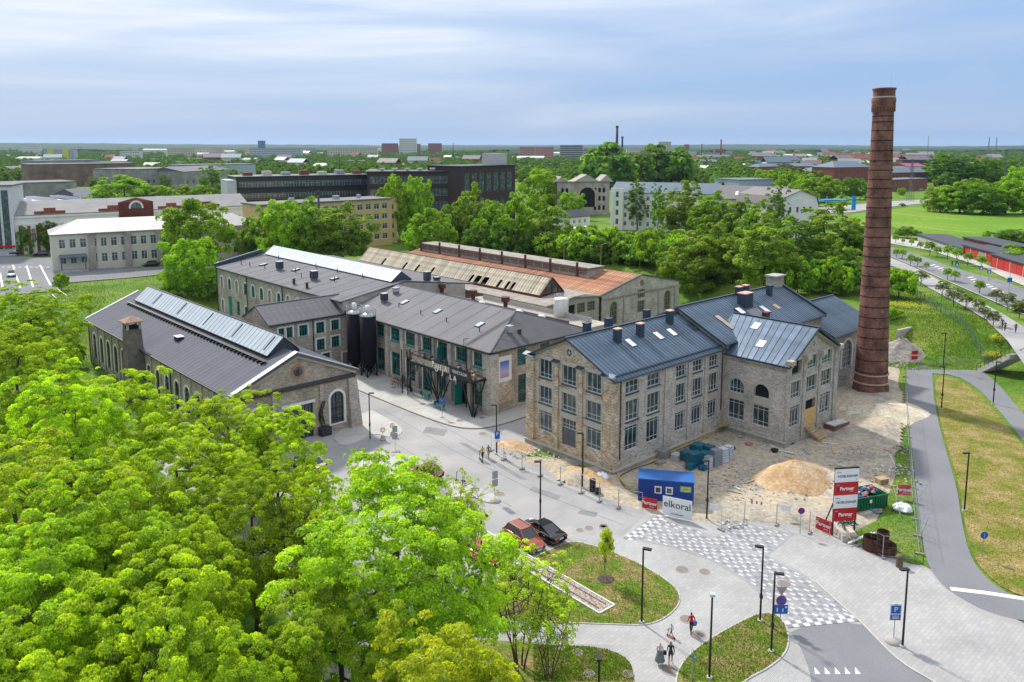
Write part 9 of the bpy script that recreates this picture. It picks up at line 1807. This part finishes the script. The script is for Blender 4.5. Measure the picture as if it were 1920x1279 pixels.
f, r = G(1060, 448, PLAT), G(1108, 440, PLAT); T = thing('white_coach', 'white coach parked behind the belt of trees', 'bus', ((f[0]+r[0])/2, (f[1]+r[1])/2, PLAT), math.atan2(f[1]-r[1], f[0]-r[0])); MB().box(-5.8, 5.8, -1.25, 1.25, .35, 3.3).obj('body', M_SWHT, T); MB().box(-5.5, 5.5, -1.27, -1.2, 1.7, 2.7).obj('side_glass', M_FGL, T); MB().box(-5.5, 5.5, 1.2, 1.27, 1.7, 2.7).obj('side_glass', M_FGL, T); MB().box(5.75, 5.83, -1.1, 1.1, 1.4, 2.9).obj('windscreen', M_FGL, T); [wheel_parts(T, x, y, .48) for x in (3.6, -3.2) for y in (-1.1, 1.1)]

# ================================================================== people
def person(lab, px, py, face, shirt, legs, hair=(.05, .03, .02), z=.02, h=1.74, sit=False, stride=.22, skirt=None, bare_leg=False, sleeve=.5, loc=None, hold=0.0):
 """one continuous skinned figure; colours by region of the body"""
 me = bpy.data.meshes.new('person'); V, E, Rr, part = [], [], [], []
 def v(p, r, t, par=None):
  V.append(p); Rr.append(r); part.append(t)
  if par is not None: E.append((par, len(V)-1))
  return len(V)-1
 pz = .50 if sit else .93
 pel = v((0, 0, pz), .125, 'l'); sp = v((0, .0, pz+.2), .115, 's', pel); ch = v((.02, 0, pz+.43), .125, 's', sp); nk = v((.02, 0, pz+.56), .055, 'k', ch); hd = v((.05, 0, pz+.66), .085, 'h', nk); v((.045, 0, pz+.76), .075, 'h', hd); v((.13, 0, pz+.65), .02, 'h', hd)
 for s_ in (1, -1):
  sh = v((.01, s_*.17, pz+.47), .06, 's', ch); sw = s_*stride*.7; el = v((-.04+sw*.5+hold*.1, s_*.22, pz+.22), .045, 's' if sleeve > .4 else 'k', sh); wr = v((.06+sw+hold*.25, s_*.21, pz+.02+hold*.2), .032, 's' if sleeve > .8 else 'k', el); pm = v((.08+sw+hold*.28, s_*.205, pz-.06+hold*.2), .035, 'k', wr)
  for k in range(4): v((.075+sw+hold*.3+.02*(k-1.5), s_*.20, pz-.15+.01*abs(k-1.4)+hold*.2), .010, 'k', pm)
  v((.12+sw+hold*.28, s_*.18, pz-.09+hold*.2), .011, 'k', pm)
  if sit: kn = v((.42, s_*.11, .50), .075, 'l', v((.0, s_*.10, .49), .09, 'l', pel)); an = v((.44, s_*.11, .10), .045, 'l', kn)
  else: hp = v((0, s_*.095, pz-.05), .095, 'l', pel); kn = v((-s_*stride*.35+.03, s_*.10, .50), .066, 'k' if bare_leg else 'l', hp); an = v((-s_*stride-.02, s_*.10, .10), .042, 'k' if bare_leg else 'l', kn)
  v((V[an][0]+.15, s_*.11, .04), .035, 'f', an)
 k_ = h/1.74; me.from_pydata([(x*k_, y*k_, zz*k_) for x, y, zz in V], E, []); o = link('person', me)
 o.modifiers.new('skin', 'SKIN')
 for i, q in enumerate(me.skin_vertices[0].data): q.radius = (Rr[i]*k_*.92, Rr[i]*k_*.92); q.use_root = i == 0
 o.modifiers.new('sub', 'SUBSURF').levels = 1; o.modifiers['sub'].render_levels = 1
 dg = bpy.context.evaluated_depsgraph_get(); m2 = bpy.data.meshes.new_from_object(o.evaluated_get(dg)); o.modifiers.clear(); o.data = m2; m2.materials.clear()
 ms = {'s': mat('cloth %.2f %.2f %.2f' % shirt, shirt, .9), 'l': mat('cloth %.2f %.2f %.2f' % legs, legs, .9), 'k': mat('skin', (.42, .24, .16), .6), 'h': mat('hair %.2f %.2f' % hair[:2], hair, .8), 'f': mat('shoe', (.05, .05, .05), .7)}; ks = list(ms); [m2.materials.append(ms[q]) for q in ks]
 NV = np.array(V)*k_; co = np.zeros(len(m2.polygons)*3); m2.polygons.foreach_get('center', co); co = co.reshape(-1, 3); NR = np.array(Rr)
 d = np.linalg.norm(co[:, None]-NV[None], axis=2)-NR[None]*k_; idx = d.argmin(1); mi = np.array([ks.index(part[i]) for i in idx]); facem = (np.array([part[i] == 'h' for i in idx])) & (co[:, 0] > .075*k_) & (co[:, 2] < (pz+.72)*k_); mi[facem] = ks.index('k'); m2.polygons.foreach_set('material_index', mi.astype('i')); m2.polygons.foreach_set('use_smooth', [True]*len(m2.polygons)); m2.name = 'person'
 X, Y = loc[:2] if loc else G(px, py, z); o.location = (X, Y, loc[2] if loc else z); o.rotation_euler = (0, 0, radians(face)); tag(o, lab, 'person')
 if skirt: MB().lathe([(.36, .32), (.27, .7), (.17, 1.02), (.14, 1.04)], 14).obj('skirt', mat('skirt', skirt, .9), o)
 return o
w_ = person('woman in pale top and long grey-green skirt walking away with a bag', 1237, 1246, 75, (.52, .40, .40), (.10, .12, .13), (.55, .42, .22), h=1.70, skirt=(.12, .145, .15), sleeve=.3, stride=.12); tag(MB().box(-.12, .12, -.05, .05, 0, .32).obj('handbag', M_BLK, loc=(*G(1246, 1243), .62)), 'dark handbag beside the skirted woman', 'bag')
person('man in dark navy jacket and shorts walking beside the skirted woman', 1257, 1247, 80, (.02, .028, .05), (.03, .03, .04), (.10, .07, .05), h=1.80, bare_leg=True, sleeve=.9); person('person in red jacket carrying a blue bag on the path', 1296, 1189, 100, (.45, .015, .02), (.02, .025, .05), h=1.76, sleeve=.9); tag(MB().lathe([(.05, 0), (.2, .06), (.24, .25), (.12, .36), (0, .36)], 10).obj('blue_bag', mat('bag blue', (.01, .10, .40), .5), loc=(*G(1301, 1183), .45)), 'bright blue bag held by the person in red', 'bag')
person('small child in pale blue crouching on a balance scooter', 1259, 1194, 150, (.28, .42, .45), (.04, .05, .08), h=1.05, stride=.3); T = thing('toy_scooter', 'small dark toy scooter under the child', 'scooter', (*G(1258, 1196), .02), 2.4); MB().box(-.3, .3, -.06, .06, .08, .11).obj('deck', M_SRED, T); MB().bar((.28, 0, .1), (.22, 0, .6), .03).bar((.22, -.18, .6), (.22, .18, .6), .03).obj('handlebar', M_BLK, T); [MB().cyl((x, -.03, .07), (x, .03, .07), .07, n=10).obj('wheel', M_BLK, T) for x in (-.3, .3)]
person('walker in yellow shirt pushing a scooter in the street', 905, 863, 120, (.55, .36, .02), (.02, .02, .02), h=1.75, sleeve=.4); person('walker in grey clothes next to the yellow shirt', 916, 860, 115, (.12, .13, .13), (.30, .24, .20), h=1.72, bare_leg=True)
def scooter(px, py, rz, lab):
 T = thing('kick_scooter', lab, 'scooter', (*G(px, py), .1), rz); MB().box(-.45, .4, -.08, .08, .12, .18).obj('deck', M_BLK, T); MB().bar((.45, 0, .15), (.36, 0, 1.1), .05).bar((.36, -.24, 1.1), (.36, .24, 1.1), .04).obj('stem', M_BLK, T); [MB().cyl((x, -.03, .11), (x, .03, .11), .11, n=12).obj('wheel', M_BLK, T) for x in (-.5, .48)]
scooter(863, 905, 2.9, 'black kick scooter left standing on the island'); scooter(902, 866, 2.0, 'black scooter pushed by the yellow-shirted walker')
sx = [((.9, 1.2), 0), ((.9, 2.3), 180), ((.9, 4.1), 0), ((1.6, 4.9), 180), ((.9, 9.8), 0), ((1.5, 10.9), 200), ((.9, 12.3), 20), ((1.6, 12.9), 170)]; cl = [(.5, .5, .5), (.4, .03, .04), (.6, .6, .58), (.03, .04, .05), (.25, .3, .36), (.04, .04, .05), (.5, .5, .52), (.12, .09, .07)]
for i, ((dx, dy), fc) in enumerate(sx):
 X, Y = S(-3.0+dx, dy); person('guest seated on the brewery terrace, %s from the yellow flowers' % ORD[i], 0, 0, fc+130, cl[i], (.03, .03, .04), sit=True, loc=(X, Y, 5.35), stride=.05, sleeve=.4); T = thing('terrace_chair', 'dark terrace chair under a guest, %s from the yellow flowers' % ORD[i], 'chair', (X, Y, 5.35), radians(fc+130), 'terrace chairs'); MB().box(-.22, .22, -.22, .22, .36, .4).obj('seat', M_BLK, T); MB().box(-.24, -.2, -.22, .22, .4, .85).obj('backrest', M_BLK, T); [MB().box(x-.02, x+.02, y-.02, y+.02, 0, .36).obj('leg', M_BLK, T) for x in (-.2, .2) for y in (-.2, .2)]
for i, dy in enumerate((1.75, 4.5, 10.3, 12.6)): T = thing('terrace_table', 'round terrace table, %s from the yellow flowers' % ORD[i], 'table', (*S(-1.75, dy), 5.35), STH, 'terrace tables'); MB().cyl((0, 0, .7), (0, 0, .74), .4, n=14).obj('top', M_BLK, T); MB().cyl((0, 0, 0), (0, 0, .7), .04, n=6).obj('stem', M_BLK, T)
for i, (u, v, fc) in enumerate(((-1.5, 2.2, 90), (-1.5, 1.0, 240))): person(('guest in brown', 'guest in grey')[i] + ' sitting at the teal table by the corner buttress', 0, 0, fc, ((.22, .12, .09), (.2, .22, .22))[i], (.04, .05, .06), sit=True, loc=(*S(u, v), .12), stride=.05)
def bistro(u, v, lab, n):
 T = thing('bistro_set', lab, 'table', (*S(u, v), .11), STH); MB().box(-.35, .35, -.35, .35, .7, .74).obj('top', M_TEAL, T); [MB().bar((x, y, 0), (x, y, .7), .04).obj('leg', M_TEAL, T) for x in (-.3, .3) for y in (-.3, .3)]
 for k in range(n): C_ = thing('bistro_chair', 'teal chair at the %s, %s' % (lab.replace('teal ', ''), ('street side', 'wall side')[k]), 'chair', (*S(u, v+(.75 if k else -.75)), .11), STH, 'teal bistro chairs'); MB().box(-.22, .22, -.22, .22, .42, .46).obj('seat', M_TEAL, C_); MB().box(-.22, .22, .2 if k else -.24, .24 if k else -.2, .46, .9).obj('backrest', M_TEAL, C_); [MB().bar((x, y, 0), (x, y, .42), .035).obj('leg', M_TEAL, C_) for x in (-.2, .2) for y in (-.2, .2)]
bistro(-2.3, 11.6, 'teal bistro table left of the columns', 2); bistro(-3.6, 6.6, 'teal bistro table on the open pavement', 2); bistro(-1.5, 1.6, 'teal bistro table by the corner buttress', 0)
for i, (v, c) in enumerate(((20.6, (.35, .06, .02)), (20.1, (.3, .05, .02)), (19.2, (.05, .05, .05)), (18.6, (.10, .10, .11)), (18.0, (.03, .03, .03)), (17.4, (.2, .2, .22)))):
 T = thing('bicycle', '%s bicycle leaning by the brewery wall, %s from the silos' % ('orange' if i < 2 else 'dark', ORD[i]), 'bicycle', (*S(-1.5, v), .11), STH+.3, 'bicycles by the brewery wall'); m_ = mat('bike %d' % i, c, .4); b = MB()
 for x in (-.52, .52):
  wb_ = MB()
  for k in range(14): a0, a1 = 2*pi*k/14, 2*pi*(k+1)/14; wb_.bar((x+.34*cos(a0), 0, .34+.34*sin(a0)), (x+.34*cos(a1), 0, .34+.34*sin(a1)), .035)
  wb_.obj('wheel', M_BLK, T)
 b.bar((-.52, 0, .34), (-.15, 0, .85), .035).bar((-.15, 0, .8), (.4, 0, .85), .035).bar((-.05, 0, .35), (.4, 0, .8), .035).bar((.52, 0, .34), (.38, 0, .95), .035).bar((-.52, 0, .34), (-.05, 0, .33), .03).obj('frame', m_, T); MB().box(-.25, -.02, -.06, .06, .88, .93).obj('saddle', M_BLK, T); MB().bar((.38, -.25, .98), (.38, .25, .98), .03).obj('handlebar', M_BLK, T)
for i, (px, py, c) in enumerate(((1879, 615, (.03, .03, .03)), (1884, 621, (.08, .09, .1)), (1904, 624, (.02, .02, .03)), (1785, 500, (.05, .04, .04)), (1793, 500, (.03, .03, .04)))): person(('walker in black on the parade walk, farther one', 'walker in grey on the parade walk, nearer one', 'dark-clothed cyclist-like walker at the right on the parade walk', 'dark pedestrian on the parade verge, left of two', 'dark pedestrian on the parade verge, right of two')[i], px, py, -100, c, (.03, .03, .05), z=PLAT+.18)
for u, v, lab in ((-2.4, 7.9, 'left potted cypress on the terrace'), (-2.4, 6.4, 'right potted cypress on the terrace')):
 T = thing('potted_cypress', lab, 'plant', (*S(u, v), 5.35), 0); MB().lathe([(.18, 0), (.22, .4)], 10).obj('pot', M_CONC, T); MB().lathe([(.12, .4), (.26, .6), (.2, 1.2), (.03, 1.75)], 10).obj('foliage', mat('dark evergreen', (.018, .04, .012)), T)
rs_ = random.Random(6); q = MB()
for _ in range(160): p = Vector((rs_.uniform(-.35, .35), rs_.uniform(-.35, .35), rs_.uniform(.4, .75))); e = .07; q.face([p+Vector((-e, 0, 0)), p+Vector((0, -e, .02)), p+Vector((e, 0, 0)), p+Vector((0, e, .03))])
T = thing('flower_pot', 'yellow flowers at the corner of the brewery terrace', 'plant', (*S(-2.6, .6), 5.35), 0); MB().lathe([(.25, 0), (.3, .4)], 10).obj('pot', M_CONC, T); q.obj('blossoms', mat('yellow bloom', (.55, .42, .02)), T)
# ------------------------------------------------------------------ the air
hm = bpy.data.materials.new('haze'); hm.use_nodes = True; nt = hm.node_tree; nt.nodes.remove(nt.nodes['Principled BSDF']); pv = nt.nodes.new('ShaderNodeVolumePrincipled'); pv.inputs['Color'].default_value = (.55, .75, 1.0, 1); pv.inputs['Density'].default_value = 0.000032; pv.inputs['Anisotropy'].default_value = .3; nt.links.new(pv.outputs[0], nt.nodes['Material Output'].inputs['Volume'])
tag(MB().box(-11100, 11100, -110, 13100, -3, 110).obj('haze', hm), kind='stuff')
